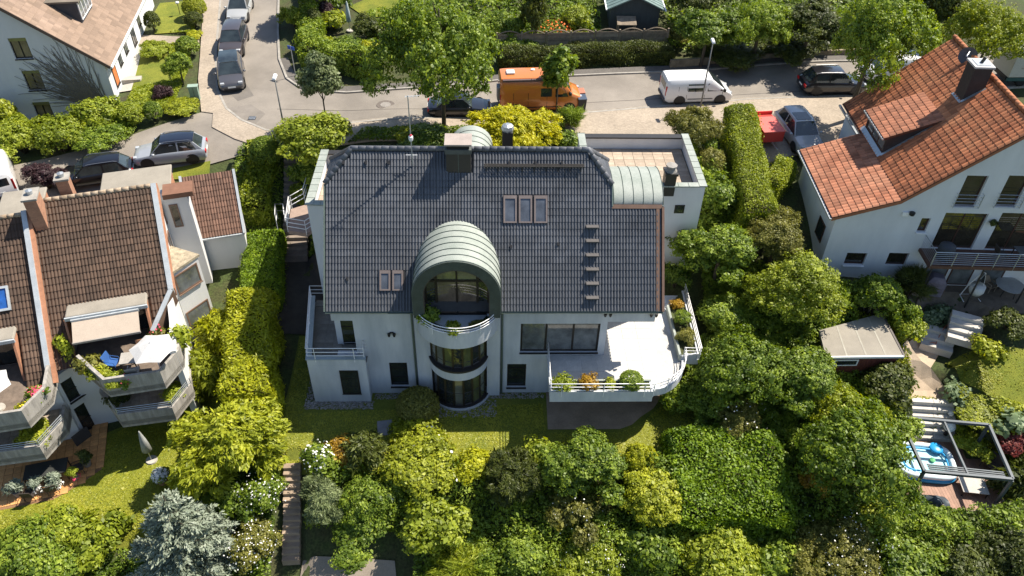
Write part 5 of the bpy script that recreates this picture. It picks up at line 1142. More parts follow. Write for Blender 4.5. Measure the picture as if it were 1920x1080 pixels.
def car(label, p, rz, L, W, Hh, pt, kind='suv', roofm=None, cat='car', rails=False, glassroof=False, nm='parked_car', group='parked cars'):
    t = thing(nm, label, cat, p, rz, group); r = .34 if kind != 'sport' else .32; zb = .2; h = L/2; be = Hh*.60
    prof = {'suv':[(-h,.62,.80),(-h+.06,.92,.92),(-h+.25,be+.02,.97),(-.2*L,be,1),(0,be,1),(.18*L,be-.03,.99),(.24*L,be-.06,.98),(.40*L,be-.17,.95),(h-.1,.72,.86),(h,.52,.74)],
            'wagon':[(-h,.55,.80),(-h+.08,.85,.92),(-h+.3,be,.96),(-.2*L,be,1),(0,be,1),(.16*L,be-.02,.99),(.24*L,be-.07,.97),(.40*L,be-.2,.93),(h-.1,.62,.84),(h,.45,.72)],
            'sport':[(-h,.5,.80),(-h+.08,.78,.92),(-h+.35,be,.96),(-.2*L,be,1),(0,be,1),(.14*L,be-.02,.99),(.22*L,be-.06,.97),(.40*L,be-.17,.93),(h-.1,.58,.84),(h,.42,.72)]}[kind]
    secs = []
    for x in np.concatenate([[-h,-h+.06],np.linspace(-h+.2,h-.2,18),[h-.07,h]]):
        zs, wf = interp(x,prof); w = W/2*wf; zl = zb if abs(x) < h-.12 else zb+.12
        half = [(w*.90,zl),(w*.985,zl+.12),(w,zl+(zs-zl)*.5),(w*.97,zs-.09),(w*.90,zs-.01),(w*.5,zs+.03)]
        secs.append([(x,y,z) for y,z in half]+[(x,0,zs+.04)]+[(x,-y,z) for y,z in half[::-1]])
    body = loft(secs).build('body', pt, t); auto(body,40)
    wheels(t,L,W,r,.31*L,-.30*L)
    for x in (.31*L,-.30*L):
        for s in (1,-1):
            a = [(x+1.2*r*math.cos(q),s*(W/2-.02+.012),r+1.2*r*math.sin(q)) for q in np.linspace(-.25,math.pi+.25,14)]; m_ = MB(); m_.add(a+[(q[0],s*(W/2-.2),q[2]) for q in a],[tuple(range(14)) if s < 0 else tuple(range(13,-1,-1))]); m_.build('wheel_arch', BLACKP, body)
    sp = {'suv':(.25*L,.09*L,-.33*L,-.455*L),'wagon':(.23*L,.07*L,-.34*L,-.46*L),'sport':(.20*L,.05*L,-.2*L,-.36*L)}[kind]
    xf0,xf1,xr1,xr0 = sp; wb, wt = W/2*.90, W/2*.70; zt = Hh-.05
    zf = interp(xf0,prof)[0]+.02; zr_ = interp(xr0,prof)[0]+.0
    def Q(name, pts, mt_=CGL, par=body): m_ = MB(); m_.quad(*pts); o = m_.build(name, mt_, par); return o
    B = {}
    def pane(name, quad, inset=.04):
        q = [np.array(a,float) for a in quad]; c = sum(q)/4; n_ = np.cross(q[1]-q[0],q[3]-q[0]); n_ /= np.linalg.norm(n_); Q(name,[a+(c-a)/np.linalg.norm(c-a)*inset+n_*.006 for a in q])
    FL,FRr,RL,RRr = (xf0,wb,zf),(xf0,-wb,zf),(xr0,wb*.94,zr_),(xr0,-wb*.94,zr_); TF,TFr,TR,TRr = (xf1,wt,zt),(xf1,-wt,zt),(xr1,wt*.95,zt-.02),(xr1,-wt*.95,zt-.02)
    g = MB(); g.add([FL,FRr,RRr,RL,TF,TFr,TRr,TR],[(0,1,5,4),(1,2,6,5),(2,3,7,6),(3,0,4,7),(4,5,6,7)]); cab = g.build('cabin', pt, t)
    pane('windshield',[FRr,FL,TF,TFr],.07); pane('rear_window',[RL,RRr,TRr,TR],.09)
    xm = (xf1+xr1)/2-.05
    for s in (1,-1):
        f0,r0,f1,r1 = (np.array(a,float)*np.array([1,s,1]) for a in (FL,RL,TF,TR))
        at_ = lambda b, x: b[0]+(b[1]-b[0])*((x-b[0][0])/(b[1][0]-b[0][0]))
        lo0, hi0 = (f0,r0),(f1,r1); xa = xm+.0
        qd = [at_(lo0,xa),f0,f1,at_(hi0,xa)]; q2 = [r0+(f0-r0)*.09,at_(lo0,xa),at_(hi0,xa),r1]
        for qq in (qd,q2):
            if s > 0: qq = [qq[1],qq[0],qq[3],qq[2]]
            pane('side_window',qq,.055)
        MB().lathe([(.02,0),(.1,.03),(.11,.09),(.06,.14)],10,(xf0-.22,s*(W/2+.07),zf+.02)).build('mirror', pt, t, smooth=True)
        MB().box(h-.28,h-.06,min(s*W*.25,s*W*.40),max(s*W*.25,s*W*.40),interp(h-.2,prof)[0]-.12,interp(h-.2,prof)[0]+.03).build('headlight', HEAD, body, bevel=.02)
        MB().box(-h-.012,-h+.2,min(s*W*.27,s*W*.44),max(s*W*.27,s*W*.44),interp(-h+.1,prof)[0]-.28,interp(-h+.1,prof)[0]-.08).build('taillight', TAIL, body, bevel=.02)
        if rails: MB().tube([(xf1-.1,s*wt*.95,zt+.02),(xf1-.25,s*wt*.97,zt+.07),(xr1+.2,s*wt*.93,zt+.06),(xr1,s*wt*.92,zt+.0)],.02,5).build('roof_rail', RIM, cab)
    rp = []
    for x,zz,wf in ((xf1+.03,zt,.98),((xf1*3+xr1)/4,zt+.045,1.0),((xf1+xr1)/2,zt+.055,1.0),((xf1+3*xr1)/4,zt+.045,.98),(xr1-.12,zt-.0,.95)): rp.append([(x,wt*wf*1.01,zz-.035),(x,wt*wf*.85,zz+.0),(x,wt*.4*wf,zz+.02),(x,-wt*.4*wf,zz+.02),(x,-wt*wf*.85,zz+.0),(x,-wt*wf*1.01,zz-.035)])
    ro = loft(rp).build('roof', roofm or pt, cab); auto(ro,50)
    if glassroof: m_ = MB(); m_.quad((xf1-.12,wt*.75,zt+.055),((xf1+xr1)/2-.05,wt*.75,zt+.082),((xf1+xr1)/2-.05,-wt*.75,zt+.082),(xf1-.12,-wt*.75,zt+.055)); o = m_.build('sunroof', CGL, ro); m_ = o.data; 
    MB().box(h-.045,h+.012,-.26,.26,.42,.53).build('number_plate', PLATE, body); MB().box(h-.10,h+.006,-W*.3,W*.3,.28,.40).build('grille', BLACKP, body); MB().box(-h-.012,-h+.05,-.26,.26,.55,.66).build('number_plate', PLATE, body)
    return t
def gp(x,y,z=None): p = Gp(x,y); return (p[0],p[1],p[2]+.03)
car('silver car parked furthest up the street at the top edge', gp(452,28), R(-85), 4.3,1.78,1.5, paint('silver',(.38,.39,.39),.1),'wagon')
car('brown-grey SUV parked between the silver and the dark grey car', gp(441,90), R(-84), 4.5,1.85,1.65, paint('taupe',(.10,.085,.085),.5),'suv')
car('dark grey compact SUV nearest the street corner', gp(436,150), R(-75), 4.4,1.85,1.6, paint('graphite',(.11,.105,.11),.5),'suv',roofm=CGL)
car('light grey electric crossover parked on the side road', gp(325,299), R(192), 4.4,1.85,1.58, paint('lightgrey',(.33,.35,.38),.1),'suv',roofm=paint('blue_black',(.012,.016,.03)),rails=True)
car('black estate car parked behind the brown-roofed row house', gp(182,338), R(197), 4.6,1.83,1.46, paint('black',(.008,.008,.012),.2),'wagon',rails=True)
car('black car half hidden in the shade under the big tree', gp(862,212), R(2), 4.3,1.8,1.35, paint('black',(.008,.008,.012),.2),'sport')
car('black SUV parked near the large tree at the right', gp(1556,170), R(183-180), 4.7,1.9,1.68, paint('black',(.008,.008,.012),.2),'suv',rails=True)
car('silver SUV with glass sunroof in the driveway of the orange-roofed house', gp(1493,262), R(-84), 4.7,1.9,1.66, paint('silvergrey',(.40,.40,.41),.0),'suv',rails=True,glassroof=True)

def van(label, p, rz, L, W, Hh, pt, windows, low=None, nose=1.15, wl=.55, roofextra=None, cat='van', rearwin=True):
    t = thing('parked_van', label, cat, p, rz, 'parked vans'); h = L/2
    ws0, ws1 = h-nose*.55, h-nose*.55-wl*1.5
    prof = [(-h,Hh-.18,.93),(-h+.08,Hh-.04,.97),(-h+.4,Hh,1),(ws1-.3,Hh,1),(ws1,Hh-.05,.99),(ws0,Hh*.56,.98),(h-.2,Hh*.45,.93),(h-.03,Hh*.34,.84),(h,Hh*.27,.76)]
    secs = []
    def half(x):
        zs, wf = interp(x,prof); w = W/2*wf; zl = .25 if abs(x) < h-.1 else .34; tall = (zs-1.0)/1.2
        tw = 1-.16*max(0,min(1,tall)); return [(w*.94,zl),(w,zl+.15),(w,min(zs-.1,.95)),(w*(1-.05*max(0,min(1,tall))),zl+(zs-zl)*.72),(w*tw*.985,zs-.09),(w*tw*.90,zs-.015),(w*tw*.5,zs+.01)]
    for x in np.concatenate([[-h,-h+.08],np.linspace(-h+.3,ws1-.05,10),np.linspace(ws1,ws0,5),np.linspace(ws0+.1,h-.12,6),[h-.03,h]]):
        hf = half(x); secs.append([(x,y,z) for y,z in hf]+[(x,0,interp(x,prof)[0]+.015)]+[(x,-y,z) for y,z in hf[::-1]])
    body = auto(loft(secs).build('body', pt, t),40); wheels(t,L,W,.34,h-.95,-h+1.05)
    for x in (h-.95,-h+1.05):
        for s in (1,-1):
            a = [(x+.42*math.cos(q),s*(W/2+.008),.34+.42*math.sin(q)) for q in np.linspace(-.2,math.pi+.2,14)]; m_ = MB(); m_.add(a+[(q[0],s*(W/2-.2),q[2]) for q in a],[tuple(range(14)) if s < 0 else tuple(range(13,-1,-1))]); m_.build('wheel_arch', BLACKP, body)
    def side(x, z, s):
        hf = half(x); zs_ = [q[1] for q in hf[:6]]; y = float(np.interp(z,zs_,[q[0] for q in hf[:6]])); return np.array([x,s*(y+.012),z])
    def sidep(x0,x1,z0,z1,s,nm,mt_,x1t=None):
        q = [side(x0,z0,s),side(x1,z0,s),side(x1t if x1t is not None else x1,z1,s),side(x0,z1,s)]
        if s > 0: q = q[::-1]
        m_ = MB(); m_.quad(*q); return m_.build(nm, mt_, body)
    for s in (1,-1):
        for (x0,x1,z0,z1,x1t) in windows: sidep(x0,x1,z0,z1,s,'side_window',CGL,x1t)
        for xs_ in (-h+.9,-.95,.33,1.6): sidep(xs_-.012,xs_+.012,.5,min(1.55,half(xs_)[3][1]),s,'door_seam',BLACKP,None)
        if low: sidep(-h+1.6,h-1.5,.46,.53,s,'side_trim',low,None)
        MB().lathe([(.03,0),(.1,.04),(.12,.18),(.08,.25)],10,(ws0-.15,s*(W/2+.09),1.0*Hh/2+.05)).build('mirror', BLACKP, body, smooth=True)
        MB().box(h-.34,h-.08,min(s*W*.27,s*W*.41),max(s*W*.27,s*W*.41),Hh*.36,Hh*.44).build('headlight', HEAD, body, bevel=.02); MB().box(-h-.012,-h+.1,min(s*W*.40,s*W*.47),max(s*W*.40,s*W*.47),.75,1.45).build('taillight', TAIL, body, bevel=.02)
    a0, a1 = interp(ws0-.04,prof)[0], interp(ws1+.04,prof)[0]; w0, w1 = W/2*.83, W/2*.72
    q = [(ws0-.04,-w0,a0+.03),(ws0-.04,w0,a0+.03),(ws1+.04,w1,a1+.035),(ws1+.04,-w1,a1+.035)]; m_ = MB(); m_.quad(*q); m_.build('windshield', CGL, body)
    if rearwin: MB().box(-h-.012,-h+.03,-W*.33,W*.33,1.15*Hh/2,Hh*.84).build('rear_window', CGL, body)
    MB().box(h-.06,h+.008,-W*.32,W*.32,.4,.6).build('grille', BLACKP, body); MB().box(-h-.06,-h+.1,-W*.46,W*.46,.3,.5).build('bumper', low or BLACKP, body); MB().box(-h-.015,-h+.02,-.26,.26,.62,.73).build('number_plate', PLATE, body)
    return t, body
tv, b = van('white panel van parked by the street lamp', gp(1302,186), R(4), 4.9,1.9,1.9, paint('white',(.78,.78,.78),0), [(-.9,.25,1.05,1.58,.25),(.5,1.65,1.05,1.6,1.1)], low=mat('grey_trim',(.08,.08,.085),.6), nose=1.1, wl=.7)
tv, b = van('orange camper van parked behind the golden shrub', gp(1012,200), R(4), 5.7,2.05,2.55, paint('orange',(.62,.19,.035),.1), [(-.1,.65,1.25,1.85,.65),(.9,1.8,1.2,1.85,1.45)], low=BLACKP, nose=1.45, wl=.53)
for x,y,sx in ((-2.1,0,.28),(.55,0,.3)): MB().box(x-sx,x+sx,y-.28,y+.28,2.56,2.68).build('roof_vent', mat('vent_grey',(.6,.62,.64),.4), b, bevel=.03)
MB().lathe([(.14,2.56),(.14,2.62),(.06,2.66)],12,(-.55,.35,0)).build('roof_dome', STEELW, b); MB().box(-2.7,1.1,-.98,-.80,2.34,2.5).build('awning_box', mat('awning_box',(.12,.08,.08),.5), b, bevel=.03)
MB().box(-3.02,-2.86,-.5,.2,.8,1.7).build('rear_carrier', mat('carrier_grey',(.3,.3,.32),.5), b)
van('white van cut off at the left edge of the side road', gp(2,345), R(120), 4.8,1.9,1.9, MATS['paint_white'], [(.5,1.65,1.05,1.6,1.1)], nose=1.1, wl=.7)
van('white van half hidden behind the ridge of the orange roof', gp(1672,148), R(183), 4.8,1.9,1.9, MATS['paint_white'], [(.5,1.65,1.05,1.6,1.1)], nose=1.1, wl=.7)
# truck with lettering at the right edge
p = gp(1925,150); t = thing('box_truck', 'pale box truck with dark lettering behind the tree at right edge', 'truck', p, R(2)); CRM = mat('truck_cream',(.50,.49,.44),.5,.05,1)
MB().box(-2.4,3.2,-1.15,1.15,.75,3.0).build('cargo_box', CRM, t, bevel=.03); MB().box(3.25,4.9,-1.05,1.05,.5,2.3).build('cab', MATS['paint_white'], t, bevel=.1); MB().box(-2.4,4.8,-.9,.9,.45,.74).build('chassis', BLACKP, t); wheels(t,6,2.2,.42,3.9,-1.2)
MB().box(-2.4,3.1,-1.12,-1.0,.45,.70).build('side_guard', mat('teal_guard',(.03,.09,.09),.5), t)
cu_ = bpy.data.curves.new('lettering','FONT'); cu_.body = 'UNITEC'; cu_.size = .75; cu_.extrude = .004; cu_.shear = .25
to = bpy.data.objects.new('lettering_source', cu_); COL.objects.link(to); bpy.context.view_layer.update()
me = bpy.data.meshes.new_from_object(to.evaluated_get(bpy.context.evaluated_depsgraph_get())); bpy.data.objects.remove(to); lo_ = bpy.data.objects.new('lettering', me); COL.objects.link(lo_); me.materials.clear(); me.materials.append(mat('letter_dark',(.05,.05,.055),.6)); lo_.parent = t; lo_.location = (-1.75,-1.157,1.75); lo_.rotation_euler = (R(90),0,0)
MB().box(-1.7,1.9,-1.162,-1.152,1.42,1.5).build('stripe', mat('stripe_tan',(.42,.36,.27),.6), t)
# red trailer
p = gp(1432,262); t = thing('car_trailer', 'red flat-topped car trailer next to the silver SUV', 'trailer', p, R(-84)); RED = mat('trailer_red',(.62,.06,.05),.4,.05,1); REDC = mat('trailer_cover',(.66,.13,.11),.6,.05,1)
MB().box(-1.2,1.2,-.7,.7,.5,1.2).build('box', RED, t, bevel=.02); MB().box(-.75,1.22,-.73,.73,1.203,1.27).build('cover', REDC, t, bevel=.02); MB().box(-1.22,-1.15,-.72,.72,1.203,1.42).build('tailboard', RED, t); MB().tube([(1.2,0,.45),(2.1,0,.45)],.05,6).build('drawbar', STEEL, t); wheels(t,3,1.9,.3,.0,.0)
# wheelie bins by the camper
for lb,mt_,lm,(x,y) in (('wheelie bin with red-brown lid on the kerb',mat('bin_black',(.03,.03,.032),.6),mat('bin_redlid',(.38,.16,.10),.6),(1086,196)),('dark blue-lidded bin in front of the camper van',mat('bin_black',(.03,.03,.032),.6),mat('bin_bluelid',(.05,.07,.11),.5),(1089,208))):
    t = thing('wheelie_bin', lb, 'bin', gp(x,y), R(5), 'bins by the camper van'); m_ = MB(); m_.add([(-.24,-.28,.06),(.24,-.28,.06),(.24,.28,.06),(-.24,.28,.06),(-.29,-.36,.98),(.29,-.36,.98),(.29,.36,.98),(-.29,.36,.98)],[(3,2,1,0),(4,5,6,7),(0,1,5,4),(1,2,6,5),(2,3,7,6),(3,0,4,7)]); m_.build('body', mt_, t); MB().box(-.31,.31,-.39,.40,.985,1.06).build('lid', lm, t, bevel=.03)
    for s in (-1,1): MB().lathe([(.1,-.03),(.1,.03)],12,(s*.26,.3,.1),ax='y').build('wheel', TYRE, t)
# ============================================================ STREET AND GARDEN THINGS
def lamp(label, base, h):
    t = thing('street_lamp', label, 'street lamp', base, 0, 'street lamps'); MB().tube([(0,0,0),(0,0,h*.5),(0,0,h)],[.06,.05,.038],8).build('pole', mat('lamp_pole',(.16,.16,.155),.5), t, smooth=True)
    m_ = MB(); m_.add([(-.11,-.26,h+.0),(.11,-.26,h+.0),(.13,.36,h+.04),(-.13,.36,h+.04),(-.08,-.22,h+.13),(.08,-.22,h+.13),(.09,.3,h+.18),(-.09,.3,h+.18)],[(3,2,1,0),(4,5,6,7),(0,1,5,4),(1,2,6,5),(2,3,7,6),(3,0,4,7)]); m_.build('lamp_head', mat('lamp_white',(.72,.74,.76),.4), t, bevel=.03)
b = Gp(1312,208); lamp('street lamp standing beside the white panel van', b, 5.0)
b = Gp(515,147,5.0); lamp('street lamp at the bend next to the small round street tree', b, 5.0)
b = Gp(368,188); t = thing('cable_cabinet', 'pale green cable cabinet at the corner of the front garden', 'cabinet', b, R(8)); MB().box(-.3,.3,-.18,.18,0,1.05).build('body', mat('cabinet_green',(.20,.28,.22),.6), t, bevel=.02); MB().box(-.34,.34,-.22,.22,1.052,1.12).build('lid', mat('cabinet_lid',(.25,.33,.27),.6), t); MB().box(-.01,.01,-.19,-.178,.1,1.0).build('door_seam', BLACKP, t)
b = Gp(545,88,2.3); t = thing('street_sign', 'small blue street sign poking out of the corner hedge', 'sign', b, R(-30)); MB().tube([(0,0,0),(0,0,2.4)],.03,6).build('pole', STEEL, t); MB().box(-.3,.3,-.02,.02,2.1,2.35).build('plate', mat('sign_blue',(.03,.08,.35),.5), t)
b = Gp(656,58); t = thing('closed_parasol', 'folded grey-green parasol in the garden across the street', 'parasol', b); MB().lathe([(.05,.7),(.2,.8),(.16,1.6),(.06,2.3),(.02,2.4)],10).build('canopy', mat('parasol_grey',(.36,.42,.42),.9,.2,4), t, smooth=True); MB().tube([(0,0,0),(0,0,.75)],.025,6).build('pole', STEEL, t); MB().lathe([(.28,0),(.26,.08)],14).build('foot', CONC, t)
b = Gp(338,28); t = thing('garden_lamp', 'small round-headed garden lamp on the upper lawn', 'lamp', b); MB().tube([(0,0,0),(0,0,.95)],.025,6).build('pole', DARKM, t); MB().lathe([(.12,.95),(.16,1.02),(.13,1.1),(.02,1.13)],12).build('lamp_head', STEELW, t, smooth=True)
b = Gp(722,803); t = thing('stone_slab', 'grey stone slab lying on the lawn next to the clipped ball', 'slab', b, R(8)); MB().box(-.4,.4,-.5,.5,0,.06).build('slab', mat('slab_grey',(.22,.22,.23),.8,.2,2), t, bevel=.02)
# open parasol on the upper terrace
def parasol(label, p, r, h, rz, mt_, n=6):
    t = thing('parasol', label, 'parasol', p, rz); V = [(0,0,h)]; ring = 24
    for k in range(ring):
        a = 2*math.pi*k/ring; q_ = (a % (2*math.pi/n))-math.pi/n; f = math.cos(math.pi/n)/math.cos(q_); V.append((r*.55*math.cos(a)*f,r*.55*math.sin(a)*f,h-.2))
    for k in range(ring): a = 2*math.pi*k/ring; q_ = (a % (2*math.pi/n))-math.pi/n; f = math.cos(math.pi/n)/math.cos(q_)*(1-.05*math.cos(q_*n/2)**2); V.append((r*math.cos(a)*f,r*math.sin(a)*f,h-.42))
    MB().add(V,[(0,1+k,1+(k+1)%ring) for k in range(ring)]+[(1+k,1+ring+k,1+ring+(k+1)%ring,1+(k+1)%ring) for k in range(ring)]).build('canopy', mt_, t)
    MB().tube([(0,0,0),(0,0,h+.06)],.025,6).build('pole', STEELW, t); MB().lathe([(.3,0),(.28,.08)],14).build('foot', CONC, t)
    for k in range(n): a = 2*math.pi*k/n; MB().tube([(0,0,h-.02),(r*.98*math.cos(a),r*.98*math.sin(a),h-.44)],.01,4).build('rib', STEELW, t)
parasol('white hexagonal parasol opened on the end row house terrace', FA.w((-.85,-8.05,3.43)), 1.12, 2.2, R(5), CLOTHW)
parasol('white parasol just showing at the left picture edge', FB.w((-2.2,-7.4,3.42)), 1.15, 2.0, R(5), CLOTHW)
p = FA.w((-2.6,-9.2,-1.5)); t = thing('closed_parasol', 'folded grey parasol under the lower balcony of the row house', 'parasol', p); MB().lathe([(.03,.8),(.26,.9),(.16,1.7),(.05,2.3),(.02,2.4)],10).build('canopy', mat('parasol_grey2',(.30,.31,.30),.9,.25,5), t, smooth=True); MB().tube([(0,0,0),(0,0,.85)],.025,6).build('pole', STEEL, t); MB().lathe([(.3,0),(.28,.08)],14).build('foot', CONC, t)
low_table('pale table on the parasol terrace', FA.w((-2.3,-7.2,3.43)), .8,.8,.72, mat('pale_table',(.34,.32,.29),.8), R(10))
chair('pale chair facing the table on the parasol terrace', FA.w((-2.1,-7.9,3.43)), R(190), MATS['pale_table']); chair('wooden chair under the beige awning edge', FA.w((-1.7,-6.6,3.42)), R(20), WOOD); chair('blue-cushioned chair in the awning shade', FA.w((-3.1,-7.0,3.42)), R(80), mat('blue_cushion',(.03,.10,.30),.8))
low_table('long dark table in the shade below the lower balcony', FA.w((-7.5,-8.9,-1.5)), 2.0,.95,.74, mat('dark_top',(.03,.032,.03),.7), R(15))
for i,(x,y,rz,lb) in enumerate(((-6.1,-9.0,-75,'dark garden chair at the right end of the long table'),(-7.2,-9.9,190,'dark garden chair on the sunny side of the long table'),(-8.2,-10.0,170,'dark garden chair near the left picture edge'))): chair(lb, FA.w((x,y,-1.5)), R(15+rz), mat('dark_frame',(.05,.04,.035),.7))
t = thing('leaning_panel', 'dark upright panel leaning on the diagonal white wall', 'panel', FB.w((.1,-6.35,-1.5)), R(55)); m_ = MB(); m_.extrude([(-.45,-.1,0),(.45,-.1,0),(.45,.1,1.0),(-.45,.1,1.0)],(0,.04,0)); m_.build('board', mat('board_dark',(.07,.06,.055),.7), t)
# terracotta patio
pp = [(p[0],p[1]) for p in (FA.loc(Zp(x,y,-1.5)) for x,y in ((198,788),(200,830),(190,880),(150,908),(100,937),(0,957),(-60,965),(-60,830),(60,850),(157,812)))]
t = thing('terracotta_patio', 'orange terracotta paved patio in front of the row houses', 'patio', FA.w((0,0,-1.5)), FA.rz); MB().prism(pp,-.1,.01).build('bed', mat('patio_joint',(.22,.12,.06),.9), t)
pm = MB().box(-.19,.19,-.19,.19,0,.03).mesh('paver'); pm.materials.append(TERRA)
xs_ = np.arange(min(p[0] for p in pp),max(p[0] for p in pp),.4); ys_ = np.arange(min(p[1] for p in pp),max(p[1] for p in pp),.4)
for x in xs_:
    for y in ys_:
        if in_poly(np.array([x]),np.array([y]),pp)[0]: o = bpy.data.objects.new('paver', pm); COL.objects.link(o); o.parent = t; o.location = (x,y,.012)
# right patio furniture
t = thing('round_table', 'round glass-topped table on the shaded patio at right', 'table', Zp(1895,534,2.82+.72)-np.array([0,0,.72])); MB().lathe([(.75,.69),(.78,.70),(.78,.72),(.05,.725)],24).build('table_top', mat('grey_top',(.33,.34,.34),.3), t)
for k in range(4): a = k*math.pi/2+.5; MB().tube([(.5*math.cos(a),.5*math.sin(a),0),(.4*math.cos(a),.4*math.sin(a),.69)],.025,5).build('leg', DARKM, t)
t = thing('covered_barbecue', 'barbecue under a mauve-grey cover at the patio corner', 'barbecue', Gp(1745,548), R(-15)); m_ = MB(); m_.add([(-.5,-.35,0),(.5,-.35,0),(.5,.35,0),(-.5,.35,0),(-.52,-.36,.95),(.52,-.36,.95),(.52,.36,.95),(-.52,.36,.95),(-.3,-.25,1.3),(.3,-.25,1.3),(.3,.25,1.3),(-.3,.25,1.3)],[(0,1,5,4),(1,2,6,5),(2,3,7,6),(3,0,4,7),(4,5,9,8),(5,6,10,9),(6,7,11,10),(7,4,8,11),(8,9,10,11)]); m_.build('cover', mat('mauve_cover',(.17,.15,.19),.8,.2,3), t, bevel=.04); MB().box(-.4,.4,-.28,.28,-.02,.08).build('base', BLACKP, t)
t = thing('hanging_chair', 'white hanging chair on a tubular frame on the patio', 'chair', Gp(1818,560)); m_ = MB(); m_.tube([(-.45,.3,0),(-.3,.2,1.0),(0,.0,2.0),(.1,-.1,2.0)],.03,6); m_.tube([(-.5,-.3,.03),(-.45,.35,.03),(.45,.35,.03),(.5,-.3,.03)],.03,6); m_.build('frame', STEELW, t); m_ = MB(); m_.lathe([(.02,.45),(.3,.5),(.42,.75),(.4,1.1)],14,(.05,-.1,0)); m_.build('seat', mat('white_net',(.55,.55,.52),.9), t, smooth=True)
for sx in (-1,1): MB().tube([(.05+.3*sx,-.1,1.05),(.1,-.1,2.0)],.012,4).build('rope', STEELW, t)
chair('wooden folding chair between hanging chair and round table', Gp(1852,545), R(20), WOODG)
q = FR.w((bl+1.0,-.6,5.52)); t = thing('covered_grill', 'round dark covered grill on the balcony corner', 'grill', q); MB().lathe([(.4,0),(.45,.6),(.42,.85),(.25,.98),(.02,1.0)],14).build('cover', mat('dark_cover',(.05,.055,.065),.7), t, smooth=True); MB().lathe([(.3,-.01),(.3,.04)],10).build('base', BLACKP, t)
low_table('dark square table on the steel-railed balcony', FR.w((bl+5.2,-.7,5.52)), .8,.8,.74, mat('slate_top',(.08,.085,.09),.5))
chair('dark lounge chair beside the balcony table', FR.w((bl+4.1,-.6,5.52)), R(90), mat('dark_frame',(.05,.04,.035),.7))
t = thing('garden_hose', 'red garden hose curled over the pale steps', 'hose', Gp(1752,650)); z0 = t.location.z; m_ = MB()
P = [(-.5+.12*k+.15*math.sin(k*.9),-.3+.10*k+.25*math.cos(k*.7),.0) for k in range(14)]; P = [(x,y,zg1(x+t.location.x,y+t.location.y)-z0+.42) for x,y,_ in P]
m_.tube(P,.022,5); m_.build('tube', mat('hose_red',(.42,.12,.06),.5), t)
t = thing('white_flower_pot', 'pot of white flowers standing on the left lawn', 'flower pot', Gp(306,905)); MB().lathe([(.2,0),(.28,.4),(.24,.4),(.02,.36)],14).build('pot', mat('clay_pot',(.4,.2,.12),.8), t)
WPOT = t
POTM = mat('grey_pot',(.25,.23,.21),.8); POTS = []
for lb,x,y,s in (('dwarf conifer pot nearest the lawn corner of the terracotta patio',108,915,1.0),('middle one of three potted dwarf conifers on the patio edge',74,922,.9),('left one of three potted dwarf conifers on the patio edge',36,928,1.0),('potted rose on the terracotta patio',143,898,.8),('dark leafy potted shrub on the terracotta patio',165,872,1.0)):
    p = Zp(x,y,-1.47); t = thing('potted_plant', lb, 'potted plant', p, 0, 'pots on the terracotta patio'); MB().lathe([(.17*s,0),(.24*s,.38*s),(.2*s,.38*s),(.02,.34*s)],14).build('pot', POTM, t); POTS.append((t,s))
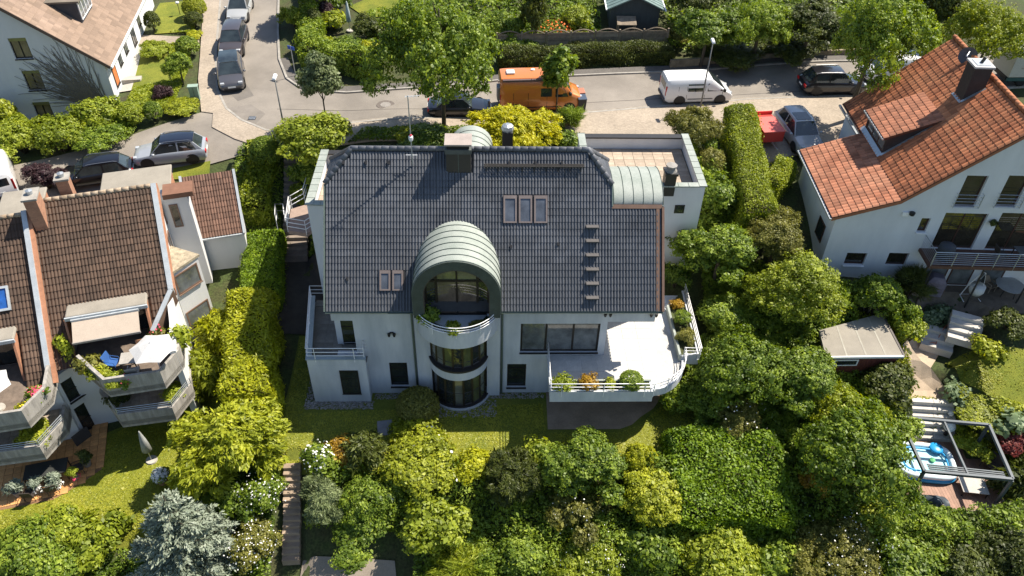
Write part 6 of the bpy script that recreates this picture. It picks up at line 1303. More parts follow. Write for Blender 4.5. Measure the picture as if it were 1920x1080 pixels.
# ============================================================ VEGETATION
def unit(a): return a/np.maximum(1e-6, np.linalg.norm(a, axis=-1, keepdims=True))
def leaves(P, N, T, ln, wd):
    """quads at points P with normals N, tangents T"""
    T = unit(T-N*(T*N).sum(-1, keepdims=True)); B = np.cross(N, T); l, w = ln[:, None]/2, wd[:, None]/2
    V = np.stack([P-T*l, P+B*w-T*l*.1, P+T*l, P-B*w-T*l*.1], 1); n = len(P)
    return V.reshape(-1, 3), np.arange(4*n).reshape(n, 4)
def crown_arrays(style, rx, ry, rz, rng, dens=1.):
    lf, wr, cl, cov = {'broad':(.145,.62,.34,2.4),'fine':(.10,.6,.22,2.6),'big':(.23,.75,.36,2.2),'spray':(.24,.34,.30,2.3),'ball':(.075,.6,.10,2.4),'needle':(.20,.24,.28,3.0),'grass':(.55,.07,.3,2.6)}[style]
    area = 4*math.pi*(((rx*ry)**1.6+(rx*rz)**1.6+(ry*rz)**1.6)/3)**(1/1.6)
    n = int(area*cov*dens/(lf*lf*wr*.5)); n = min(max(n, 250), 32000); nc = max(8, int(area/(cl*cl)*.75))
    if style == 'ball':
        d = unit(rng.normal(size=(nc, 3))); d[:, 2] = np.where(d[:, 2] < -.35, -d[:, 2], d[:, 2]); C = d*(1-.08*rng.rand(nc))[:, None]*np.array([rx, ry, rz])
    else:                                   # union of uneven boughs
        K = 15; bc = unit(rng.normal(size=(K, 3)))*rng.uniform(.35, .86, (K, 1)); bc[:, 2] = np.abs(bc[:, 2])*.95-.28; bc[0] = 0; br = rng.uniform(.20, .44, K); br[0] = .62
        bi = rng.choice(K, nc, p=br**2/(br**2).sum()); d = unit(rng.normal(size=(nc, 3))+bc[bi]*1.1); d[:, 2] = np.where(d[:, 2] < -.5, -d[:, 2], d[:, 2])
        C = (bc[bi]+d*(br[bi]*(1-.45*rng.rand(nc)**2))[:, None]*rng.uniform(.9, 1.14, (nc, 1)))*np.array([rx, ry, rz])*1.04
    ci = rng.randint(0, nc, n); off = unit(rng.normal(size=(n, 3)))*(rng.rand(n)**.4)[:, None]*cl*np.array([1, 1, .75])
    P = C[ci]+off; out = unit(P/np.array([rx, ry, rz])**1.2)
    N = unit(.55*unit(off)+.45*out+.45*rng.normal(size=(n, 3))+np.array([0, 0, .35])); T = rng.normal(size=(n, 3))
    if style in ('spray', 'needle'): T = out*np.array([1, 1, .5])+.45*rng.normal(size=(n, 3))+np.array([0, 0, -.35 if style == 'spray' else .15]); N = unit(.5*out+.7*rng.normal(size=(n, 3))+np.array([0, 0, .5]))
    if style == 'grass': T = unit(P*np.array([1, 1, .6]))+np.array([0, 0, .3])+.25*rng.normal(size=(n, 3)); N = unit(rng.normal(size=(n, 3)))
    L = lf*np.exp(.34*rng.normal(size=n)); lv = np.clip(.5+.55*(rng.rand(nc)[ci]-.5)+.5*(rng.rand(n)-.5), 0, 1)
    V, F = leaves(P, N, T, L, L*wr); return V, F, lv
_CR = {}
def crown_mesh(style, size, var, squash):
    k = (style, size, var, squash)
    if k not in _CR:
        rng = np.random.RandomState((sum(map(ord, style))*31+int(size*100)*7+var*1009+int(squash*10)) % 2**31)
        V, F, lv = crown_arrays(style, size, size, size*squash, rng); _CR[k] = fast_mesh('foliage_'+style, V, F, None, lv, link=False)
    return _CR[k]
def limb_mesh(h, r, hr, seed):
    rng = np.random.RandomState(seed); m_ = MB(); top = h
    m_.tube([(0,0,-.3),(.02,.01,h*.4),(.03,-.02,h*.75),(0,0,h)],[r*1.25,r,r*.75,r*.3],8)
    for i in range(7):
        a = i*2.4+rng.rand(); z = h*(.45+.07*i); L = hr*(.75-.05*i); m_.tube([(0,0,z),(L*.5*math.cos(a),L*.5*math.sin(a),z+L*.35),(L*math.cos(a),L*math.sin(a),z+L*.6)],[r*.45,r*.3,r*.08],5)
    return m_
LM = {
 'mid': leafmat('leaf_mid',[(.06,.105,.012),(.15,.22,.02),(.33,.41,.05)]),
 'lime': leafmat('leaf_lime',[(.125,.165,.012),(.235,.29,.02),(.39,.43,.045)]),
 'yellow': leafmat('leaf_yellow',[(.19,.215,.01),(.35,.375,.014),(.53,.53,.03)]),
 'gold': leafmat('leaf_gold',[(.24,.255,.010),(.42,.42,.015),(.62,.58,.03)]),
 'goldgreen': leafmat('leaf_goldgreen',[(.14,.17,.012),(.28,.32,.02),(.46,.48,.04)]),
 'dark': leafmat('leaf_dark',[(.035,.05,.01),(.075,.095,.016),(.14,.165,.03)]),
 'deep': leafmat('leaf_deep',[(.08,.14,.008),(.165,.26,.014),(.30,.41,.025)]),
 'grey': leafmat('leaf_greygreen',[(0.081,0.108,0.047),(0.155,0.196,0.081),(0.270,0.317,0.149)]),
 'blue': leafmat('leaf_blue',[(.10,.13,.085),(.19,.23,.165),(.30,.34,.255)],.15),
 'olive': leafmat('leaf_olive',[(0.105,0.112,0.022),(0.195,0.195,0.036),(0.315,0.300,0.068)]),
 'orange': leafmat('leaf_orange',[(0.220,0.130,0.015),(0.360,0.220,0.020),(0.500,0.330,0.040)]),
 'purple': leafmat('leaf_purple',[(0.035,0.018,0.020),(0.060,0.030,0.035),(0.090,0.050,0.050)]),
 'red': leafmat('leaf_red',[(0.160,0.040,0.035),(0.260,0.070,0.060),(0.360,0.130,0.100)]),
 'grass': leafmat('leaf_grass',[(.16,.185,.014),(.25,.265,.022),(.35,.34,.036)],.2),
 'hosta': leafmat('leaf_hosta',[(0.100,0.150,0.070),(0.180,0.250,0.120),(0.300,0.370,0.220)]),
}
BLOS = mat('blossom_white',(.75,.74,.70),.8,.05,3); BLOSR = mat('blossom_orange',(.75,.16,.03),.8,.1,3); BLOSP = mat('blossom_pink',(.7,.08,.15),.8,.1,3); BLOSY = mat('blossom_yellow',(.75,.55,.03),.8,.1,3)
PC = [0]
SIZES = (.35,.7,1.3,2.2,3.6)
def add_crown(t, style, m, rx, ry, rz, c, var=0, nm='crown'):
    r = (rx*ry)**.5; size = min(SIZES, key=lambda s: abs(math.log(s/r))); sq = .6 if rz/r < .72 else (1.0 if rz/r < 1.35 else 1.7)
    o = bpy.data.objects.new(nm, crown_mesh(style, size, var % 2, sq)); COL.objects.link(o)
    if not o.data.materials: o.data.materials.append(LM[m])
    o.material_slots[0].link = 'OBJECT'; o.material_slots[0].material = LM[m]
    o.parent = t; o.location = c; o.scale = (rx/size, ry/size, rz/(size*sq)); o.rotation_euler = (0,0,(var*2.39996) % 6.283); return o
def blossoms(t, rx, ry, rz, c, n, mt_, size, seed, par=None):
    rng = np.random.RandomState(seed); d = unit(rng.normal(size=(n,3))+np.array([.2,-.3,.9])); P = d*np.array([rx,ry,rz])*(1.0+.1*rng.rand(n))[:,None]+np.array(c); N = unit(d+.5*rng.normal(size=(n,3))); L = size*(.7+.6*rng.rand(n))
    V, F = leaves(P,N,rng.normal(size=(n,3)),L,L*.9); o = fast_mesh('blossom',V,F,mt_); o.parent = t; return o
_LB = {}
def plant(name, cat, label, px, py, wpx, h, style, m, tree=False, trunk=None, dy=1., bl=None, group=None, p=None, cf=None):
    """crown centred on a pixel; standing on the terrain"""
    PC[0] += 1; v = PC[0]
    if p is None:
        hc = h*(cf or (.62,))[0] if tree else h*.5
        g = Gp(px,py,hc)
    else: g = np.array(p,float); hc = h*.62 if tree else h*.5
    k = pxm(g+np.array([0,0,hc])); rx = wpx/2/k; ry = rx*dy; rz = (h*(cf or (0,.42))[1] if tree else h*.5)
    t = thing(name, label, cat, g, 0, group)
    if style in ('broad','fine','big') : f_ = np.random.RandomState(v).uniform(.9,1.12,2); rx *= f_[0]; ry *= f_[1]*1.02
    add_crown(t, style, m, rx, ry, rz, (0,0,hc), v)
    if tree:
        kk = v % 3
        if kk not in _LB: _LB[kk] = limb_mesh(1.0,.035,.55,kk).mesh('trunk',True); _LB[kk].materials.append(BARK)
        o = bpy.data.objects.new('trunk', _LB[kk]); COL.objects.link(o); o.parent = t; s = h*.8; o.scale = (s*.9*(trunk or 1),s*.9*(trunk or 1),s)
    else:
        if 's' not in _LB:
            m_ = MB(); 
            for i in range(6): a = i*1.05; m_.tube([(0,0,-.1),(.25*math.cos(a),.25*math.sin(a),.35),(.5*math.cos(a),.5*math.sin(a),.75)],[.05,.035,.012],5)
            _LB['s'] = m_.mesh('stem',True); _LB['s'].materials.append(BARK)
        o = bpy.data.objects.new('stem', _LB['s']); COL.objects.link(o); o.parent = t; o.scale = (rx,ry,h*.85)
    if bl: blossoms(t, rx, ry, rz, (0,0,hc), bl[0], bl[1], bl[2], v)
    return t
def hedge(label, a, b, w, h, m, style='fine', cov=2.6, rough=.1, name='hedge', taper=.0, tilt=0.):
    """box hedge along a-b (world ground points), top parallel to the line"""
    PC[0] += 1; rng = np.random.RandomState(PC[0]); a, b = np.array(a,float), np.array(b,float); d = b-a; L = np.linalg.norm(d[:2]); rz = math.atan2(d[1],d[0]); sl = d[2]/L
    t = thing(name, label, 'hedge', a, rz); lf, wr = {'fine':(.11,.6),'broad':(.16,.62),'spray':(.24,.32)}[style]
    A = [('top',L*w),('f',L*h),('b',L*h),('l',w*h),('r',w*h)]; tot = sum(q for _,q in A); n = int(min(46000, tot*cov*1.15/(lf*lf*wr*.5))); Ps, Ns = [], []
    for k,ar in A:
        m_ = int(n*ar/tot); u, v = rng.rand(m_), rng.rand(m_); ns = rough*(rng.rand(m_)-.45+.6*np.sin(u*L*2.2+v*3)*np.sin(v*5+u*L)*.5)
        tp = lambda z: 1-taper*z/h
        if k == 'top': P = np.stack([u*L, (v-.5)*w*(1-taper), h+ns],-1); N = np.tile([0,0,1.],(m_,1))
        elif k in 'fb': s = -1 if k == 'f' else 1; z = v*h; P = np.stack([u*L, s*(w/2*tp(z)+ns), z],-1); N = np.tile([0,s,.15],(m_,1))
        else: s = -1 if k == 'l' else 1; z = v*h; P = np.stack([(0 if s < 0 else L)+s*ns, (u-.5)*w*tp(z), z],-1); N = np.tile([s,0,.15],(m_,1))
        Ps.append(P); Ns.append(N)
    P = np.concatenate(Ps); N = np.concatenate(Ns); n = len(P)
    e_ = np.minimum(1, np.minimum(np.minimum(P[:,0], L-P[:,0])/.45, (w/2-np.abs(P[:,1]))/.45)).clip(0); P[:,2] -= np.where(P[:,2] > h-.4, (1-e_)**2*.32, 0)      # worn, rounded edges
    P[:,2] += np.where(P[:,2] > h*.5, rough*.8*np.sin(P[:,0]*1.3+PC[0])*np.sin(P[:,1]*1.9+P[:,0]*.6), 0); P[:,1] += rough*.6*np.sin(P[:,0]*1.7+P[:,2]*2.1+PC[0]); P[:,2] += P[:,0]*sl+np.where(P[:,2] > 0, (P[:,1]-w/2)*tilt*np.clip(P[:,2]/h,0,1), 0)
    sh_ = rng.rand(n) < .05; P[sh_] += N[sh_]*rng.rand(int(sh_.sum()),1)*.22; N = unit(N+.65*rng.normal(size=(n,3))); T = rng.normal(size=(n,3))+(np.array([0,0,-.6]) if style == 'spray' else 0)
    q = np.floor(P/np.array([.35,.35,.35])); hs = np.sin(q@np.array([12.98,78.23,37.7]))*43758.5; lv = np.clip(.5+.5*((hs-np.floor(hs))-.5)+.5*(rng.rand(n)-.5),0,1)
    Ln = lf*(.65+.7*rng.rand(n)); V, F = leaves(P,N,T,Ln,Ln*wr); o = fast_mesh('foliage',V,F,LM[m],lv); o.parent = t
    c = MB(); c.add([(.15,-w/2*.8,-.2),(L-.15,-w/2*.8,sl*L-.2),(L-.15,w/2*.8,sl*L-.2),(.15,w/2*.8,-.2),(.15,-w/2*.75*(1-taper),h-.48-w*.9*tilt),(L-.15,-w/2*.75*(1-taper),h-.48+sl*L-w*.9*tilt),(L-.15,w/2*.75*(1-taper),h-.48+sl*L),(.15,w/2*.75*(1-taper),h-.48)],[(3,2,1,0),(4,5,6,7),(0,1,5,4),(1,2,6,5),(2,3,7,6),(3,0,4,7)]); c.build('branches', mat('hedge_wood',(.035,.032,.012),.95,.3,3), t)
    return t
G = lambda x,y,z=None: np.array([x,y,zg1(x,y) if z is None else z])

# ---------------- hedges
hedge('clipped golden hedge left of the lawn, half in house shadow', (-12.1,27.0,-.1), (-13.5,34.2,.5), 2.4, 3.0, 'yellow', 'spray', rough=.25)
hedge('dark green clipped hedge block above the golden hedge', G(-13.3,34.9,.9), G(-13.7,39.4,2.2), 2.2, 1.6, 'deep', 'fine')
hedge('bright green hedge beside the side stairs', G(-14.4,40.3,3.0), G(-14.5,45.2,4.9), 1.7, 1.8, 'lime', 'broad', rough=.2)
a, b = Zp(1262,868,1.1), Zp(1475,868,1.0); hedge('large flat clipped laurel hedge below the terrace', (a[0],a[1]-.1,-1.9), (b[0],b[1]-.1,-1.9), 4.4, 3.2, 'deep', 'broad', rough=.3, tilt=.28)
hedge('tall clipped thuja hedge between driveway and orange-roofed house', G(15.6,37.2,4.3), G(16.3,46.6,6.0), 1.9, 2.6, 'lime', 'fine', rough=.15)
hedge('short thuja hedge in front of the silver SUV', G(17.0,40.3,5.0), G(18.5,42.2,5.6), 1.2, 1.7, 'lime', 'fine', rough=.15)
a, b = Yp(936,140,55.3), Yp(1258,125,56.8); hedge('long dark hedge under the arched wooden fence', (a[0],56.2,6.25), (b[0],57.4,6.35), 1.3, 1.45, 'dark', 'fine', rough=.2)
hedge('corner hedge along the curved pavement', G(-13.6,56.5), G(-8.2,54.6), 1.6, 1.9, 'mid', 'broad', rough=.3)
hedge('hedge along the upper street at the corner garden', G(-15.0,69), G(-13.4,57.5), 1.6, 1.5, 'mid', 'broad', rough=.3)

# ---------------- (name, category, label, px, py, width px, height m, style, colour, tree?, extras)
S_ = 'shrub'; TR = 'tree'
L_ = [
 # bottom left
 (S_,S_,'bright laurel bush in the bottom-left corner of the picture',55,1035,170,2.4,'broad','mid',0),
 (S_,S_,'yellow-green leafy bush between left lawn and blue spruce',165,1020,140,2.2,'broad','lime',0),
 (S_,S_,'low leafy bush in front of the left lawn',110,985,110,1.3,'broad','lime',0),
 (S_,S_,'green bush right behind the blue spruce',425,930,110,1.8,'broad','mid',0),
 (S_,S_,'white-flowering bush left of the stone garden stairs',470,1020,95,2.0,'fine','olive',0,dict(bl=(200,BLOS,.08))),
 (S_,S_,'green bush with white flowers above the lower garden stairs',488,925,85,2.0,'broad','mid',0,dict(bl=(120,BLOS,.08))),
 ('conifer','conifer','drooping golden cypress at the foot of the golden hedge',435,815,180,4.2,'spray','goldgreen',1),
 ('conifer','conifer','smaller golden cypress leaning over the left lawn',385,885,110,3.0,'spray','goldgreen',1),
 ('conifer','conifer','golden cypress bush next to the garden stairs top',492,842,72,2.6,'spray','goldgreen',0),
 ('conifer','conifer','yellow feathery conifer against the white row house wall',412,622,95,2.9,'spray','yellow',0),
 ('conifer','conifer','yellow-green conifer below the row house oriel',396,700,100,3.0,'spray','goldgreen',0),
 # bottom centre
 (S_,S_,'round bush with white flowers at the top of the garden stairs',596,856,66,1.3,'fine','mid',0,dict(bl=(90,BLOS,.12))),
 (S_,S_,'orange-tinted low bush at the lawn edge',638,840,66,1.0,'fine','orange',0),
 ('conifer','conifer','small dark conifer beside the stone slab',684,840,80,2.0,'spray','dark',0),
 (S_,S_,'large yellow-green rose bush with white blooms',785,866,160,2.0,'broad','goldgreen',0,dict(bl=(14,BLOS,.16))),
 (S_,S_,'grey-green willow bush right of the garden stairs',611,935,88,2.4,'needle','grey',0),
 (S_,S_,'dark leafy bush behind the grey-green willow bush',690,935,130,2.2,'broad','mid',0),
 (S_,S_,'shaded green bush above the lower pavement',675,985,140,1.6,'broad','mid',0),
 (S_,S_,'sunlit bush with yellow leaves in the lower centre',805,975,120,2.6,'broad','lime',0),
 (S_,S_,'feathery pale green bush at the bottom edge',860,1065,150,2.2,'grass','lime',0),
 ('pine','conifer','dark green mountain pine in the bush row',955,900,130,3.2,'needle','dark',0),
 (S_,S_,'yellow leafy bush left of the dark mountain pine',888,880,76,2.0,'broad','yellow',0),
 (S_,S_,'pale round bush right of the dark mountain pine',1010,858,62,1.8,'broad','lime',0),
 (S_,S_,'tall fresh green bush in front of the terrace paving',1100,868,160,3.2,'broad','mid',0),
 (S_,S_,'brownish flowering bush below the tall fresh green bush',1085,955,130,2.0,'fine','olive',0,dict(bl=(60,BLOS,.07))),
 (S_,S_,'bright yellow bush beside the laurel hedge',1196,862,76,2.2,'fine','yellow',0),
 (S_,S_,'yellow-green bush left of the laurel hedge',1230,925,130,2.6,'broad','goldgreen',0),
 (S_,S_,'green bush at the bottom edge below the dark pine',975,1040,130,2.0,'broad','mid',0),
 (S_,S_,'flower-spotted bush at the bottom centre',1105,1045,140,2.0,'broad','lime',0,dict(bl=(60,BLOS,.07))),
 (S_,S_,'green bush under the laurel hedge left end',1215,1010,120,2.0,'broad','mid',0),
 (S_,S_,'big yellow-green bush at the bottom edge right of centre',1345,1040,190,2.6,'broad','lime',0),
 (S_,S_,'olive bush at the bottom edge under the spreading tree',1470,1050,130,2.0,'broad','mid',0),
 # right mass
 ('leafy_tree',TR,'spreading leafy tree beside the pool deck',1612,850,250,5.2,'broad','mid',1),
 (S_,S_,'yellow-orange leaved bush at the right end of the laurel hedge',1528,880,80,2.4,'broad','orange',0),
 ('conifer','conifer','small yellow conifer under the spreading tree',1640,962,80,1.6,'spray','goldgreen',0),
 (S_,S_,'white-flowering bush at the bottom right',1590,1030,170,2.4,'fine','olive',0,dict(bl=(130,BLOS,.08))),
 (S_,S_,'green bush below the deck tarpaulin',1710,1055,170,2.2,'broad','mid',0),
 (S_,S_,'dark bush below the deck fence',1810,1062,160,2.2,'broad','dark',0),
 (S_,S_,'dark bush in the bottom-right corner',1895,1035,150,2.4,'broad','dark',0),
 (S_,S_,'dark evergreen right of the pergola',1905,900,70,2.4,'spray','dark',0),
 ('tree',TR,'leafy tree right of the terrace planter',1395,690,210,4.6,'broad','mid',1),
 ('tree',TR,'bushy tree left of the red-brown shed',1495,700,160,4.2,'broad','mid',1),
 (S_,S_,'bush below the red-brown shed',1575,765,140,2.8,'broad','lime',0),
 (S_,S_,'dark bush right of the red-brown shed',1668,715,100,2.4,'broad','dark',0),
 (S_,S_,'green bush beside the pergola steps',1670,790,90,2.0,'broad','mid',0),
 (S_,S_,'pale bush between laurel hedge and leafy tree',1385,785,130,2.2,'fine','olive',0,dict(bl=(40,BLOS,.1))),
 (S_,S_,'dark bush above the laurel hedge',1320,740,120,2.2,'broad','mid',0),
 ('tree',TR,'light yellow-green tree in front of the orange-roofed house',1495,535,210,5.0,'broad','lime',1),
 ('tree',TR,'pale olive tree behind the yellow-green tree',1455,445,130,4.0,'fine','olive',1),
 ('tree',TR,'bright shrubby tree between main house and thuja hedge',1350,470,140,4.4,'broad','mid',1),
 (S_,S_,'green bush beside the terrace side planter',1360,590,130,3.0,'broad','mid',0),
 (S_,S_,'bush below the side planter railing',1345,660,90,2.4,'broad','mid',0),
 (S_,S_,'round clipped bush at the corner of the terrace',1268,516,56,1.7,'fine','mid',0),
 (S_,S_,'glossy bush under the balcony of the orange-roofed house',1640,555,130,2.8,'broad','mid',0),
 (S_,S_,'grassy bamboo clump at the patio corner',1712,530,70,2.0,'grass','dark',0),
 ('hosta','plant','big silvery hosta above the pale steps',1762,588,70,1.1,'big','hosta',0),
 (S_,S_,'small yellow-green bush beside the shed roof',1706,617,80,1.5,'broad','lime',0),
 (S_,S_,'dark bush next to the right lawn',1895,602,74,1.1,'broad','dark',0),
 (S_,S_,'small yellow bush by the diagonal steps',1853,655,60,.9,'broad','goldgreen',0),
 ('hosta','plant','hosta at the foot of the right lawn',1797,735,56,.8,'big','hosta',0),
 ('hosta','plant','hosta near the right edge below the lawn',1905,788,60,.8,'big','hosta',0),
 (S_,S_,'reddish bush near the right edge beside the pergola',1905,828,64,1.2,'fine','red',0),
 (S_,S_,'low cushion plants between lawn and pergola',1845,765,110,.7,'fine','goldgreen',0),
 (S_,S_,'leafy perennials beside the pergola leg',1822,830,70,1.0,'broad','lime',0),
 # behind the main house
 ('tree',TR,'pale shrubby tree beside the rear roof terrace',1300,240,110,3.2,'fine','olive',1),
 (S_,S_,'pale bush behind the street lamp foot',1335,300,70,2.2,'fine','olive',0),
 (S_,S_,'bush between rear terrace wall and thuja hedge',1345,370,90,2.6,'broad','mid',0),
 (S_,S_,'golden yellow shrub in front of the camper van',955,238,175,3.0,'spray','gold',0),
 (S_,S_,'round grassy bush on the driveway edge',1071,218,54,1.5,'grass','mid',0),
 (S_,S_,'green bush behind the ridge near the rear terrace',1062,266,46,1.3,'broad','mid',0),
 (S_,S_,'low bush in the shade under the big tree',800,258,110,1.1,'broad','mid',0),
 (S_,S_,'yellowish low bush behind the antenna mast',768,254,60,.9,'broad','goldgreen',0),
 ('small_tree',TR,'airy green tree behind the left end of the dark roof',576,262,160,4.6,'broad','lime',1),
 (S_,S_,'bush beside the side stairs below the airy tree',575,330,70,2.6,'broad','mid',0),
 (S_,S_,'small pale bush beside the entrance landing',562,365,44,1.8,'fine','lime',0),
 ('topiary',S_,'round clipped yew at the pavement corner',498,285,58,2.0,'ball','mid',0),
 # street trees
 ('lime_tree',TR,'big dense street tree standing in front of the camper',826,105,250,10.0,'broad','mid',1,dict(trunk=.55,cf=(.50,.48))),
 ('street_tree',TR,'slim grey-green street tree at the bend',600,155,78,5.4,'broad','grey',1,dict(trunk=.35)),
 ('street_tree',TR,'young street tree in front of the camper van cab',1047,135,66,5.0,'big','mid',1,dict(trunk=.35)),
 # gardens at the top
 (S_,S_,'light green bush at the upper street corner',552,32,52,2.0,'broad','lime',0),
 (S_,S_,'dark egg-shaped clipped bush in the corner garden',589,40,30,2.0,'ball','dark',0),
 (S_,S_,'dark purple-leaved bush behind the egg-shaped bush',608,22,40,2.0,'fine','purple',0),
 (S_,S_,'pale perennial clump next to the egg-shaped bush',625,38,40,1.5,'broad','lime',0),
 (S_,S_,'bush with yellow blossoms in the corner garden',695,95,50,1.8,'broad','yellow',0),
 (S_,S_,'green bush beside the folded parasol',655,90,90,1.6,'broad','mid',0),
 (S_,S_,'light bush right of the corner hedge',605,92,70,1.7,'broad','lime',0),
 (S_,S_,'dark bush behind the folded parasol',690,50,60,2.0,'broad','dark',0),
 (S_,S_,'green bush at the top edge left of the big tree',620,2,60,2.0,'broad','mid',0),
 (S_,S_,'bush right behind the big street tree',945,50,90,2.4,'broad','mid',0),
 (S_,S_,'low bush behind the arched fence left end',965,78,80,1.3,'broad','mid',0),
 ('columnar_yew','conifer','tall dark columnar conifer at the top edge',1003,22,46,5.0,'needle','dark',0),
 (S_,S_,'perennials with orange flowers behind the fence',1040,55,60,1.2,'fine','mid',0,dict(bl=(140,BLOSR,.16))),
 (S_,S_,'reddish perennials right of the orange flowers',1075,68,60,1.0,'fine','olive',0),
 (S_,S_,'green bush left of the grey shed',1080,30,60,2.0,'broad','lime',0),
 (S_,S_,'light bush right of the grey shed',1268,62,60,1.6,'fine','olive',0),
 ('tree',TR,'shaded tree behind the low concrete wall, left one',1325,60,130,4.5,'broad','mid',1),
 ('tree',TR,'shaded tree behind the low concrete wall, middle one',1425,45,150,5.0,'broad','mid',1),
 ('tree',TR,'dark tree behind the parked black SUV',1520,45,130,5.0,'broad','dark',1),
 (S_,S_,'dark bush hanging over the low concrete wall',1375,98,150,1.6,'broad','dark',0),
 (S_,S_,'dark bush at the far end of the low concrete wall',1490,88,120,1.6,'broad','dark',0),
 ('roadside_tree',TR,'tall tree between the black SUV and the orange roof',1640,66,205,10.0,'broad','mid',1,dict(trunk=.6)),
 ('tree',TR,'dark tree behind the orange roof ridge',1775,20,130,6.0,'broad','dark',1),
 ('tree',TR,'roadside tree in front of the box truck',1858,62,150,7.0,'broad','lime',1,dict(trunk=.5)),
 ('tree',TR,'dark tree at the top edge right of the grey shed',1305,0,100,4.0,'broad','dark',1),
 ('tree',TR,'tree leaning in at the top edge over the upper street',585,-45,120,6.0,'broad','mid',1),
 # top-left gardens
 (S_,S_,'hedge-like bush at the left edge by the side road',35,255,110,2.3,'broad','lime',0),
 (S_,S_,'broad bush under the creeper-covered gable',110,252,120,2.3,'broad','lime',0),
 (S_,S_,'upright bush at the gable corner',178,215,90,2.6,'broad','lime',0),
 (S_,S_,'dark lower bush along the side road',185,255,110,1.4,'broad','mid',0),
 ('topiary',S_,'light green clipped barrel bush near the side road',243,216,50,1.6,'ball','lime',0),
 ('topiary',S_,'dark clipped ball bush near the side road',286,209,34,1.3,'ball','mid',0),
 (S_,S_,'low yellow-green border bush by the side road corner',335,200,80,.9,'fine','goldgreen',0),
 (S_,S_,'purple-red bush at the front lawn edge',302,172,36,.9,'fine','purple',0),
 ('tree',TR,'clipped umbrella tree on the front lawn',333,118,62,2.6,'fine','mid',1,dict(trunk=.8)),
 ('topiary',S_,'clipped ball next to the umbrella tree',351,88,42,1.5,'ball','mid',0),
 (S_,S_,'mixed border bush above the front lawn',292,90,66,1.0,'fine','lime',0),
 ('topiary',S_,'dark egg-shaped topiary by the house path',285,40,28,1.6,'ball','dark',0),
 ('topiary',S_,'large yellow-green clipped block at the upper pavement',364,14,44,1.7,'ball','goldgreen',0),
 ('topiary',S_,'dark clipped ball under the yellow-green block',363,37,32,1.2,'ball','dark',0),
 (S_,S_,'yellow ground-hugging plant at the pavement edge',367,64,34,.5,'fine','yellow',0),
 (S_,S_,'bare purple-leaved bush behind the left chimneys',82,330,80,1.8,'fine','purple',0),
 ('tree',TR,'bush in front of the top-left house balcony',5,215,60,3.0,'broad','goldgreen',0),
 # clipped ball on the lawn
 ('topiary',S_,'big clipped yew ball in front of the bow window',783,760,80,1.6,'ball','olive',0),
]
for e in L_:
    ex = e[10] if len(e) > 10 else {}
    plant(e[0],e[1],e[2],e[3],e[4],e[5],e[6],e[7],e[8],tree=bool(e[9]),**ex)

# ---------------- blue spruce
g = Gp(342,1010,3.0); t = thing('blue_spruce', 'large silvery blue spruce at the bottom left', 'conifer', g); rng = np.random.RandomState(77); Ps, Ts, Ls, lvs = [], [], [], []; hS = 6.4; bm = MB(); bm.tube([(0,0,-.3),(0,0,hS*.6),(0,0,hS)],[.16,.09,.02],7)
for tier in range(15):
    z = .5+tier*(hS-.6)/15; rl = 3.1*(1-z/hS)**.85+.15
    for k in range(max(5,int(13-tier*.5))):
        a = rng.rand()*6.283; Lb = rl*(.75+.35*rng.rand()); dirv = np.array([math.cos(a),math.sin(a),.12]); end = np.array([0,0,z])+dirv*Lb; bm.tube([(0,0,z),tuple(end)],[.03,.008],4)
        n = int(170*Lb/2); s = rng.rand(n)**.7; side = rng.normal(size=(n,3))*np.array([1,1,.35])*(.30*(1.05-s)*Lb/2+.06)[:,None]; Ps.append(np.array([0,0,z])+dirv*(s*Lb)[:,None]+side); Ts.append(unit(dirv*.8+.7*unit(side)+.2*rng.normal(size=(n,3)))); Ls.append(.22*(.7+.6*rng.rand(n))); lvs.append(np.clip(.25+.55*s+.35*(rng.rand(n)-.5),0,1))
P, T, Ln, lv = np.concatenate(Ps), np.concatenate(Ts), np.concatenate(Ls), np.concatenate(lvs); V, F = leaves(P,unit(rng.normal(size=P.shape)+np.array([0,0,.9])),T,Ln,Ln*.38)
o = fast_mesh('crown',V,F,LM['blue'],lv); o.parent = t; o = bm.build('trunk',BARK,t)

# ---------------- planter plants, pots, terrace greenery
def pl(label, x, y, z, w, h, style, m, bl=None, cat='plant', nm='planter_plant', group='plants in the house planters'): return plant(nm,cat,label,0,0,w*pxm((x,y,z)),h,style,m,p=(x,y,z),bl=bl,group=group)
pl('pale shrub at the left end of the front planter',3.75,HY+yf+.42,TZ+.28,.95,.75,'fine','lime')
pl('rust-brown round shrub in the front planter',5.0,HY+yf+.42,TZ+.28,.8,.75,'fine','orange')
pl('green clipped ball in the front planter',7.1,HY+yf+.42,TZ+.28,1.15,.85,'ball','mid')
pl('small low plant between the planter balls',6.0,HY+yf+.42,TZ+.28,.7,.35,'fine','goldgreen')
mx, my = (ca[0]+c4[0])/2+.05, (ca[1]+c4[1])/2
ptw = lambda k: ((ca[0]*(1-k)+cb[0]*k+ (c4[0]*(1-k)+c3[0]*k))/2, HY+(ca[1]*(1-k)+cb[1]*k+(c4[1]*(1-k)+c3[1]*k))/2)
for k,lb,w,h,st,m_ in ((.45,'green ball in the side planter of the terrace',.85,.8,'ball','mid'),(.75,'yellow-brown shrub in the side planter of the terrace',.95,.7,'fine','olive'),(.15,'dry low plant at the back of the side planter',.7,.4,'fine','orange')):
    x, y = ptw(k); pl(lb,x,y,TZ+.3,w,h,st,m_)
pl('bright plant in the middle of the curved balcony planter',DX-.1,HY-1.35,5.93,.8,.55,'fine','lime'); pl('trailing green plant at the left of the curved balcony',DX-1.45,HY-.35,5.93,.8,.9,'broad','mid'); pl('low flowers right in the curved balcony planter',DX+1.0,HY-1.0,5.93,.6,.3,'fine','olive')
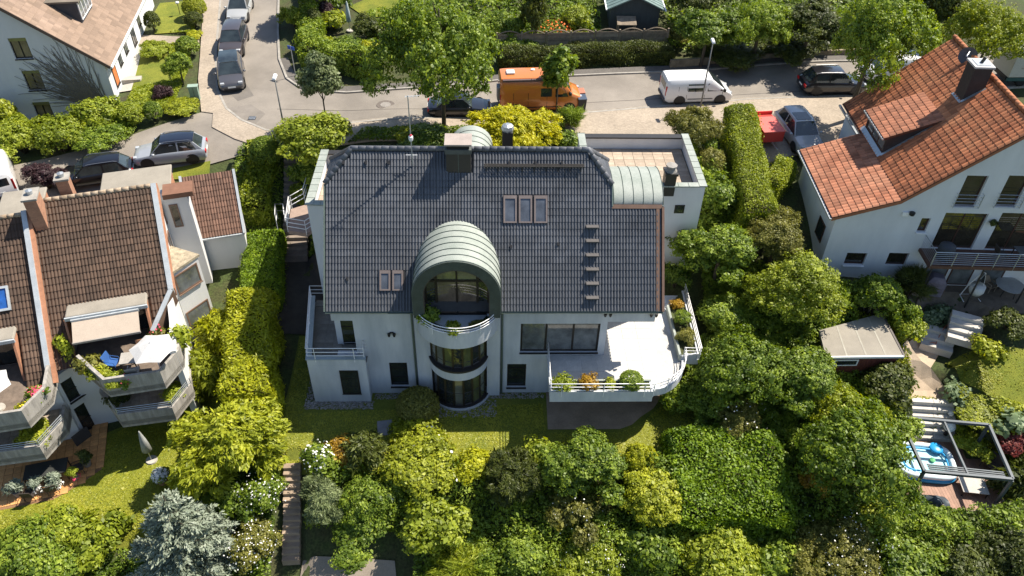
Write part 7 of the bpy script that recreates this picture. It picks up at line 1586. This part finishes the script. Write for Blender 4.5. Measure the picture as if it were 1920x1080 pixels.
for (lx,ly,lz_,w,h,st,m_,lb,bl_) in ((-3.0,-8.2,3.5,1.1,.75,'fine','lime','green bush at the front of the parasol terrace',None),(-2.4,-8.3,3.5,1.0,.65,'fine','mid','bush with pink flowers behind the terrace parapet',(20,BLOSP,.1)),(-4.3,-7.0,3.5,1.0,.8,'broad','olive','pale variegated plant at the left corner of the parasol terrace',None),(-3.8,-7.6,3.5,.9,.7,'fine','goldgreen','yellow-green plant left on the parasol terrace',None),(-5.3,-5.6,3.3,.7,1.6,'broad','lime','climbing plant at the party wall beside the awning',None),(.0,-6.4,3.5,1.0,1.2,'broad','lime','tall plant right behind the white parasol',None),(-1.0,-5.5,3.5,.8,.9,'fine','olive','flowering plant under the end of the awning',(25,BLOSP,.1)),(-.7,-7.8,1.22,1.1,.9,'broad','lime','leafy plant in the corner of the lower balcony',None),(-3.6,-7.2,1.22,1.0,.6,'broad','dark','shaded plant on the lower balcony',None)):
    p = FA.w((lx,ly,lz_)); pl(lb,p[0],p[1],p[2],w,h,st,m_,bl_,nm='terrace_plant',group='plants on the row house terraces')
for (lx,ly,lz_,w,h,st,m_,lb,bl_) in ((-.35,-7.4,3.5,.8,.8,'fine','mid','pot of red geraniums on the left house terrace',(60,BLOSP,.13)),(-.9,-8.2,3.6,.7,.5,'fine','goldgreen','yellow flowers on the left house parapet',(60,BLOSY,.12)),(-1.2,-7.8,1.3,1.6,.7,'fine','goldgreen','long yellow-green plant on the left house lower balcony',None)):
    p = FB.w((lx,ly,lz_)); pl(lb,p[0],p[1],p[2],w,h,st,m_,bl_,nm='terrace_plant',group='plants on the row house terraces')
for i,(t,s) in enumerate(POTS):
    st, m_ = (('needle','blue'),('needle','blue'),('needle','blue'),('fine','lime'),('fine','dark'))[i]
    add_crown(t,st,m_,.3*s,.3*s,.42*s,(0,0,.75*s),i,'foliage')
    if i in (0,1,3): blossoms(t,.3*s,.3*s,.1,(.15,-.12,.42*s),30,BLOSP if i == 3 else BLOS,.09,i)
add_crown(WPOT,'fine','mid',.38,.38,.35,(0,0,.65),1,'foliage'); blossoms(WPOT,.4,.4,.36,(0,0,.65),220,BLOS,.12,5)
wd = GX(1861,413); add = thing('wall_basket', 'dark hanging plant basket on the white gable wall', 'plant', FR.w((wd[0],.1,wd[2]-.15))); add_crown(add,'fine','dark',.22,.16,.2,(0,0,.12),3,'foliage'); MB().lathe([(.05,-.1),(.14,.05)],10).build('basket', BLACKP, add)

# ---------------- ground cover
def cover(name, label, polys, n, m, lf=.14, hmax=.45, seed=1, excl=(), cat='plants', flat=.65):
    """leafy mass of uneven height over the terrain"""
    rng = np.random.RandomState(seed); Ps = []; ar = [abs(sum(p[i][0]*p[(i+1)%len(p)][1]-p[(i+1)%len(p)][0]*p[i][1] for i in range(len(p))))/2 for p in polys]
    for poly, a_ in zip(polys, ar):
        xs = [p[0] for p in poly]; ys = [p[1] for p in poly]; k = int(n*a_/sum(ar)); x = rng.uniform(min(xs),max(xs),k*3); y = rng.uniform(min(ys),max(ys),k*3); ok = in_poly(x,y,poly)
        for e in excl: ok &= ~in_poly(x,y,e)
        x, y = x[ok][:k], y[ok][:k]; Ps.append(np.stack([x,y],-1))
    Q = np.concatenate(Ps); n_ = len(Q); z = zg(Q[:,0],Q[:,1]); X_, Y_ = Q[:,0], Q[:,1]
    b1 = .5+.5*np.sin(X_*1.15+np.sin(Y_*.9+seed)*1.8)*np.sin(Y_*1.35+np.sin(X_*.8)*1.9); b2 = .5+.5*np.sin(X_*3.1+np.sin(Y_*2.7)*1.5)*np.sin(Y_*3.4+np.sin(X_*2.3+seed)*1.5); bump = .6*b1+.4*b2
    P = np.column_stack([Q, z+hmax*(.25+.75*bump)*(1-.5*rng.rand(n_)**1.6)]); N = unit(rng.normal(size=(n_,3))*flat+np.array([0,0,1])); L = lf*np.exp(.33*rng.normal(size=n_)); c_ = np.sin(np.floor(X_*1.1+.6*b2)*12.9+np.floor(Y_*1.1+.6*b1)*78.2)*43758.5; lv = np.clip(.15+.35*bump+.35*(c_-np.floor(c_))+.4*(rng.rand(n_)-.5),0,1)
    V, F = leaves(P,N,rng.normal(size=(n_,3)),L,L*.6); o = fast_mesh(name,V,F,LM[m],lv); tag(o,label,cat); return stuff(o)
DECKW = [tuple(Zp(x,y,DZk)[:2]) for x,y in ((1655,815),(1800,820),(1850,850),(1900,935),(1850,975),(1770,972),(1700,945),(1660,900))]
STW = [(20.2,24.6),(23.8,24.6),(23.8,28),(20.2,28)]
cover('undergrowth','green undergrowth filling the slope between the front bushes',[[(-3.6,14),(30,14),(30,22),(18,24.4),(10,24.4),(-8.8,24.3),(-8.9,21.8),(-3.6,21.5)]],130000,'mid',hmax=1.9,seed=1,excl=[DECKW])
cover('undergrowth','undergrowth between the trees on the right slope',[[(10.8,24.6),(19,24.6),(20.2,27),(20.6,33),(19,35),(15.2,36),(14.4,44),(12.4,44),(12.4,32),(10.8,31)]],80000,'mid',hmax=1.8,seed=2,excl=[DECKW,SPATH])
cover('undergrowth','dark undergrowth in the gardens beyond the street',[[(-9,57.3),(14,58.6),(14,80),(-12,80)],[(13.5,58),(36,59),(36,80),(13.5,80)]],70000,'mid',lf=.24,hmax=1.1,seed=3,excl=[PX([(655,12),(750,-30),(760,20),(690,36)]),[(sp0[0]-2.6,sp0[1]-2.2),(sp0[0]+2.6,sp0[1]-2.2),(sp0[0]+2.6,sp0[1]+4.3),(sp0[0]-2.6,sp0[1]+4.3)]])
cover('undergrowth','low planting in the front gardens at top left',[[(-25,49.8),(-21.6,50.2),(-22.0,55),(-23.4,62),(-25.2,70),(-26,70)],[(-36,46),(-27,47.4),(-21.6,50),(-26,50.8),(-36,48.8)]],26000,'lime',lf=.14,hmax=.35,seed=4,excl=[PX([(262,82),(318,98),(322,152),(243,170)]),PX([(285,30),(300,6),(352,2),(360,60),(290,64)]),PX([(255,60),(372,66),(374,84),(262,90)])])
cover('undergrowth','planting strip behind the dark-roofed house',[[(-9,44.8),(5,45.2),(5,47.2),(-8,46.4)]],9000,'mid',lf=.14,seed=5)
cover('undergrowth','planting on the banks around the right lawn',[[(22.8,23.5),(34,23.5),(34,28),(24,28)],[(20.6,28.5),(24.5,28.5),(24.4,33),(20.6,33)]],16000,'goldgreen',lf=.13,hmax=.5,seed=6,excl=[RLAWN,SPATH,DECKW,STW])
cover('undergrowth','bushes below the golden hedge and stairs',[[(-16,14),(-10.4,14),(-10.5,24.4),(-13.4,26),(-15.8,21.3)],[(-30,14),(-16,14),(-16,21.2),(-30,21.2)]],60000,'mid',hmax=1.2,seed=7)
cover('undergrowth','undergrowth along the side stairs',[[(-16,38.5),(-13,38.5),(-13,45.5),(-16,45)],[(-11.2,39),(-10,39),(-10,45),(-11.2,45)]],8000,'mid',seed=8)
cover('lawn_grass','short mown grass on the left lawn',[[(-26.8,21.8),(-15.2,21.8),(-13.6,26),(-14.7,30),(-19,28.7),(-26.8,24)]],42000,'grass',lf=.085,hmax=.035,flat=.3,seed=11,excl=[[tuple(FA.w((p[0],p[1],0))[:2]) for p in pp]],cat='grass')
cover('lawn_grass','short grass on the shaded lawn below the white facade',[[(-10.8,24.5),(13,24.5),(13,28),(10.3,29.5),(8.2,27.2),(6.9,26.6),(3.0,26.6),(2.9,28.6),(-9.8,28.0),(-10.4,33),(-10.9,33)]],38000,'grass',lf=.085,hmax=.035,flat=.3,seed=12,cat='grass')
cover('lawn_grass','sunny grass on the lawn at the right edge',[RLAWN],14000,'grass',lf=.085,hmax=.035,flat=.3,seed=13,cat='grass')
# gravel strip at the foot of the garden front
rng = np.random.RandomState(9); Q = np.concatenate([np.column_stack([rng.uniform(-9.8,-6.2,700),rng.uniform(28.25,28.8,700)]),np.column_stack([rng.uniform(-9.9,-9.35,300),rng.uniform(28.3,30.5,300)]),np.column_stack([rng.uniform(-6.2,3.0,900),rng.uniform(28.95,29.35,900)]),np.column_stack([rng.uniform(-3.4,.4,600),rng.uniform(27.65,28.9,600)])])
base = np.array([(1,0,0),(-1,0,0),(0,1,0),(0,-1,0),(0,0,.7),(0,0,-.7)],float); tri = np.array([(0,2,4),(2,1,4),(1,3,4),(3,0,4),(2,0,5),(1,2,5),(3,1,5),(0,3,5)]); r = rng.uniform(.025,.06,len(Q)); V = np.column_stack([Q,zg(Q[:,0],Q[:,1])+.03])[:,None]+base[None]*r[:,None,None]*rng.uniform(.7,1.3,(len(Q),6,1)); F = (tri[None]+np.arange(len(Q))[:,None,None]*6).reshape(-1,3)
o = fast_mesh('gravel',V.reshape(-1,3),F,mat('pebble',(.30,.28,.26),.9,.5,9),rng.rand(len(F))); tag(o,'pebble strip along the foot of the white garden front','gravel'); stuff(o)
